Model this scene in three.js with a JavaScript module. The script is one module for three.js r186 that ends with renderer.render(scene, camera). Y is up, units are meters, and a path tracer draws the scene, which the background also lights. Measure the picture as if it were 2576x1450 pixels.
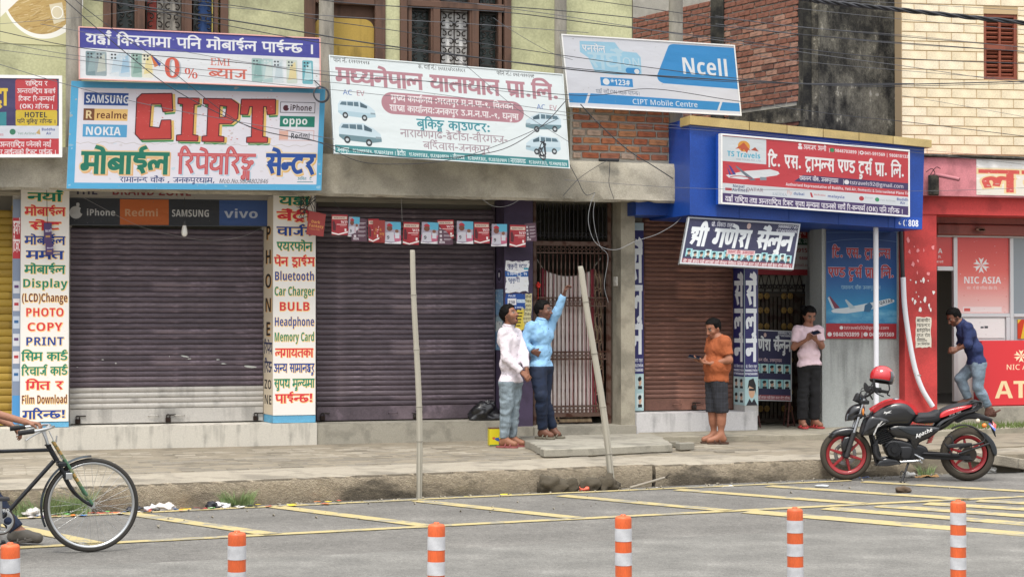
import * as THREE from 'three';
import { mergeGeometries, toCreasedNormals } from 'three/addons/utils/BufferGeometryUtils.js';
import { RoundedBoxGeometry } from 'three/addons/geometries/RoundedBoxGeometry.js';

// ---------------------------------------------------------------- camera, sky, sun, exposure
const scene = new THREE.Scene();
const RAD = Math.PI / 180, FOCAL = 4300, MIDX = 1287.5, MIDY = 725, YAW = 17 * RAD, PITCH = Math.atan(65 / FOCAL);
const camera = new THREE.PerspectiveCamera(2 * Math.atan(MIDY / FOCAL) / RAD, 16 / 9, 0.1, 600);
camera.position.set(0, 1.8, 20.1);
camera.rotation.order = 'YXZ';
camera.rotation.set(PITCH, -YAW, 0);
camera.updateMatrixWorld(true);

const renderer = new THREE.WebGLRenderer({ antialias: true });
renderer.toneMapping = THREE.LinearToneMapping;
renderer.toneMappingExposure = 1.78;
renderer.shadowMap.enabled = true;

{ // bright overcast sky: brighter overhead than at the horizon, a soft glow round the hidden sun
  const W = 128, H = 64, data = new Float32Array(W * H * 4), sun = new THREE.Vector3(-0.25, 1, 0.455).normalize(), d = new THREE.Vector3();
  for (let j = 0; j < H; j++) for (let i = 0; i < W; i++) {
    const up = ((j + 0.5) / H - 0.5) * Math.PI, az = ((i + 0.5) / W - 0.5) * 2 * Math.PI;
    d.set(Math.cos(az) * Math.cos(up), Math.sin(up), Math.sin(az) * Math.cos(up));
    const s = Math.max(0, d.y), glow = Math.pow(Math.max(0, d.dot(sun)), 6);
    const l = d.y < -0.02 ? 0.18 : 0.44 + 0.74 * s + 0.7 * glow, o = (j * W + i) * 4;
    data[o] = l * 0.985; data[o + 1] = l; data[o + 2] = l * 1.035; data[o + 3] = 1;
  }
  const sky = new THREE.DataTexture(data, W, H, THREE.RGBAFormat, THREE.FloatType);
  sky.mapping = THREE.EquirectangularReflectionMapping; sky.magFilter = sky.minFilter = THREE.LinearFilter; sky.needsUpdate = true;
  scene.background = sky; scene.environment = sky;
}
const sunLight = new THREE.DirectionalLight(0xfff8ee, 1.5);
sunLight.name = 'sun';
sunLight.position.set(6 - 11, 44, 3 + 20); sunLight.target.position.set(6, 0, 3);
sunLight.castShadow = true; sunLight.shadow.radius = 24; sunLight.shadow.mapSize.set(4096, 4096);
Object.assign(sunLight.shadow.camera, { left: -20, right: 20, top: 20, bottom: -20, near: 1, far: 120 });
scene.add(sunLight, sunLight.target);

// ---------------------------------------------------------------- helpers
let seedState = 12345;
const rnd = () => { seedState = (seedState + 0x6d2b79f5) | 0; let t = Math.imul(seedState ^ (seedState >>> 15), 1 | seedState); t = (t + Math.imul(t ^ (t >>> 7), 61 | t)) ^ t; return ((t ^ (t >>> 14)) >>> 0) / 4294967296; };
const rr = (a, b) => a + (b - a) * rnd();
const V = (x, y, z) => new THREE.Vector3(x, y, z);
const lerp = (a, b, t) => a + (b - a) * t, clamp = (x, a, b) => Math.min(b, Math.max(a, x));
const CAM = camera.position.clone();
const ray = (px, py) => V((px - MIDX) / FOCAL, -(py - MIDY) / FOCAL, -1).applyQuaternion(camera.quaternion);
// where a measured direction meets a real surface: a wall plane z = z0 + (x - x0) * slope, or level ground
const at = (px, py, z0 = 0, slope = 0, x0 = 0) => { const r = ray(px, py), t = (z0 + (CAM.x - x0) * slope - CAM.z) / (r.z - r.x * slope); return CAM.clone().addScaledVector(r, t); };
const onGround = (px, py, y = 0) => { const r = ray(px, py); return CAM.clone().addScaledVector(r, (y - CAM.y) / r.y); };
const atDepth = (px, py, depth) => CAM.clone().addScaledVector(ray(px, py), depth);

const used = {};
const numbered = (n) => { const k = used[n] = (used[n] ?? -1) + 1; return k ? `${n}_${String(k).padStart(3, '0')}` : n; };
function shade(o) { o.traverse((m) => { if (m.isMesh) m.castShadow = m.receiveShadow = true; }); return o; }
const flat = (g) => { const n = g.index ? g.toNonIndexed() : g; for (const k of Object.keys(n.attributes)) if (!['position', 'normal', 'uv', 'color'].includes(k)) n.deleteAttribute(k); n.morphAttributes = {}; return n; };
function join(list) {
  if (!Array.isArray(list)) return list;
  if (list.length === 1) return list[0];
  const f = list.map(flat), c = f.some((g) => g.attributes.color);
  for (const g of f) { if (!g.attributes.uv) g.setAttribute('uv', new THREE.BufferAttribute(new Float32Array(g.attributes.position.count * 2), 2)); if (c && !g.attributes.color) g.setAttribute('color', new THREE.BufferAttribute(new Float32Array(g.attributes.position.count * 3).fill(1), 3)); }
  return mergeGeometries(f, false);
}
// a top-level thing: a Group at its base
function thing(name, label, category, pos = V(0, 0, 0), group, turn = 0) {
  const o = new THREE.Group(); o.name = numbered(name); o.position.copy(pos); o.rotation.y = turn;
  o.userData = { label, category }; if (group) o.userData.group = group; scene.add(o); return o;
}
// a part given in world coordinates (its thing must not be turned) or, with partL, in the thing's own
function rootOf(o) { let p = V(0, 0, 0); for (let q = o; q && q !== scene; q = q.parent) p.add(q.position); return p; }
function part(parent, name, geos, mat) {
  const g = join(geos), p = rootOf(parent); if (p.lengthSq()) g.translate(-p.x, -p.y, -p.z);
  const m = new THREE.Mesh(g, mat); m.name = name; parent.add(m); return m;
}
function partL(parent, name, geos, mat) { const m = new THREE.Mesh(join(geos), mat); m.name = name; parent.add(m); return m; }
function solo(name, geos, mat, label, category, group) {
  const g = join(geos); g.computeBoundingBox(); const b = g.boundingBox, p = V((b.min.x + b.max.x) / 2, b.min.y, (b.min.z + b.max.z) / 2); g.translate(-p.x, -p.y, -p.z);
  const m = new THREE.Mesh(g, mat); m.name = numbered(name); m.position.copy(p); m.userData = { label, category }; if (group) m.userData.group = group; scene.add(m); return m;
}
function struct(name, geos, mat) { const m = new THREE.Mesh(join(geos), mat); m.name = numbered(name); m.userData = { kind: 'structure' }; scene.add(m); return m; }
// uv in metres along the face's main directions
function uvm(g, s = 1) {
  if (g.index) g = g.toNonIndexed();
  const p = g.attributes.position, n = g.attributes.normal, uv = new Float32Array(p.count * 2);
  for (let i = 0; i < p.count; i++) {
    const ax = Math.abs(n.getX(i)), ay = Math.abs(n.getY(i)), az = Math.abs(n.getZ(i)), x = p.getX(i), y = p.getY(i), z = p.getZ(i);
    const [u, v] = ay > ax && ay > az ? [x, -z] : az >= ax ? [x, y] : [z, y];
    uv[i * 2] = u * s; uv[i * 2 + 1] = v * s;
  }
  g.setAttribute('uv', new THREE.BufferAttribute(uv, 2)); return g;
}
const box = (x0, x1, y0, y1, z0, z1) => uvm(new THREE.BoxGeometry(x1 - x0, y1 - y0, z1 - z0).translate((x0 + x1) / 2, (y0 + y1) / 2, (z0 + z1) / 2));
const rbox = (x0, x1, y0, y1, z0, z1, r = 0.01, s = 1) => uvm(new RoundedBoxGeometry(x1 - x0, y1 - y0, z1 - z0, s, r).translate((x0 + x1) / 2, (y0 + y1) / 2, (z0 + z1) / 2));
function rod(a, b, r0, r1 = r0, seg = 8) {
  const d = b.clone().sub(a), g = new THREE.CylinderGeometry(r1, r0, d.length(), seg, 1);
  g.translate(0, d.length() / 2, 0).applyQuaternion(new THREE.Quaternion().setFromUnitVectors(V(0, 1, 0), d.normalize())).translate(a.x, a.y, a.z); return g;
}
const tube = (pts, r, seg = 24, rad = 6, closed = false) => new THREE.TubeGeometry(new THREE.CatmullRomCurve3(pts, closed, 'centripetal'), seg, r, rad, closed);
// a flat board: front outline given anticlockwise from the front, pushed back by t; quads get 0..1 uv on the front when q
function slab(pts, t, q = false, back) {
  const e1 = pts[1].clone().sub(pts[0]); let n = V(0, 0, 0);
  for (let i = 2; i < pts.length; i++) n.add(pts[i - 1].clone().sub(pts[0]).cross(pts[i].clone().sub(pts[0]))); n.normalize();
  const ex = e1.normalize(), ey = n.clone().cross(ex), o = pts[0], P2 = pts.map((p) => new THREE.Vector2(p.clone().sub(o).dot(ex), p.clone().sub(o).dot(ey)));
  const tris = THREE.ShapeUtils.triangulateShape(P2, []), pos = [], nor = [], uv = [], bk = back ?? n.clone().multiplyScalar(-t);
  const Q = [[0, 0], [1, 0], [1, 1], [0, 1]], put = (p, nn, u) => { pos.push(p.x, p.y, p.z); nor.push(nn.x, nn.y, nn.z); uv.push(...u); };
  const fu = (i) => q ? Q[i] : [P2[i].x, P2[i].y];
  for (const [a, b, c] of tris) { put(pts[a], n, fu(a)); put(pts[b], n, fu(b)); put(pts[c], n, fu(c)); }
  const front = pos.length / 3;
  const nb = n.clone().negate();
  for (const [a, b, c] of tris) for (const i of [a, c, b]) put(pts[i].clone().add(bk), nb, q ? [0.002, 0.002] : fu(i));
  for (let i = 0; i < pts.length; i++) {
    const a = pts[i], b = pts[(i + 1) % pts.length], c = b.clone().add(bk), d = a.clone().add(bk), m = b.clone().sub(a).cross(bk).normalize(), l = b.distanceTo(a);
    const u = q ? [[0.002, 0.002], [0.002, 0.002], [0.002, 0.002], [0.002, 0.002]] : [[0, 0], [l, 0], [l, t], [0, t]];
    m.negate();
    for (const [p, k] of [[a, 0], [d, 3], [c, 2], [a, 0], [c, 2], [b, 1]]) put(p, m, u[k]);
  }
  const g = new THREE.BufferGeometry();
  g.setAttribute('position', new THREE.Float32BufferAttribute(pos, 3)); g.setAttribute('normal', new THREE.Float32BufferAttribute(nor, 3)); g.setAttribute('uv', new THREE.Float32BufferAttribute(uv, 2));
  g.clearGroups(); g.addGroup(0, front, 0); g.addGroup(front, pos.length / 3 - front, 1);
  return g;
}
// side-view outline (x, y) made into a solid of given width about z with rounded edges
function solid(pts, width, bevel = 0.01, z = 0, smooth = true, holes = []) {
  const mk = (P) => smooth ? new THREE.SplineCurve(P.concat([P[0]]).map((p) => new THREE.Vector2(...p))).getPoints(P.length * 4) : P.map((p) => new THREE.Vector2(...p));
  const s = new THREE.Shape(mk(pts)); for (const h of holes) s.holes.push(new THREE.Path(mk(h)));
  const b = Math.min(bevel, width / 2 - 0.0005);
  const g = new THREE.ExtrudeGeometry(s, { depth: width - 2 * b, bevelEnabled: b > 0, bevelThickness: b, bevelSize: b, bevelOffset: -b, bevelSegments: 3, curveSegments: 4 });
  g.translate(0, 0, z - width / 2 + b); return toCreasedNormals(g, 0.7);
}
// ---------------------------------------------------------------- noise and textures
function makeNoise(seed) {
  const T = new Float32Array(65536); let s = seed | 0; for (let i = 0; i < 65536; i++) { s = (Math.imul(s, 1664525) + 1013904223) | 0; T[i] = (s >>> 0) / 4294967296; }
  return (x, y, px, py) => {
    const ix = Math.floor(x), iy = Math.floor(y), fx = x - ix, fy = y - iy, u = fx * fx * (3 - 2 * fx), v = fy * fy * (3 - 2 * fy);
    const h = (a, b) => T[((((a % px) + px) % px) * 157 + (((b % py) + py) % py) * 269 + 7919) & 65535];
    return lerp(lerp(h(ix, iy), h(ix + 1, iy), u), lerp(h(ix, iy + 1), h(ix + 1, iy + 1), u), v);
  };
}
const nz = makeNoise(77);
const fbm = (u, v, f, oct = 4, g = 0.5, ax = 1) => { let s = 0, a = 1, t = 0; for (let o = 0; o < oct; o++) { s += a * nz(u * f * ax, v * f, f * ax, f); t += a; a *= g; f *= 2; } return s / t; };
function tex(W, H, fn, srgb = true) {
  const d = new Uint8Array(W * H * 4);
  for (let j = 0; j < H; j++) for (let i = 0; i < W; i++) { const c = fn(i / W, j / H), o = (j * W + i) * 4; for (let k = 0; k < 3; k++) d[o + k] = clamp(Math.round((c.length ? c[k] : c) * 255), 0, 255); d[o + 3] = 255; }
  const t = new THREE.DataTexture(d, W, H); t.wrapS = t.wrapT = THREE.RepeatWrapping; t.magFilter = t.minFilter = THREE.LinearFilter; if (srgb) t.colorSpace = THREE.SRGBColorSpace; t.needsUpdate = true; return t;
}
const rep = (t, rx, ry = rx) => { const c = t.clone(); c.repeat.set(rx, ry); c.needsUpdate = true; return c; };
const st = (x, a, b) => { const t = clamp((x - a) / (b - a), 0, 1); return t * t * (3 - 2 * t); };
// neutral maps that multiply a base colour
const grainMap = tex(512, 512, (u, v) => { const k = 0.86 + 0.1 * (fbm(u, v, 6, 5) - 0.5) * 2 + 0.12 * (nz(u * 256, v * 256, 256, 256) - 0.5); return [k, k, k * 0.99]; });
const stainMap = tex(512, 512, (u, v) => { const a = fbm(u, v, 3, 6, 0.55), b = fbm(u + 0.3, v, 8, 4), f = nz(u * 200, v * 200, 200, 200); const k = 0.9 - 0.17 * st(a, 0.5, 0.78) - 0.1 * st(b, 0.52, 0.8) + 0.09 * (f - 0.5); return [k, k * 0.987, k * 0.96]; });
const streakMap = tex(512, 512, (u, v) => { const a = fbm(u, v * 0.1, 14, 4, 0.6), c = fbm(u, v, 4, 5), f = nz(u * 180, v * 180, 180, 180); const k = 0.92 - 0.17 * st(a * 0.6 + c * 0.4, 0.48, 0.72) + 0.07 * (f - 0.5); return [k, k * 0.99, k * 0.96]; });
const slatMap = tex(512, 512, (u, v) => { const a = fbm(u, v, 5, 5, 0.6), b = fbm(u * 1, v + 0.3, 16, 4, 0.6), f = nz(u * 180, v * 180, 180, 180), k = 0.74 + 0.3 * (a - 0.5) + 0.22 * (b - 0.5) + 0.1 * (f - 0.5) + 0.16 * st(b, 0.6, 0.8), w = st(a, 0.5, 0.7) * 0.1; return [k + w, k + w, k + w * 0.8]; });
const mouldMap = tex(512, 512, (u, v) => { const a = fbm(u, v, 3, 7, 0.68), b = fbm(u, v + 0.4, 11, 6, 0.72), c = fbm(u, v * 0.15, 10, 5, 0.6), f = nz(u * 150, v * 150, 150, 150); const k = 0.72 - 0.3 * st(a, 0.4, 0.66) - 0.2 * st(b, 0.42, 0.7) - 0.16 * st(c, 0.45, 0.7) + 0.16 * (f - 0.5) + 0.45 * st(b, 0.36, 0.22); return [k, k * 0.99, k * 0.94]; });
const asphaltMap = tex(1024, 1024, (u, v) => { const f = nz(u * 512, v * 512, 512, 512), g = nz(u * 230, v * 230, 230, 230), a = fbm(u, v, 4, 6, 0.55); const c2 = nz(u * 96, v * 96, 96, 96), c3 = nz(u * 50, v * 50, 50, 50), k = 0.7 + 0.24 * (f - 0.5) + 0.14 * (g - 0.5) + 0.1 * (c2 - 0.5) + 0.05 * (c3 - 0.5) + 0.24 * (a - 0.5) - 0.18 * st(f, 0.04, 0) + 0.35 * st(f, 0.965, 0.99); return [k, k * 0.99, k * 0.965]; });
const roughBump = tex(512, 512, (u, v) => 0.5 + 0.5 * (fbm(u, v, 10, 5, 0.65) - 0.5) + 0.35 * (nz(u * 220, v * 220, 220, 220) - 0.5), false);
const clothBump = tex(512, 512, (u, v) => fbm(u, v, 5, 4, 0.5) * 0.8 + 0.2 * (0.5 + 0.5 * Math.sin(u * 900) * Math.sin(v * 900)), false);
const rustMap = tex(512, 512, (u, v) => { const a = fbm(u, v, 6, 6, 0.6), k = 0.9 + 0.14 * (nz(u * 200, v * 200, 200, 200) - 0.5), r = st(a, 0.52, 0.66); return [k * lerp(1, 0.72, r), k * lerp(1, 0.5, r), k * lerp(1, 0.36, r)]; });
const denimMap = tex(512, 512, (u, v) => { const a = fbm(u, v, 5, 5, 0.6), w = nz(u * 256, v * 128, 256, 128), k = 0.78 + 0.42 * (a - 0.5) + 0.16 * (w - 0.5); return [k * 0.98, k, k * 1.02]; });
const M = (hex, roughness = 0.85, o = {}) => new THREE.MeshStandardMaterial({ color: hex, roughness, ...o });
const MP = (hex, roughness, o = {}) => new THREE.MeshPhysicalMaterial({ color: hex, roughness, ...o });
// ---------------------------------------------------------------- brush lettering for Devanagari: strokes on a grid, headline at 0, baseline at 100
// glyph: [advance, stem x (0 = none), strokes]; a stroke that starts with ! is straight, with o is a dot (x,y,r)
const GL = {
  'क': [88, 0, '!44,0 44,100|44,36 24,27 8,45 15,66 32,64 44,46|44,44 60,29 78,40 77,60 64,74'],
  'ख': [94, 80, '12,12 27,8 34,24 14,38|14,38 28,56 44,82 58,68|80,44 62,35 50,52 60,70 80,58'],
  'ग': [72, 58, '!24,0 24,56|24,54 20,72 7,68 10,56 22,56'],
  'घ': [76, 62, '30,9 13,18 16,34 34,38|34,38 12,48 13,70 36,74 62,58'],
  'ङ': [74, 0, '!36,0 36,16|36,16 15,22 17,40 42,43 55,58 44,82 20,84 8,70|o66,46,8'],
  'च': [76, 60, '!6,28 60,28|20,28 14,60 34,76 60,58'],
  'छ': [84, 0, '!40,0 40,12|40,12 16,15 11,32 28,42 44,34|28,42 10,58 20,82 50,84 72,64 64,42 46,48 50,64 70,66'],
  'ज': [78, 62, '!62,38 36,38|36,38 44,60 28,78 8,64'],
  'ञ': [86, 70, '10,24 26,18 36,34 26,48|26,48 42,58 36,80 12,78|!40,54 70,54'],
  'ट': [68, 0, '!36,0 36,14|58,18 36,14 14,30 12,60 30,82 58,74'],
  'ठ': [70, 0, '!36,0 36,16|36,16 12,32 12,66 36,84 60,66 60,32 36,16'],
  'ड': [66, 0, '!38,0 38,16|38,16 15,22 17,40 44,43 56,58 46,82 20,84 8,70'],
  'ढ': [68, 0, '!36,0 36,14|56,18 32,14 10,40 18,74 46,82 58,64 44,50 34,62 44,72'],
  'ण': [86, 70, '!12,0 12,46|12,44 20,70 38,66 42,46|!42,0 42,48'],
  'त': [72, 58, '!58,36 32,36|32,36 11,46 12,70 30,88'],
  'थ': [78, 64, '22,26 12,18 20,8 32,16 26,34 16,50 22,72 44,74 64,58'],
  'द': [68, 0, '!42,0 42,20|42,20 15,23 11,48 32,58 46,44|40,54 48,70 60,92'],
  'ध': [78, 64, '30,10 12,14 15,32 34,37|34,37 11,48 14,72 42,74 64,56'],
  'न': [72, 58, '!58,42 22,42|22,42 8,46 10,62 24,60 24,42'],
  'प': [72, 58, '!14,0 14,40|14,38 22,64 58,54'],
  'फ': [98, 0, '!52,0 52,100|!12,0 12,40|12,38 22,62 52,52|52,40 70,28 88,40 86,62 74,76'],
  'ब': [74, 60, '60,40 34,28 12,46 17,68 38,70 60,54|!24,42 50,64'],
  'भ': [80, 66, '10,10 24,6 27,20|26,16 27,50 14,58 10,46|!26,48 66,48'],
  'म': [76, 62, '!20,0 20,54|20,54 7,58 9,74 22,70 20,54|!20,54 62,54'],
  'य': [74, 60, '10,8 28,10 26,32 10,38|10,38 13,66 36,72 60,56'],
  'र': [56, 0, '!8,0 30,0|30,0 38,22 12,44|12,44 28,60 44,94'],
  'ल': [86, 72, '12,78 7,48 24,36 38,54 36,68|38,54 48,34 72,42'],
  'व': [74, 60, '60,40 34,28 12,46 17,68 38,70 60,54'],
  'श': [80, 66, '14,22 20,7 36,12 34,34 12,46|12,46 26,62 36,92'],
  'ष': [74, 60, '!14,0 14,40|14,38 22,64 60,54|!16,14 56,50'],
  'स': [80, 66, '!8,0 26,0|26,0 32,22 10,42|10,42 24,60 36,90|!26,46 66,46'],
  'ह': [70, 0, '!36,0 36,14|56,14 22,15 18,32 50,36 52,52 24,54|24,54 10,70 26,88 54,80 50,66 40,72 52,100'],
  'अ': [94, 78, '10,14 28,8 38,22 20,40|20,40 44,50 36,80 12,80 5,64|!38,48 78,48'],
  'इ': [66, 0, '!38,0 38,14|54,14 18,14 15,34 46,38 50,56 22,64|22,64 38,72 48,94'],
  'ई': [66, 0, '!38,0 38,14|54,14 18,14 15,34 46,38 50,56 22,64|22,64 38,72 48,94|38,0 36,-22 58,-34'],
  'उ': [68, 0, '12,18 32,9 44,24 26,40|26,40 54,50 50,80 22,84 8,66'],
  'ए': [68, 0, '!14,0 14,36|14,34 26,56 50,38|!50,0 50,42|50,40 38,62 54,94'],
  '।': [30, 0, '!15,0 15,100'], '०': [58, 0, '29,18 8,50 29,84 50,50 29,18'], '१': [56, 0, '36,50 18,52 14,30 30,18 44,32 40,60 24,92'], '२': [58, 0, '12,28 30,14 44,30 30,52 14,58 34,62 48,94'],
  '३': [58, 0, '14,22 34,14 42,30 22,44|22,44 44,50 38,74 16,70|30,74 40,82 48,98'], '४': [60, 0, '12,12 30,46 40,70 28,90 18,72 30,46 48,12'], '५': [60, 0, '!14,12 14,46|14,44 26,62 44,46|!44,12 44,50|44,48 48,72 38,94'],
  '६': [58, 0, '44,18 24,16 18,34 34,44 14,54 18,76 42,74|34,78 44,98'], '७': [58, 0, '34,30 24,40 34,52 46,38 36,16 14,22 10,56 24,84 46,84'], '८': [58, 0, '!12,18 40,18|16,18 14,56 32,84 50,72'], '९': [58, 0, '38,42 20,44 18,24 36,18 42,36 22,56 34,70 46,96'],
};
const MT = { 'ा': 1, 'ि': 1, 'ी': 1, 'ु': 1, 'ू': 1, 'े': 1, 'ै': 1, 'ो': 1, 'ौ': 1, 'ं': 1, 'ँ': 1 };
const isC = (c) => GL[c] && c >= 'क' && c <= 'ह';
// lays a line out: strokes [points, straight?] with x offsets, dots, latin runs, and headline spans
function layout(text) {
  const S = [], D = [], L = [], H = []; let x = 0, h0 = -1;
  const add = (str, ox, oy = 0, sc = 1) => { for (const s of str.split('|')) { if (s[0] === 'o') { const [a, b, r] = s.slice(1).split(',').map(Number); D.push([ox + a * sc, oy + b * sc, r]); continue; } const st = s[0] === '!'; S.push([s.slice(st ? 1 : 0).trim().split(' ').map((p) => p.split(',').map(Number)).map(([a, b]) => [ox + a * sc, oy + b * sc]), st]); } };
  const endHead = () => { if (h0 >= 0) { H.push([h0, x]); h0 = -1; } };
  for (let i = 0; i < text.length;) {
    const c = text[i];
    if (!GL[c] && !MT[c] && c !== '्') { endHead(); let j = i; while (j < text.length && !GL[text[j]] && text[j] !== ' ') j++; if (j > i) { const run = text.slice(i, j); L.push([run, x]); x += run.length * 60; i = j; } else { x += 40; i++; } continue; }
    if (!isC(c)) { const [w, stem, s] = GL[c]; const hd = !/[।०-९]/.test(c); if (!hd) endHead(); else if (h0 < 0) h0 = x; if (c === '।') x += 14; add(s, x); if (stem) add(`!${stem},0 ${stem},100`, x); x += w; i++; let sx = x - 16; while (MT[text[i]]) { if (text[i] === 'ं' || text[i] === 'ँ') D.push([sx, -22, 8]); if (text[i] === 'ा') { add('!14,0 14,100', x); x += 30; } i++; } continue; }
    if (h0 < 0) h0 = x;
    // cluster
    const cl = []; let j = i; while (isC(text[j])) { cl.push(text[j]); if (text[j + 1] === '्' && isC(text[j + 2])) j += 2; else { j++; if (text[j] === '्') j++; break; } }
    const ms = []; while (MT[text[j]]) ms.push(text[j++]); i = j;
    let reph = false, rakar = false; if (cl[0] === 'र' && cl.length > 1) { reph = true; cl.shift(); } if (cl.length > 1 && cl[cl.length - 1] === 'र') { rakar = true; cl.pop(); }
    let start = x; if (ms.includes('ि')) { x += 30; }
    let stemX = x;
    cl.forEach((k, n) => {
      const [w, stem, s] = GL[k], last = n === cl.length - 1;
      if (!last && stem) { add(s, x); x += stem - 10; } else if (!last) { if (k === 'ङ' || k === 'द' || k === 'ट') { add(s, x, 0, 0.8); add(GL[cl[n + 1]][2], x + 6, 78, 0.55); add('!38,78 38,128', x); stemX = x + 40; x += w; cl.length = n + 1; } else { add(s, x, 0, 0.9); x += w * 0.74; } }
      else { add(k === 'श' && rakar ? '12,30 14,10 34,9 38,30 14,46|14,46 66,60|34,52 16,88' : s, x); if (stem) add(`!${stem},0 ${stem},100`, x); stemX = x + (stem || w * 0.52); x += w; if (rakar && k !== 'श') add(stem ? `!${stem},60 ${stem - 40},88` : '!16,112 36,90|!36,90 56,112', x - w); }
    });
    for (const m of ms) {
      if (m === 'ा' || m === 'ी' || m === 'ो' || m === 'ौ') { add('!14,0 14,100', x); if (m === 'ी') add(`${stemX - x - 6},0 ${stemX - x},-26 ${(stemX - x) * 0.4 + 4},-36 14,0`, x); stemX = x + 14; x += 30; }
      if (m === 'ि') add(`14,0 22,-30 ${(stemX - start) * 0.65},-34 ${stemX - start},0`, start), add('!14,0 14,100', start);
      if (m === 'े' || m === 'ो' || m === 'ै' || m === 'ौ') add('0,0 -8,-22 -36,-32', stemX);
      if (m === 'ै' || m === 'ौ') add('0,0 6,-26 -14,-40', stemX);
      if (m === 'ु') add('-24,110 -8,102 2,114 -8,128 -28,126', stemX);
      if (m === 'ू') add('-26,108 -8,106 0,122 16,132', stemX);
      if (m === 'ं') D.push([stemX + 10, -24, 8]);
      if (m === 'ँ') { add('-16,-34 0,-20 18,-34', stemX); D.push([stemX, -42, 7]); }
    }
    if (reph) add('0,0 -8,-16 8,-32 20,-20', stemX);
  }
  endHead(); return { S, D, L, H, w: x };
}
const LAY = new Map();
// draws a line of text with its headline (or cap line) at y and height h; o: color, align, w (fit to this width), weight, outline, ow, shadow [dx, dy, color], slant, serif, rot
function say(ctx, text, x, y, h, o = {}) {
  if (!LAY.has(text)) LAY.set(text, layout(text));
  const l = LAY.get(text), deva = l.S.length > 0, k = h / 100, wt = o.weight ?? 15;
  const font = `${o.light ? '' : 'bold '}${o.italic ? 'italic ' : ''}137px ${o.serif ? 'serif' : 'sans-serif'}`;
  ctx.save(); ctx.font = font;
  const fix = []; let shift = 0; // true widths of the latin runs
  for (const [run, lx] of l.L) { const w = ctx.measureText(run).width, est = run.length * 60; fix.push([run, lx + shift, lx, w - est]); shift += w - est; }
  const dx = (v) => { let s = 0; for (const f of fix) if (v > f[2] + 1) s += f[3]; return v + s; };
  const total = l.w + shift, sx = o.w ? o.w / total : k, left = o.align === 'c' ? -total / 2 : o.align === 'r' ? -total : 0;
  ctx.translate(x, y); if (o.rot) ctx.rotate(o.rot); ctx.scale(sx, k); if (o.slant) ctx.transform(1, 0, o.slant, 1, -o.slant * 50, 0); ctx.translate(left, 0);
  const paint = (col, ww, ox = 0, oy = 0) => {
    ctx.save(); ctx.translate(ox, oy); ctx.strokeStyle = ctx.fillStyle = col; ctx.lineCap = o.cap ?? 'butt'; ctx.lineJoin = 'round';
    for (const [P, straight] of l.S) {
      ctx.lineWidth = ww; ctx.beginPath(); const Q = P.map(([a, b]) => [dx(a), b]); ctx.moveTo(...Q[0]);
      if (straight || Q.length < 3) for (const q of Q.slice(1)) ctx.lineTo(...q);
      else for (let i = 0; i < Q.length - 1; i++) { const p0 = Q[Math.max(0, i - 1)], p1 = Q[i], p2 = Q[i + 1], p3 = Q[Math.min(Q.length - 1, i + 2)]; ctx.bezierCurveTo(p1[0] + (p2[0] - p0[0]) / 6, p1[1] + (p2[1] - p0[1]) / 6, p2[0] - (p3[0] - p1[0]) / 6, p2[1] - (p3[1] - p1[1]) / 6, ...p2); }
      ctx.stroke();
    }
    for (const [a, b, r] of l.D) { ctx.beginPath(); ctx.arc(dx(a), b, r + ww * 0.3, 0, 7); ctx.fill(); }
    for (const [a, b] of l.H) { ctx.lineWidth = ww; ctx.beginPath(); ctx.moveTo(dx(a) - 2, 0); ctx.lineTo(dx(b - 0.01) + 2, 0); ctx.stroke(); }
    for (const [run, lx] of fix) { ctx.fillText(run, lx, deva ? 88 : 100); if (ww > wt + 0.5) { ctx.lineWidth = ww - wt; ctx.strokeText(run, lx, deva ? 88 : 100); } }
    ctx.restore();
  };
  if (o.shadow) paint(o.shadow[2], wt + (o.ow ?? 0), o.shadow[0] / sx, o.shadow[1] / k);
  if (o.outline) paint(o.outline, wt + (o.ow ?? 10));
  paint(o.color ?? '#000', wt);
  if (o.fade) { ctx.globalAlpha = 0.5; paint(o.fade, wt * 0.45); }
  ctx.restore(); return total * sx;
}
function canvas(W, H, bg, draw) {
  const c = document.createElement('canvas'); c.width = W; c.height = H; const x = c.getContext('2d');
  x.fillStyle = bg; x.fillRect(0, 0, W, H); draw(x, W, H);
  const t = new THREE.CanvasTexture(c); t.colorSpace = THREE.SRGBColorSpace; t.magFilter = t.minFilter = THREE.LinearFilter; return t;
}
// dirt specks, scratches and flakes as matter on a print
function wear(x, W, H, n, cols, s0, s1, seed = 5) {
  let s = seed * 7919; const R = () => { s = (Math.imul(s, 1664525) + 1013904223) | 0; return (s >>> 0) / 4294967296; };
  for (let i = 0; i < n; i++) { x.fillStyle = cols[i % cols.length]; x.globalAlpha = 0.25 + 0.5 * R(); const a = R() * W, b = R() * H, r = s0 + (s1 - s0) * R() * R(); x.beginPath(); for (let k = 0; k < 7; k++) { const t = k / 7 * 6.283, q = r * (0.5 + R()); x.lineTo(a + Math.cos(t) * q, b + Math.sin(t) * q * 0.7); } x.fill(); }
  x.globalAlpha = 1;
}
const rect = (x, c, a, b, w, h, r = 0) => { x.fillStyle = c; x.beginPath(); if (r) x.roundRect(a, b, w, h, r); else x.rect(a, b, w, h); x.fill(); };
const shape = (x, c, pts) => { x.fillStyle = c; x.beginPath(); pts.forEach(([a, b], i) => (i ? x.lineTo(a, b) : x.moveTo(a, b))); x.closePath(); x.fill(); };
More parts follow.
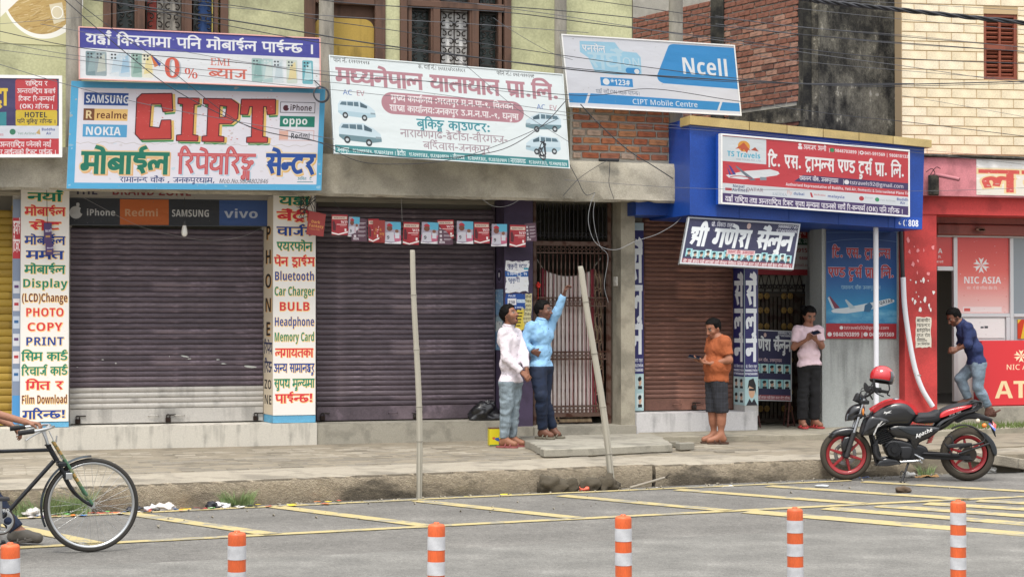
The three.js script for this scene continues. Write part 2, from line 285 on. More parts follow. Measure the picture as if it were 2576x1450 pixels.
// ---------------------------------------------------------------- materials of the place
const X = (px, z) => at(px, 790, z).x, Y = (px, py, z) => at(px, py, z).y;
const kerbMap = tex(512, 512, (u, v) => { const a = fbm(u, v, 4, 6, 0.6), f = nz(u * 170, v * 170, 170, 170), b = fbm(u + 0.4, v, 12, 4, 0.6), k = 0.95 - 0.32 * st(a, 0.54, 0.74) - 0.16 * st(b, 0.5, 0.75) + 0.16 * (f - 0.5); return [k, k * 0.975, k * 0.93]; });
const concreteM = M('#aaa79d', 0.95, { map: stainMap, bumpMap: roughBump, bumpScale: 0.006 });
const beamM = M('#c2bdb0', 0.95, { map: mouldMap.clone(), bumpMap: roughBump, bumpScale: 0.008 }); beamM.map = rep(stainMap, 0.6);
const kerbM = M('#b0a99c', 0.97, { map: stainMap, bumpMap: roughBump, bumpScale: 0.015 }), kerbFaceM = M('#a59c8d', 0.98, { map: rep(kerbMap, 0.35, 0.9), bumpMap: rep(roughBump, 1.5), bumpScale: 0.035 });
const paverM = ['#aca598', '#a69f92', '#b2ab9f', '#a0998c'].map((c) => M(c, 0.96, { map: rep(stainMap, 0.7), bumpMap: roughBump, bumpScale: 0.004 }));
const dustM = M('#999182', 0.98, { map: stainMap, bumpMap: roughBump, bumpScale: 0.006 });
const whitePlinthM = M('#d3d0ca', 0.9, { map: streakMap });
const plasterGreenM = M('#cfd2ab', 0.92, { map: rep(stainMap, 0.35), bumpMap: roughBump, bumpScale: 0.002 });
const darkMouldM = M('#6d6a60', 0.96, { map: rep(mouldMap, 0.45), bumpMap: roughBump, bumpScale: 0.01 });
const frameConcM = M('#8a857a', 0.95, { map: rep(mouldMap, 0.8), bumpMap: roughBump, bumpScale: 0.008 });
const mortarM = M('#c2beb4', 0.97, { map: grainMap, bumpMap: roughBump, bumpScale: 0.01 });
const brickM = ['#ab7763', '#9c6856', '#b98672', '#8c6052', '#c09480'].map((c) => M(c, 0.95, { map: rep(stainMap, 3) }));
const brickOldM = ['#cf8460', '#c47455', '#d6976f', '#b97a62', '#d3b9a8'].map((c) => M(c, 0.95, { map: rep(stainMap, 3) }));
const creamM = ['#f6e6c6', '#f3e2c1', '#f8e9cc'].map((c) => M(c, 0.85, { map: rep(grainMap, 0.7) }));
const creamJointM = M('#b79e78', 0.9);
const woodM = M('#63483b', 0.75, { map: rep(streakMap, 1.2), bumpMap: roughBump, bumpScale: 0.002 });
const woodRedM = M('#8c4a35', 0.65, { map: rep(streakMap, 1.5) });
const ironM = M('#3a3531', 0.6, { metalness: 0.4, map: rustMap });
const ironBrownM = M('#6a5247', 0.6, { metalness: 0.25, map: rep(rustMap, 2) });
const steelM = M('#c9c9c6', 0.35, { metalness: 0.85 });
const darkM = M('#17161a', 0.9);
const voidM = M('#2a2826', 0.95);
const purpleM = ['#7d6e78', '#766771', '#85767f', '#6f616b'].map((c) => M(c, 0.55, { map: rep(slatMap, 0.45, 0.45), metalness: 0.1 }));
const purpleWallM = M('#4e4260', 0.8, { map: rep(stainMap, 0.8) });
const shutterWhiteM = ['#c9c7c6', '#bdbab8'].map((c) => M(c, 0.5, { map: rep(streakMap, 0.6), metalness: 0.1 }));
const brownShM = ['#96695a', '#8d6152', '#9f7162'].map((c) => M(c, 0.6, { map: rep(slatMap, 0.5), metalness: 0.1 }));
const yellowShM = ['#b99a3a', '#a98b33'].map((c) => M(c, 0.6, { map: rep(streakMap, 0.7) }));
const pillarPaintM = M('#dbd5cd', 0.85, { map: rep(grainMap, 1) });
const blueBaseM = M('#6ab4dc', 0.8, { map: rep(grainMap, 1) });
const bluePanelM = M('#1d4fb0', 0.42, { map: rep(grainMap, 0.5) });
const tanM = ['#d3b878', '#cdb272', '#d8bf82'].map((c) => M(c, 0.5, { map: rep(grainMap, 0.8) }));
const redWallM = M('#d84a4a', 0.75, { map: rep(stainMap, 0.5) });
const pinkWallM = M('#df8f9b', 0.85, { map: rep(stainMap, 0.6) });
const greyWallM = M('#b9bfc2', 0.9, { map: rep(streakMap, 0.5), bumpMap: roughBump, bumpScale: 0.004 });
const rollerBoxM = M('#a1605a', 0.6, { map: rep(streakMap, 0.6) });
const aluM = M('#d5d8d9', 0.4, { metalness: 0.35 });

// ---------------------------------------------------------------- ground, road, footpath
struct('ground', uvm(new THREE.PlaneGeometry(500, 500).rotateX(-Math.PI / 2).translate(0, -0.03, 0), 0.25), M('#7f776a', 0.98, { map: stainMap }));
const kerbZ = (x) => 4.25 - 0.12 * x;
const roadM = M('#999794', 0.93, { map: rep(asphaltMap, 0.55), bumpMap: rep(asphaltMap, 0.55), bumpScale: 0.006 });
const road = struct('road', uvm(new THREE.PlaneGeometry(160, 40, 160, 40).rotateX(-Math.PI / 2).rotateY(0.12).translate(4, 0, 22.2)), roadM);
{ // patch of newer asphalt near the median shows as a smoother, paler strip
  const a = [onGround(-200, 1442), onGround(900, 1392), onGround(2100, 1332), onGround(2900, 1296)], b = [onGround(2900, 2300), onGround(-200, 2300)];
  const g = slab([...a.slice().reverse(), b[1], b[0]].map((p) => p.setY(0.004)), 0.003);
  part(road, 'road_patch', uvm(g), M('#9f9e9b', 0.92, { map: rep(asphaltMap, 0.8), bumpMap: rep(asphaltMap, 0.8), bumpScale: 0.004 }));
  const wornMap = tex(512, 512, (u, v) => { const a2 = fbm(u, v, 8, 5, 0.6), s = nz(u * 160, v * 160, 160, 160), w = Math.max(st(a2, 0.52, 0.72), st(s, 0.84, 0.94)) * 0.7, k = 0.93 + 0.1 * (s - 0.5); return [lerp(k, 0.62, w), lerp(k * 0.99, 0.68, w), lerp(k * 0.97, 0.95, w)]; });
  const paintM = M('#bdae7e', 0.85, { map: rep(wornMap, 0.9) });
  const line = (p0, p1, w) => { const a1 = onGround(...p0), b1 = onGround(...p1), d = b1.clone().sub(a1).normalize(), n = V(-d.z, 0, d.x).multiplyScalar(w / 2); const q = [a1.clone().add(n), b1.clone().add(n), b1.clone().sub(n), a1.clone().sub(n)].map((p) => p.setY(0.0085)); if (n.z < 0) q.reverse(); return part(road, 'painted_line', uvm(slab(q, 0.003)), paintM); };
  line([-120, 1312], [1052, 1257], 0.085); line([1052, 1256.5], [2140, 1209], 0.085);
  line([-200, 1391], [1073, 1325], 0.11); line([1073, 1324.5], [2171, 1269], 0.11); line([2171, 1268.5], [2800, 1239], 0.11);
  for (const [a1, b1, w] of [[[-120, 1293], [262, 1373], 0.16], [[330, 1293], [690, 1346], 0.17], [[692, 1275], [1085, 1324], 0.17], [[1050, 1260], [1455, 1304], 0.17], [[1411, 1247], [1840, 1286], 0.17], [[1703, 1232], [2180, 1268], 0.17], [[1933, 1223], [2440, 1257], 0.17], [[2171, 1212], [2640, 1240], 0.15]]) line(a1, b1, w);
  for (const [a1, b1, w] of [[[1880, 1287], [2640, 1350], 0.26], [[2080, 1279], [2660, 1325], 0.24], [[2210, 1273], [2660, 1304], 0.24], [[2330, 1267], [2680, 1287], 0.24], [[2460, 1260], [2700, 1272], 0.22]]) line(a1, b1, w);
}
// footpath: kerb of cast slabs with broken edges, then pavers set in dust
{
  const kerb = new THREE.Group(); kerb.name = 'kerb'; kerb.userData = { kind: 'structure' }; scene.add(kerb);
  const mk = (x0, x1, h, w, seed, tilt = 0) => {
    const n = Math.ceil((x1 - x0) / 0.06), prof = [[0.02, -0.03], [0.0, 0.35], [0.004, 0.75], [0.012, 0.93], [0.03, 1], [0.12, 1], [0.4, 1], [w, 1]], pos = [], idx = [];
    for (let i = 0; i <= n; i++) {
      const x = lerp(x0, x1, i / n), chip = st(fbm(x * 0.11 + seed, seed * 0.37, 16, 4, 0.6), 0.55, 0.75);
      prof.forEach(([d, t], k) => {
        const rough = (k > 0 && k < 5 ? 0.026 : 0.006) * (fbm(x * 0.2 + seed, k * 0.13, 60, 4, 0.75) - 0.5) * 2;
        let dz = -d + rough - (k >= 2 && k <= 4 ? chip * 0.05 : 0), y = t * (h + tilt * (i / n)) + (t >= 1 ? 0.007 * (nz(x * 7, seed, 999, 99) - 0.5) + (k > 5 ? 0.012 : 0) : 0) - (k === 4 ? chip * 0.035 : 0);
        pos.push(x, y, kerbZ(x) + dz);
      });
    }
    const K = prof.length;
    const run = (k0, k1) => { for (let i = 0; i < n; i++) for (let k = k0; k < k1; k++) { const a = i * K + k, b = a + 1, c = a + K, d = c + 1; idx.push(a, c, b, b, c, d); } }; run(0, 4); for (const i of [0, n]) for (let k = 1; k < K - 1; k++) idx.push(i * K, i * K + k, i * K + k + 1); const nf = idx.length; run(4, K - 1);
    const g = new THREE.BufferGeometry(); g.addGroup(0, nf, 0); g.addGroup(nf, idx.length - nf, 1); g.setAttribute('position', new THREE.Float32BufferAttribute(pos, 3)); g.setIndex(idx); g.computeVertexNormals();
    const m = new THREE.Mesh(uvm(toCreasedNormals(g, 0.9), 0.8), [kerbFaceM, kerbM]); m.name = 'kerb_slab'; kerb.add(m);
  };
  mk(-6, 6.62, 0.245, 0.92, 1.3, -0.008); mk(6.66, 9.05, 0.225, 0.92, 7.7, -0.01); mk(9.1, 10.1, 0.2, 0.9, 8.8, -0.06); mk(10.9, 18, 0.2, 0.9, 9.9);
  struct('footpath', [box(-8, 20, -0.02, 0.2, -3, 3.05), slab([V(-8, 0.223, kerbZ(-8) - 0.5), V(20, 0.234, kerbZ(20) - 0.5), V(20, 0.27, -1.5), V(-8, 0.27, -1.5)], 0.18)].map((g) => uvm(g)), dustM);
  // pavers
  const pav = new THREE.Group(); pav.name = 'pavement'; pav.userData = { kind: 'structure' }; scene.add(pav);
  const bodies = [0, 1, 2].map((k) => { const g = new RoundedBoxGeometry(0.222, 0.05, 0.109, 1, 0.006), p = g.attributes.position; for (let i = 0; i < p.count; i++) p.setX(i, p.getX(i) + 0.004 * Math.sin(p.getZ(i) * 60 + k * 2)); return uvm(g); });
  const all = [];
  for (let r = 0; r < 21; r++) for (let c = 0; c < 52; c++) {
    const z = 0.62 + r * 0.114, x = -0.9 + c * 0.228 + (r % 2) * 0.114; if (z > kerbZ(x) - 0.98 || x > 9.9) continue;
    const y = lerp(0.252, 0.232, (z - 0.6) / 2.5) - 0.025 + rr(-0.008, 0.009) - 0.02 * st(x, 8, 10); const dpt = 20.1 - z;
    all.push([x, y, z, rr(-0.03, 0.03), rr(-0.02, 0.02), Math.floor(rnd() * 3), Math.floor(rnd() * 4), dpt]);
  }
  const hid = (p) => p[0] < 1.2 || (p[0] > 8.2 && p[2] > 2.2);
  all.sort((a, b) => (hid(a) - hid(b)) || a[7] - b[7]);
  const rest = [];
  all.forEach(([x, y, z, rx, rz, k, m], i) => {
    if (i < 300) { const q = new THREE.Mesh(bodies[k], paverM[m]); q.name = 'paver'; q.position.set(x, y, z); q.rotation.set(rx * 0.6, 0, rz * 0.6); pav.add(q); }
    else rest.push(uvm(bodies[k].clone().rotateX(rx * 0.6).rotateZ(rz * 0.6).translate(x, y, z)));
  });
  const s = new THREE.Mesh(join(rest), paverM[0]); s.name = 'pavers'; s.userData = { kind: 'stuff' }; pav.add(s);
}
// concrete apron before the salon and the travel office, and the broken slab before the gate
function rockSlab(pts, top, bottom, rough, mat, name, par) {
  const P = pts.map((p) => new THREE.Vector2(p.x, -p.z)); const fine = [];
  P.forEach((p, i) => { const q = P[(i + 1) % P.length], n = Math.max(1, Math.ceil(p.distanceTo(q) / 0.09)); for (let k = 0; k < n; k++) { const t = k / n, j = k ? rough : 0; fine.push(new THREE.Vector2(lerp(p.x, q.x, t) + rr(-j, j), lerp(p.y, q.y, t) + rr(-j, j))); } });
  const g = new THREE.ExtrudeGeometry(new THREE.Shape(fine), { depth: top - bottom - 0.02, bevelEnabled: true, bevelThickness: 0.01, bevelSize: 0.012, bevelOffset: -0.012, bevelSegments: 1 }).rotateX(-Math.PI / 2).translate(0, bottom + 0.01, 0);
  return uvm(toCreasedNormals(g, 0.6));
}
struct('apron', rockSlab([at(1606, 1100, 0.75), at(1900, 1100, 0.95), at(2300, 1100, 0.95), at(2700, 1100, 0.4), at(2700, 1100, -2.2), at(1606, 1100, -2.2)], 0.32, 0.2, 0.012), M('#aaa597', 0.95, { map: stainMap, bumpMap: roughBump, bumpScale: 0.006 }));
{
  const s = solo('concrete_slab', rockSlab([onGround(1300, 1096, 0.335), onGround(1368, 1129, 0.335), onGround(1480, 1126, 0.335), onGround(1690, 1116, 0.335), onGround(1668, 1100, 0.335), onGround(1640, 1089, 0.335)], 0.335, 0.245, 0.022), concreteM, 'broken concrete slab lying as a step in front of the curtained gate', 'slab');
}

// ---------------------------------------------------------------- the green building with the shops
const shopB = thing('shop_building', 'green painted building with concrete beam, brick infill and shuttered shops below', 'building', V(5, 0.2, -1));
const SLABY = [3.17, 3.66];
{
  const xL = X(-160, 0.0), xR = X(1592, 0.05), top = 7.2;
  const W1 = [X(255, 0), X(570, 0), 4.95, 6.6], W2 = [X(762, 0), X(966, 0), SLABY[1], 6.3], W3 = [X(1003, 0), X(1283, 0), 4.5, 6.2];
  const xs = [xL, W1[0], W1[1], W2[0], W2[1], W3[0], W3[1], xR], geos = [];
  const zf = 0.02, zb = -0.2;
  for (let i = 0; i < xs.length - 1; i++) {
    const w = [W1, W2, W3].find((q) => Math.abs(q[0] - xs[i]) < 1e-6);
    if (!w) geos.push(box(xs[i], xs[i + 1], SLABY[1], top, zb, zf)); else { if (w[2] > SLABY[1] + 0.01) geos.push(box(xs[i], xs[i + 1], SLABY[1], w[2], zb, zf)); geos.push(box(xs[i], xs[i + 1], w[3], top, zb, zf)); }
  }
  part(shopB, 'wall', geos, plasterGreenM);
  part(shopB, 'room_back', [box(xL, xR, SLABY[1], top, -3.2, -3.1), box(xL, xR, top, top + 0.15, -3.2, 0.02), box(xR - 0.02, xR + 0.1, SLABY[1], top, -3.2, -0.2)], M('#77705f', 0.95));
  // painted mural: ochre bowl with a white edge
  const mural = canvas(512, 360, '#c9cba0', (x, W, H) => {
    x.fillStyle = '#c3c096'; x.fillRect(0, 0, W, H); x.fillStyle = '#e6e5dc'; x.beginPath(); x.ellipse(262, -10, 262, 330, 0, 0, 7); x.fill();
    x.save(); x.beginPath(); x.ellipse(250, -14, 236, 304, 0, 0, 7); x.clip(); x.fillStyle = '#b59a63'; x.fillRect(0, 0, W, H);
    for (let i = 0; i < 420; i++) { x.strokeStyle = ['#a4854c', '#cbb485', '#8d7244', '#d9cba6', '#b0915a'][i % 5]; x.lineWidth = rr(1, 7); x.globalAlpha = 0.55; const a = rr(0, W), b = rr(0, H); x.beginPath(); x.moveTo(a, b); x.lineTo(a + rr(20, 90), b - rr(4, 34)); x.stroke(); }
    x.globalAlpha = 1; x.restore(); shape(x, '#e2dfd6', [[0, 0], [190, 0], [120, 60], [0, 190]]); shape(x, '#d3c9ad', [[300, 90], [380, 70], [400, 190], [330, 220]]); x.strokeStyle = '#efeee6'; x.lineWidth = 6; x.beginPath(); x.ellipse(350, 140, 34, 40, 0, 0, 7); x.stroke();
  });
  const mx0 = X(-4, 0.03), mx1 = X(205, 0.03), my0 = Y(100, 112, 0.03), my1 = Y(100, -24, 0.03);
  part(shopB, 'painted_mural', slab([V(mx0, my0, 0.026), V(mx1, my0, 0.026), V(mx1, my1, 0.026), V(mx0, my1, 0.026)], 0.005, true), M('#ffffff', 0.9, { map: mural }));
  // windows: timber frame, mullions, iron scroll grille, dark room or cloth behind
  const scroll = (cx, cy, s, m, z) => { const p = []; for (let i = 0; i <= 14; i++) { const t = i / 14 * 4.4, r = s * (1 - t / 6.2); p.push(V(cx + m * (Math.cos(t + 1.2) * r), cy + Math.sin(t + 1.2) * r, z)); } return tube(p, 0.008, 18, 4); };
  const win = (w, bays, cloth, nm) => {
    const g = new THREE.Group(); g.name = 'window'; shopB.add(g); const [x0, x1, y0, y1] = w, f = 0.09;
    part(g, 'frame', [rbox(x0, x0 + f, y0, y1, -0.16, 0.06), rbox(x1 - f, x1, y0, y1, -0.16, 0.06), rbox(x0 + f, x1 - f, y1 - f, y1, -0.16, 0.06), rbox(x0 + f, x1 - f, y0, y0 + 0.07, -0.16, 0.05), rbox(x0 + f, x1 - f, Math.min(y1 - 0.45, y0 + 1.02), Math.min(y1 - 0.37, y0 + 1.1), -0.15, 0.055)], woodM);
    const iw = x1 - x0 - 2 * f; let cur = x0 + f; const gr = [];
    bays.forEach((b, i) => {
      const bw = iw * b; if (i) { part(g, 'mullion', rbox(cur - 0.045, cur + 0.045, y0 + 0.07, y1 - f, -0.15, 0.05), woodM); }
      for (const s of [0.03, bw - 0.055]) part(g, 'stile', rbox(cur + (i ? 0.045 : 0) * (s < 0.1) + s - 0.015, cur + s + 0.03, y0 + 0.08, y1 - f - 0.01, -0.12, 0.03, 0.004), woodM);
      const ga = cur + 0.07, gb = cur + bw - 0.07, n = Math.max(1, Math.round((gb - ga) / 0.22)), dx = (gb - ga) / n;
      for (let k = 0; k <= n; k++) gr.push(box(ga + k * dx - 0.006, ga + k * dx + 0.006, y0 + 0.08, y1 - f, -0.06, -0.048));
      for (let y = y0 + 0.15; y < y1 - 0.1; y += 0.21) { gr.push(box(ga, gb, y - 0.006, y + 0.006, -0.06, -0.048)); for (let k = 0; k < n; k++) { const cx = ga + (k + 0.5) * dx; gr.push(scroll(cx - dx * 0.24, y + 0.06, 0.045, 1, -0.054), scroll(cx + dx * 0.24, y + 0.06, 0.045, -1, -0.054), scroll(cx - dx * 0.24, y + 0.155, 0.04, -1, -0.054), scroll(cx + dx * 0.24, y + 0.155, 0.04, 1, -0.054)); } }
      cur += bw;
    });
    part(g, 'grille', gr, ironM);
    part(g, 'pane', slab([V(x0 + f, y0 + 0.05, -0.11), V(x1 - f, y0 + 0.05, -0.11), V(x1 - f, y1 - f, -0.11), V(x0 + f, y1 - f, -0.11)], 0.005), MP('#39413f', 0.12, { transmission: 0.0, specularIntensity: 0.6 }));
    if (cloth) cloth(g);
  };
  const hang = (g, px0, px1, y0, y1, cols, nm, z = -0.095) => { const x0 = X(px0, 0), x1 = X(px1, 0), G = new THREE.PlaneGeometry(x1 - x0, y1 - y0, 30, 12).translate((x0 + x1) / 2, (y0 + y1) / 2, z), p = G.attributes.position; for (let i = 0; i < p.count; i++) p.setZ(i, p.getZ(i) + 0.012 * Math.sin(p.getX(i) * 42 + p.getY(i) * 3) ); G.computeVertexNormals(); part(g, nm, G, cols); };
  win(W1, [0.27, 0.43, 0.3], (g) => { hang(g, 350, 392, 5.02, 6.5, M('#8a423b', 0.95), 'hanging_cloth'); hang(g, 394, 456, 5.02, 6.5, M('#98948b', 0.95), 'hanging_cloth'); hang(g, 498, 530, 5.02, 6.5, M('#2f4a78', 0.95), 'hanging_cloth'); hang(g, 532, 552, 5.02, 6.5, M('#c8bb6a', 0.95), 'hanging_cloth'); });
  win(W3, [0.3, 0.4, 0.3], (g) => { hang(g, 1112, 1192, 4.6, 5.55, M('#dcdbd8', 0.95), 'hanging_cloth'); });
  // boarded door opening with a yellow panel
  const d = new THREE.Group(); d.name = 'door'; shopB.add(d); const f = 0.13;
  part(d, 'frame', [rbox(W2[0], W2[0] + f, W2[2], W2[3], -0.16, 0.06), rbox(W2[1] - f, W2[1], W2[2], W2[3], -0.16, 0.06), rbox(W2[0] + f, W2[1] - f, 5.5, W2[3], -0.16, 0.055)], woodM);
  const a = W2[0] + f, b = W2[1] - f, yb = W2[2] + 0.02, yt = 5.34, c = 0.12, arch = [V(a, yb, 0), V(b, yb, 0), V(b, yt - c, 0)];
  for (let i = 1; i <= 6; i++) { const t = i / 6 * Math.PI / 2; arch.push(V(b - c + Math.cos(t) * c, yt - c + Math.sin(t) * c, 0)); } for (let i = 0; i <= 6; i++) { const t = Math.PI / 2 + i / 6 * Math.PI / 2; arch.push(V(a + c + Math.cos(t) * c, yt - c + Math.sin(t) * c, 0)); }
  part(d, 'yellow_panel', uvm(slab(arch, 0.03)), M('#b69a4b', 0.8, { map: rep(streakMap, 0.8) }));
  part(d, 'backing', box(a, b, W2[2], 5.52, -0.12, -0.05), woodM);
  // columns on the beam
  for (const px of [182, 819, 1410, 1701]) { const x = X(px, 0.33), r = px === 1410 ? 0.075 : 0.088; part(shopB, 'column', new THREE.CylinderGeometry(r, r, 4, 20).translate(x, SLABY[1] + 2, 0.33), M('#aaa79f', 0.95, { map: rep(stainMap, 1, 2) })); }
  // the heavy beam and floor slab with a worn front
  const bx0 = X(-160, 0.5), bx1 = X(1722, 0.5), n = 130, prof = [[-3.3, SLABY[0] + 0.1], [0.35, SLABY[0] + 0.04], [0.5, SLABY[0]], [0.53, SLABY[0] + 0.03], [0.53, 3.3], [0.53, 3.45], [0.525, 3.58], [0.5, SLABY[1]], [0.0, SLABY[1] + 0.01], [-3.3, SLABY[1] + 0.01]], pos = [], idx = [];
  for (let i = 0; i <= n; i++) { const x = lerp(bx0, bx1, i / n); prof.forEach(([z, y], k) => { const e = k >= 2 && k <= 7 ? 1 : 0, ch = st(fbm(x * 0.13, k * 0.21, 20, 4, 0.65), 0.56, 0.78); pos.push(x, y + e * (0.012 * (fbm(x * 0.3, k * 0.3, 30, 2) - 0.5)) + (k === 2 ? ch * 0.03 : 0), z + e * (0.02 * (fbm(x * 0.17 + 5, k * 0.17, 40, 4, 0.6) - 0.5) - ch * 0.03)); }); }
  const K = prof.length; for (let i = 0; i < n; i++) for (let k = 0; k < K - 1; k++) { const a1 = i * K + k, c1 = a1 + K; idx.push(a1, c1, a1 + 1, a1 + 1, c1, c1 + 1); }
  for (const i of [0, n]) for (let k = 1; k < K - 1; k++) idx.push(i * K, i * K + k, i * K + k + 1);
  const bg = new THREE.BufferGeometry(); bg.setAttribute('position', new THREE.Float32BufferAttribute(pos, 3)); bg.setIndex(idx); bg.computeVertexNormals();
  part(shopB, 'beam', uvm(toCreasedNormals(bg, 0.7)), beamM);
  // brick infill beside the bus sign
  const ix0 = X(1436, 0.36), ix1 = X(1690, 0.36);
  part(shopB, 'mortar', [box(ix0, ix1, SLABY[1] + 0.01, 4.75, 0.1, 0.335), box(X(1703, 0.1), X(1740, 0.1), 3.2, 4.75, -0.2, 0.1)], mortarM);
  const bm = [0, 1, 2].map(() => { const g = new RoundedBoxGeometry(1, 1, 1, 1, 0.06), p = g.attributes.position; for (let i = 0; i < p.count; i++) p.setXYZ(i, p.getX(i) * (1 + rr(-0.05, 0.05)), p.getY(i) * (1 + rr(-0.08, 0.08)), p.getZ(i)); return uvm(g, 0.3); });
  const bricks = (par, x0, x1, y0, rows, pitch, len, zf, mats, jit) => { for (let r = 0; r < rows; r++) { let x = x0 + (r % 2 ? 0 : -len * 0.5) + rr(-0.03, 0.03); while (x < x1 - 0.03) { const l = len * rr(0.75, 1.15), a1 = Math.max(x, x0), b1 = Math.min(x + l, x1); if (b1 - a1 > 0.05) { const m = new THREE.Mesh(bm[Math.floor(rnd() * 3)], mats[Math.floor(rnd() * mats.length)]); m.name = 'brick'; m.scale.set(b1 - a1 - 0.024, pitch * 0.7, 0.1); m.position.set((a1 + b1) / 2, y0 + (r + 0.5) * pitch + rr(-0.004, 0.004), zf - 0.05 + rr(-jit, jit)).sub(rootOf(par)); m.rotation.z = rr(-0.02, 0.02); par.add(m); } x += l; } } };
  bricks(shopB, ix0 + 0.02, ix1 - 0.02, SLABY[1] + 0.04, 9, 0.094, 0.24, 0.352, brickOldM, 0.006);
  bricks(shopB, X(1706, 0.1), X(1738, 0.1), 3.5, 12, 0.085, 0.2, 0.118, brickM, 0.004);
  // ground floor: pillars
  const pil = (p0, p1, zf, zb, y0, y1, m, nm = 'pillar') => part(shopB, nm, box(X(p0, zf), X(p1, zf), y0, y1, zb, zf), m);
  const splay = [[X(686, 0), 0], [X(793, 0), 0], [X(793, 0), -0.45], [X(663, -0.36), -0.45], [X(663, -0.36), -0.36]];
  const sp = (y0, y1) => { const s = new THREE.Shape(splay.map(([x, z]) => new THREE.Vector2(x, -z))); return uvm(new THREE.ExtrudeGeometry(s, { depth: y1 - y0, bevelEnabled: false }).rotateX(-Math.PI / 2).translate(0, y0, 0)); };
  pil(50, 172, 0, -0.45, 0.52, SLABY[0] + 0.03, pillarPaintM); part(shopB, 'pillar', sp(0.52, SLABY[0] + 0.03), pillarPaintM);
  part(shopB, 'blue_band', [box(X(50, 0) - 0.002, X(172, 0) + 0.002, 0.52, 0.585, -0.4, 0.003)], blueBaseM);
  part(shopB, 'blue_band', sp(0.5205, 0.61).translate(0, 0, 0.003), blueBaseM);
  pil(1268, 1340, -0.02, -0.45, 0.38, SLABY[0] + 0.05, purpleWallM); 
  pil(1562, 1597, 0, -0.36, 0.33, SLABY[0] + 0.05, M('#b7b2a4', 0.95, { map: rep(stainMap, 0.8), bumpMap: roughBump, bumpScale: 0.005 }));
  // plinths
  part(shopB, 'plinth', box(X(-160, 0.06), X(797, 0.06), 0.2, 0.515, -0.5, 0.06), whitePlinthM);
  part(shopB, 'plinth', [box(X(797, 0.03) + 0.002, X(1268, 0.03), 0.2, 0.5, -0.5, 0.03), box(X(1268, 0.06), X(1345, 0.06), 0.2, 0.42, -0.5, 0.05)], concreteM);
  part(shopB, 'threshold', [box(X(1345, 0.12), X(1600, 0.12), 0.2, 0.415, -0.9, 0.12)], concreteM);
  part(shopB, 'plinth', [box(X(1601, 0.05), X(1905, 0.05), 0.28, 0.555, -0.5, 0.05)], M('#d6d6dc', 0.9, { map: rep(streakMap, 0.8) }));
  // the wall behind the shops, the passage behind the gate
  part(shopB, 'inner_wall', [box(X(-160, -0.5), X(1300, -0.5), 0.3, SLABY[0], -0.62, -0.5), box(X(1150, -3), X(1800, -3), 0.3, SLABY[0] + 0.25, -3.2, -3), box(X(1300, -0.5) - 0.1, X(1300, -0.5), 0.3, SLABY[0] + 0.2, -3, -0.5), box(X(1597, -0.36), X(1597, -0.36) + 0.12, 0.3, SLABY[0] + 0.2, -3, -0.36), box(X(1300, -3), X(1660, -3), 0.3, 0.4, -3, -0.5)], M('#8a857a', 0.95));
}
// ---------------------------------------------------------------- roller shutters
function shutter(name, label, group, px0, px1, z, yTop, yBot, pitch, mats, o = {}) {
  const x0 = X(px0, z), x1 = X(px1, z), root = thing(name, label, 'shutter', V((x0 + x1) / 2, yBot, z), group), L = x1 - x0 - 0.02;
  const prof = []; for (let i = 0; i <= 6; i++) { const t = i / 6; prof.push([pitch * 0.9 * t + pitch * 0.05, 0.016 * Math.pow(Math.sin(Math.PI * (0.1 + 0.8 * t)), 0.8)]); }
  const pos = [], idx = []; for (const s of [-0.5, 0.5]) { pos.push(s * L, 0, -0.004); for (const [y, d] of prof) pos.push(s * L, y, d); pos.push(s * L, pitch, -0.004); }
  const K = prof.length + 2; for (let i = 0; i < K - 1; i++) idx.push(i, i + K, i + 1, i + 1, i + K, i + K + 1);
  const g0 = new THREE.BufferGeometry(); g0.setAttribute('position', new THREE.Float32BufferAttribute(pos, 3)); g0.setIndex(idx); g0.computeVertexNormals();
  const vars = [0, 1, 2].map((k) => { const g = g0.clone(), p = g.attributes.position, uv = []; for (let i = 0; i < p.count; i++) uv.push(p.getX(i) + k * 0.37, p.getY(i) * 3 + k * 0.3); g.setAttribute('uv', new THREE.Float32BufferAttribute(uv, 2)); return g; });
  const rail = o.rail ?? 0.18, n = Math.floor((yTop - yBot - rail) / pitch), ms = (i) => o.mats ? o.mats(i, n) : mats[Math.floor(rnd() * mats.length)];
  for (let i = 0; i < n; i++) { const m = new THREE.Mesh(vars[Math.floor(rnd() * 3)], ms(i)); m.name = 'slat'; m.position.set(0, rail + i * pitch, rr(-0.003, 0.003)); m.rotation.set(rr(-0.05, 0.05), 0, rr(-0.0008, 0.0008)); root.add(m); }
  const rm = o.railM ?? mats[0];
  const br = partL(root, 'bottom_rail', rbox(-L / 2, L / 2, 0.01, rail - 0.004, -0.01, 0.014, 0.004), rm);
  for (const s of [-0.17, 0.13]) partL(br, 'handle', tube([V(s - 0.06, rail * 0.52, 0.014), V(s - 0.05, rail * 0.52, 0.035), V(s + 0.05, rail * 0.52, 0.035), V(s + 0.06, rail * 0.52, 0.014)], 0.006, 8, 5), rm);
  for (const s of o.locks ?? [-0.46, 0.0, 0.46]) partL(root, 'lock', [rbox(s * L - 0.03, s * L + 0.03, 0.015, 0.07, 0.015, 0.05, 0.006), rod(V(s * L - 0.02, 0.1, 0.03), V(s * L + 0.09, 0.1, 0.03), 0.007), tube([V(s * L - 0.018, 0.06, 0.035), V(s * L - 0.018, 0.1, 0.035), V(s * L + 0.018, 0.1, 0.035), V(s * L + 0.018, 0.06, 0.035)], 0.006, 10, 5)], ironM);
  for (const s of [-1, 1]) partL(root, 'guide_rail', box(s * (L / 2 + 0.005) - 0.02, s * (L / 2 + 0.005) + 0.02, 0, yTop - yBot, -0.03, -0.006), rm);
  return root;
}
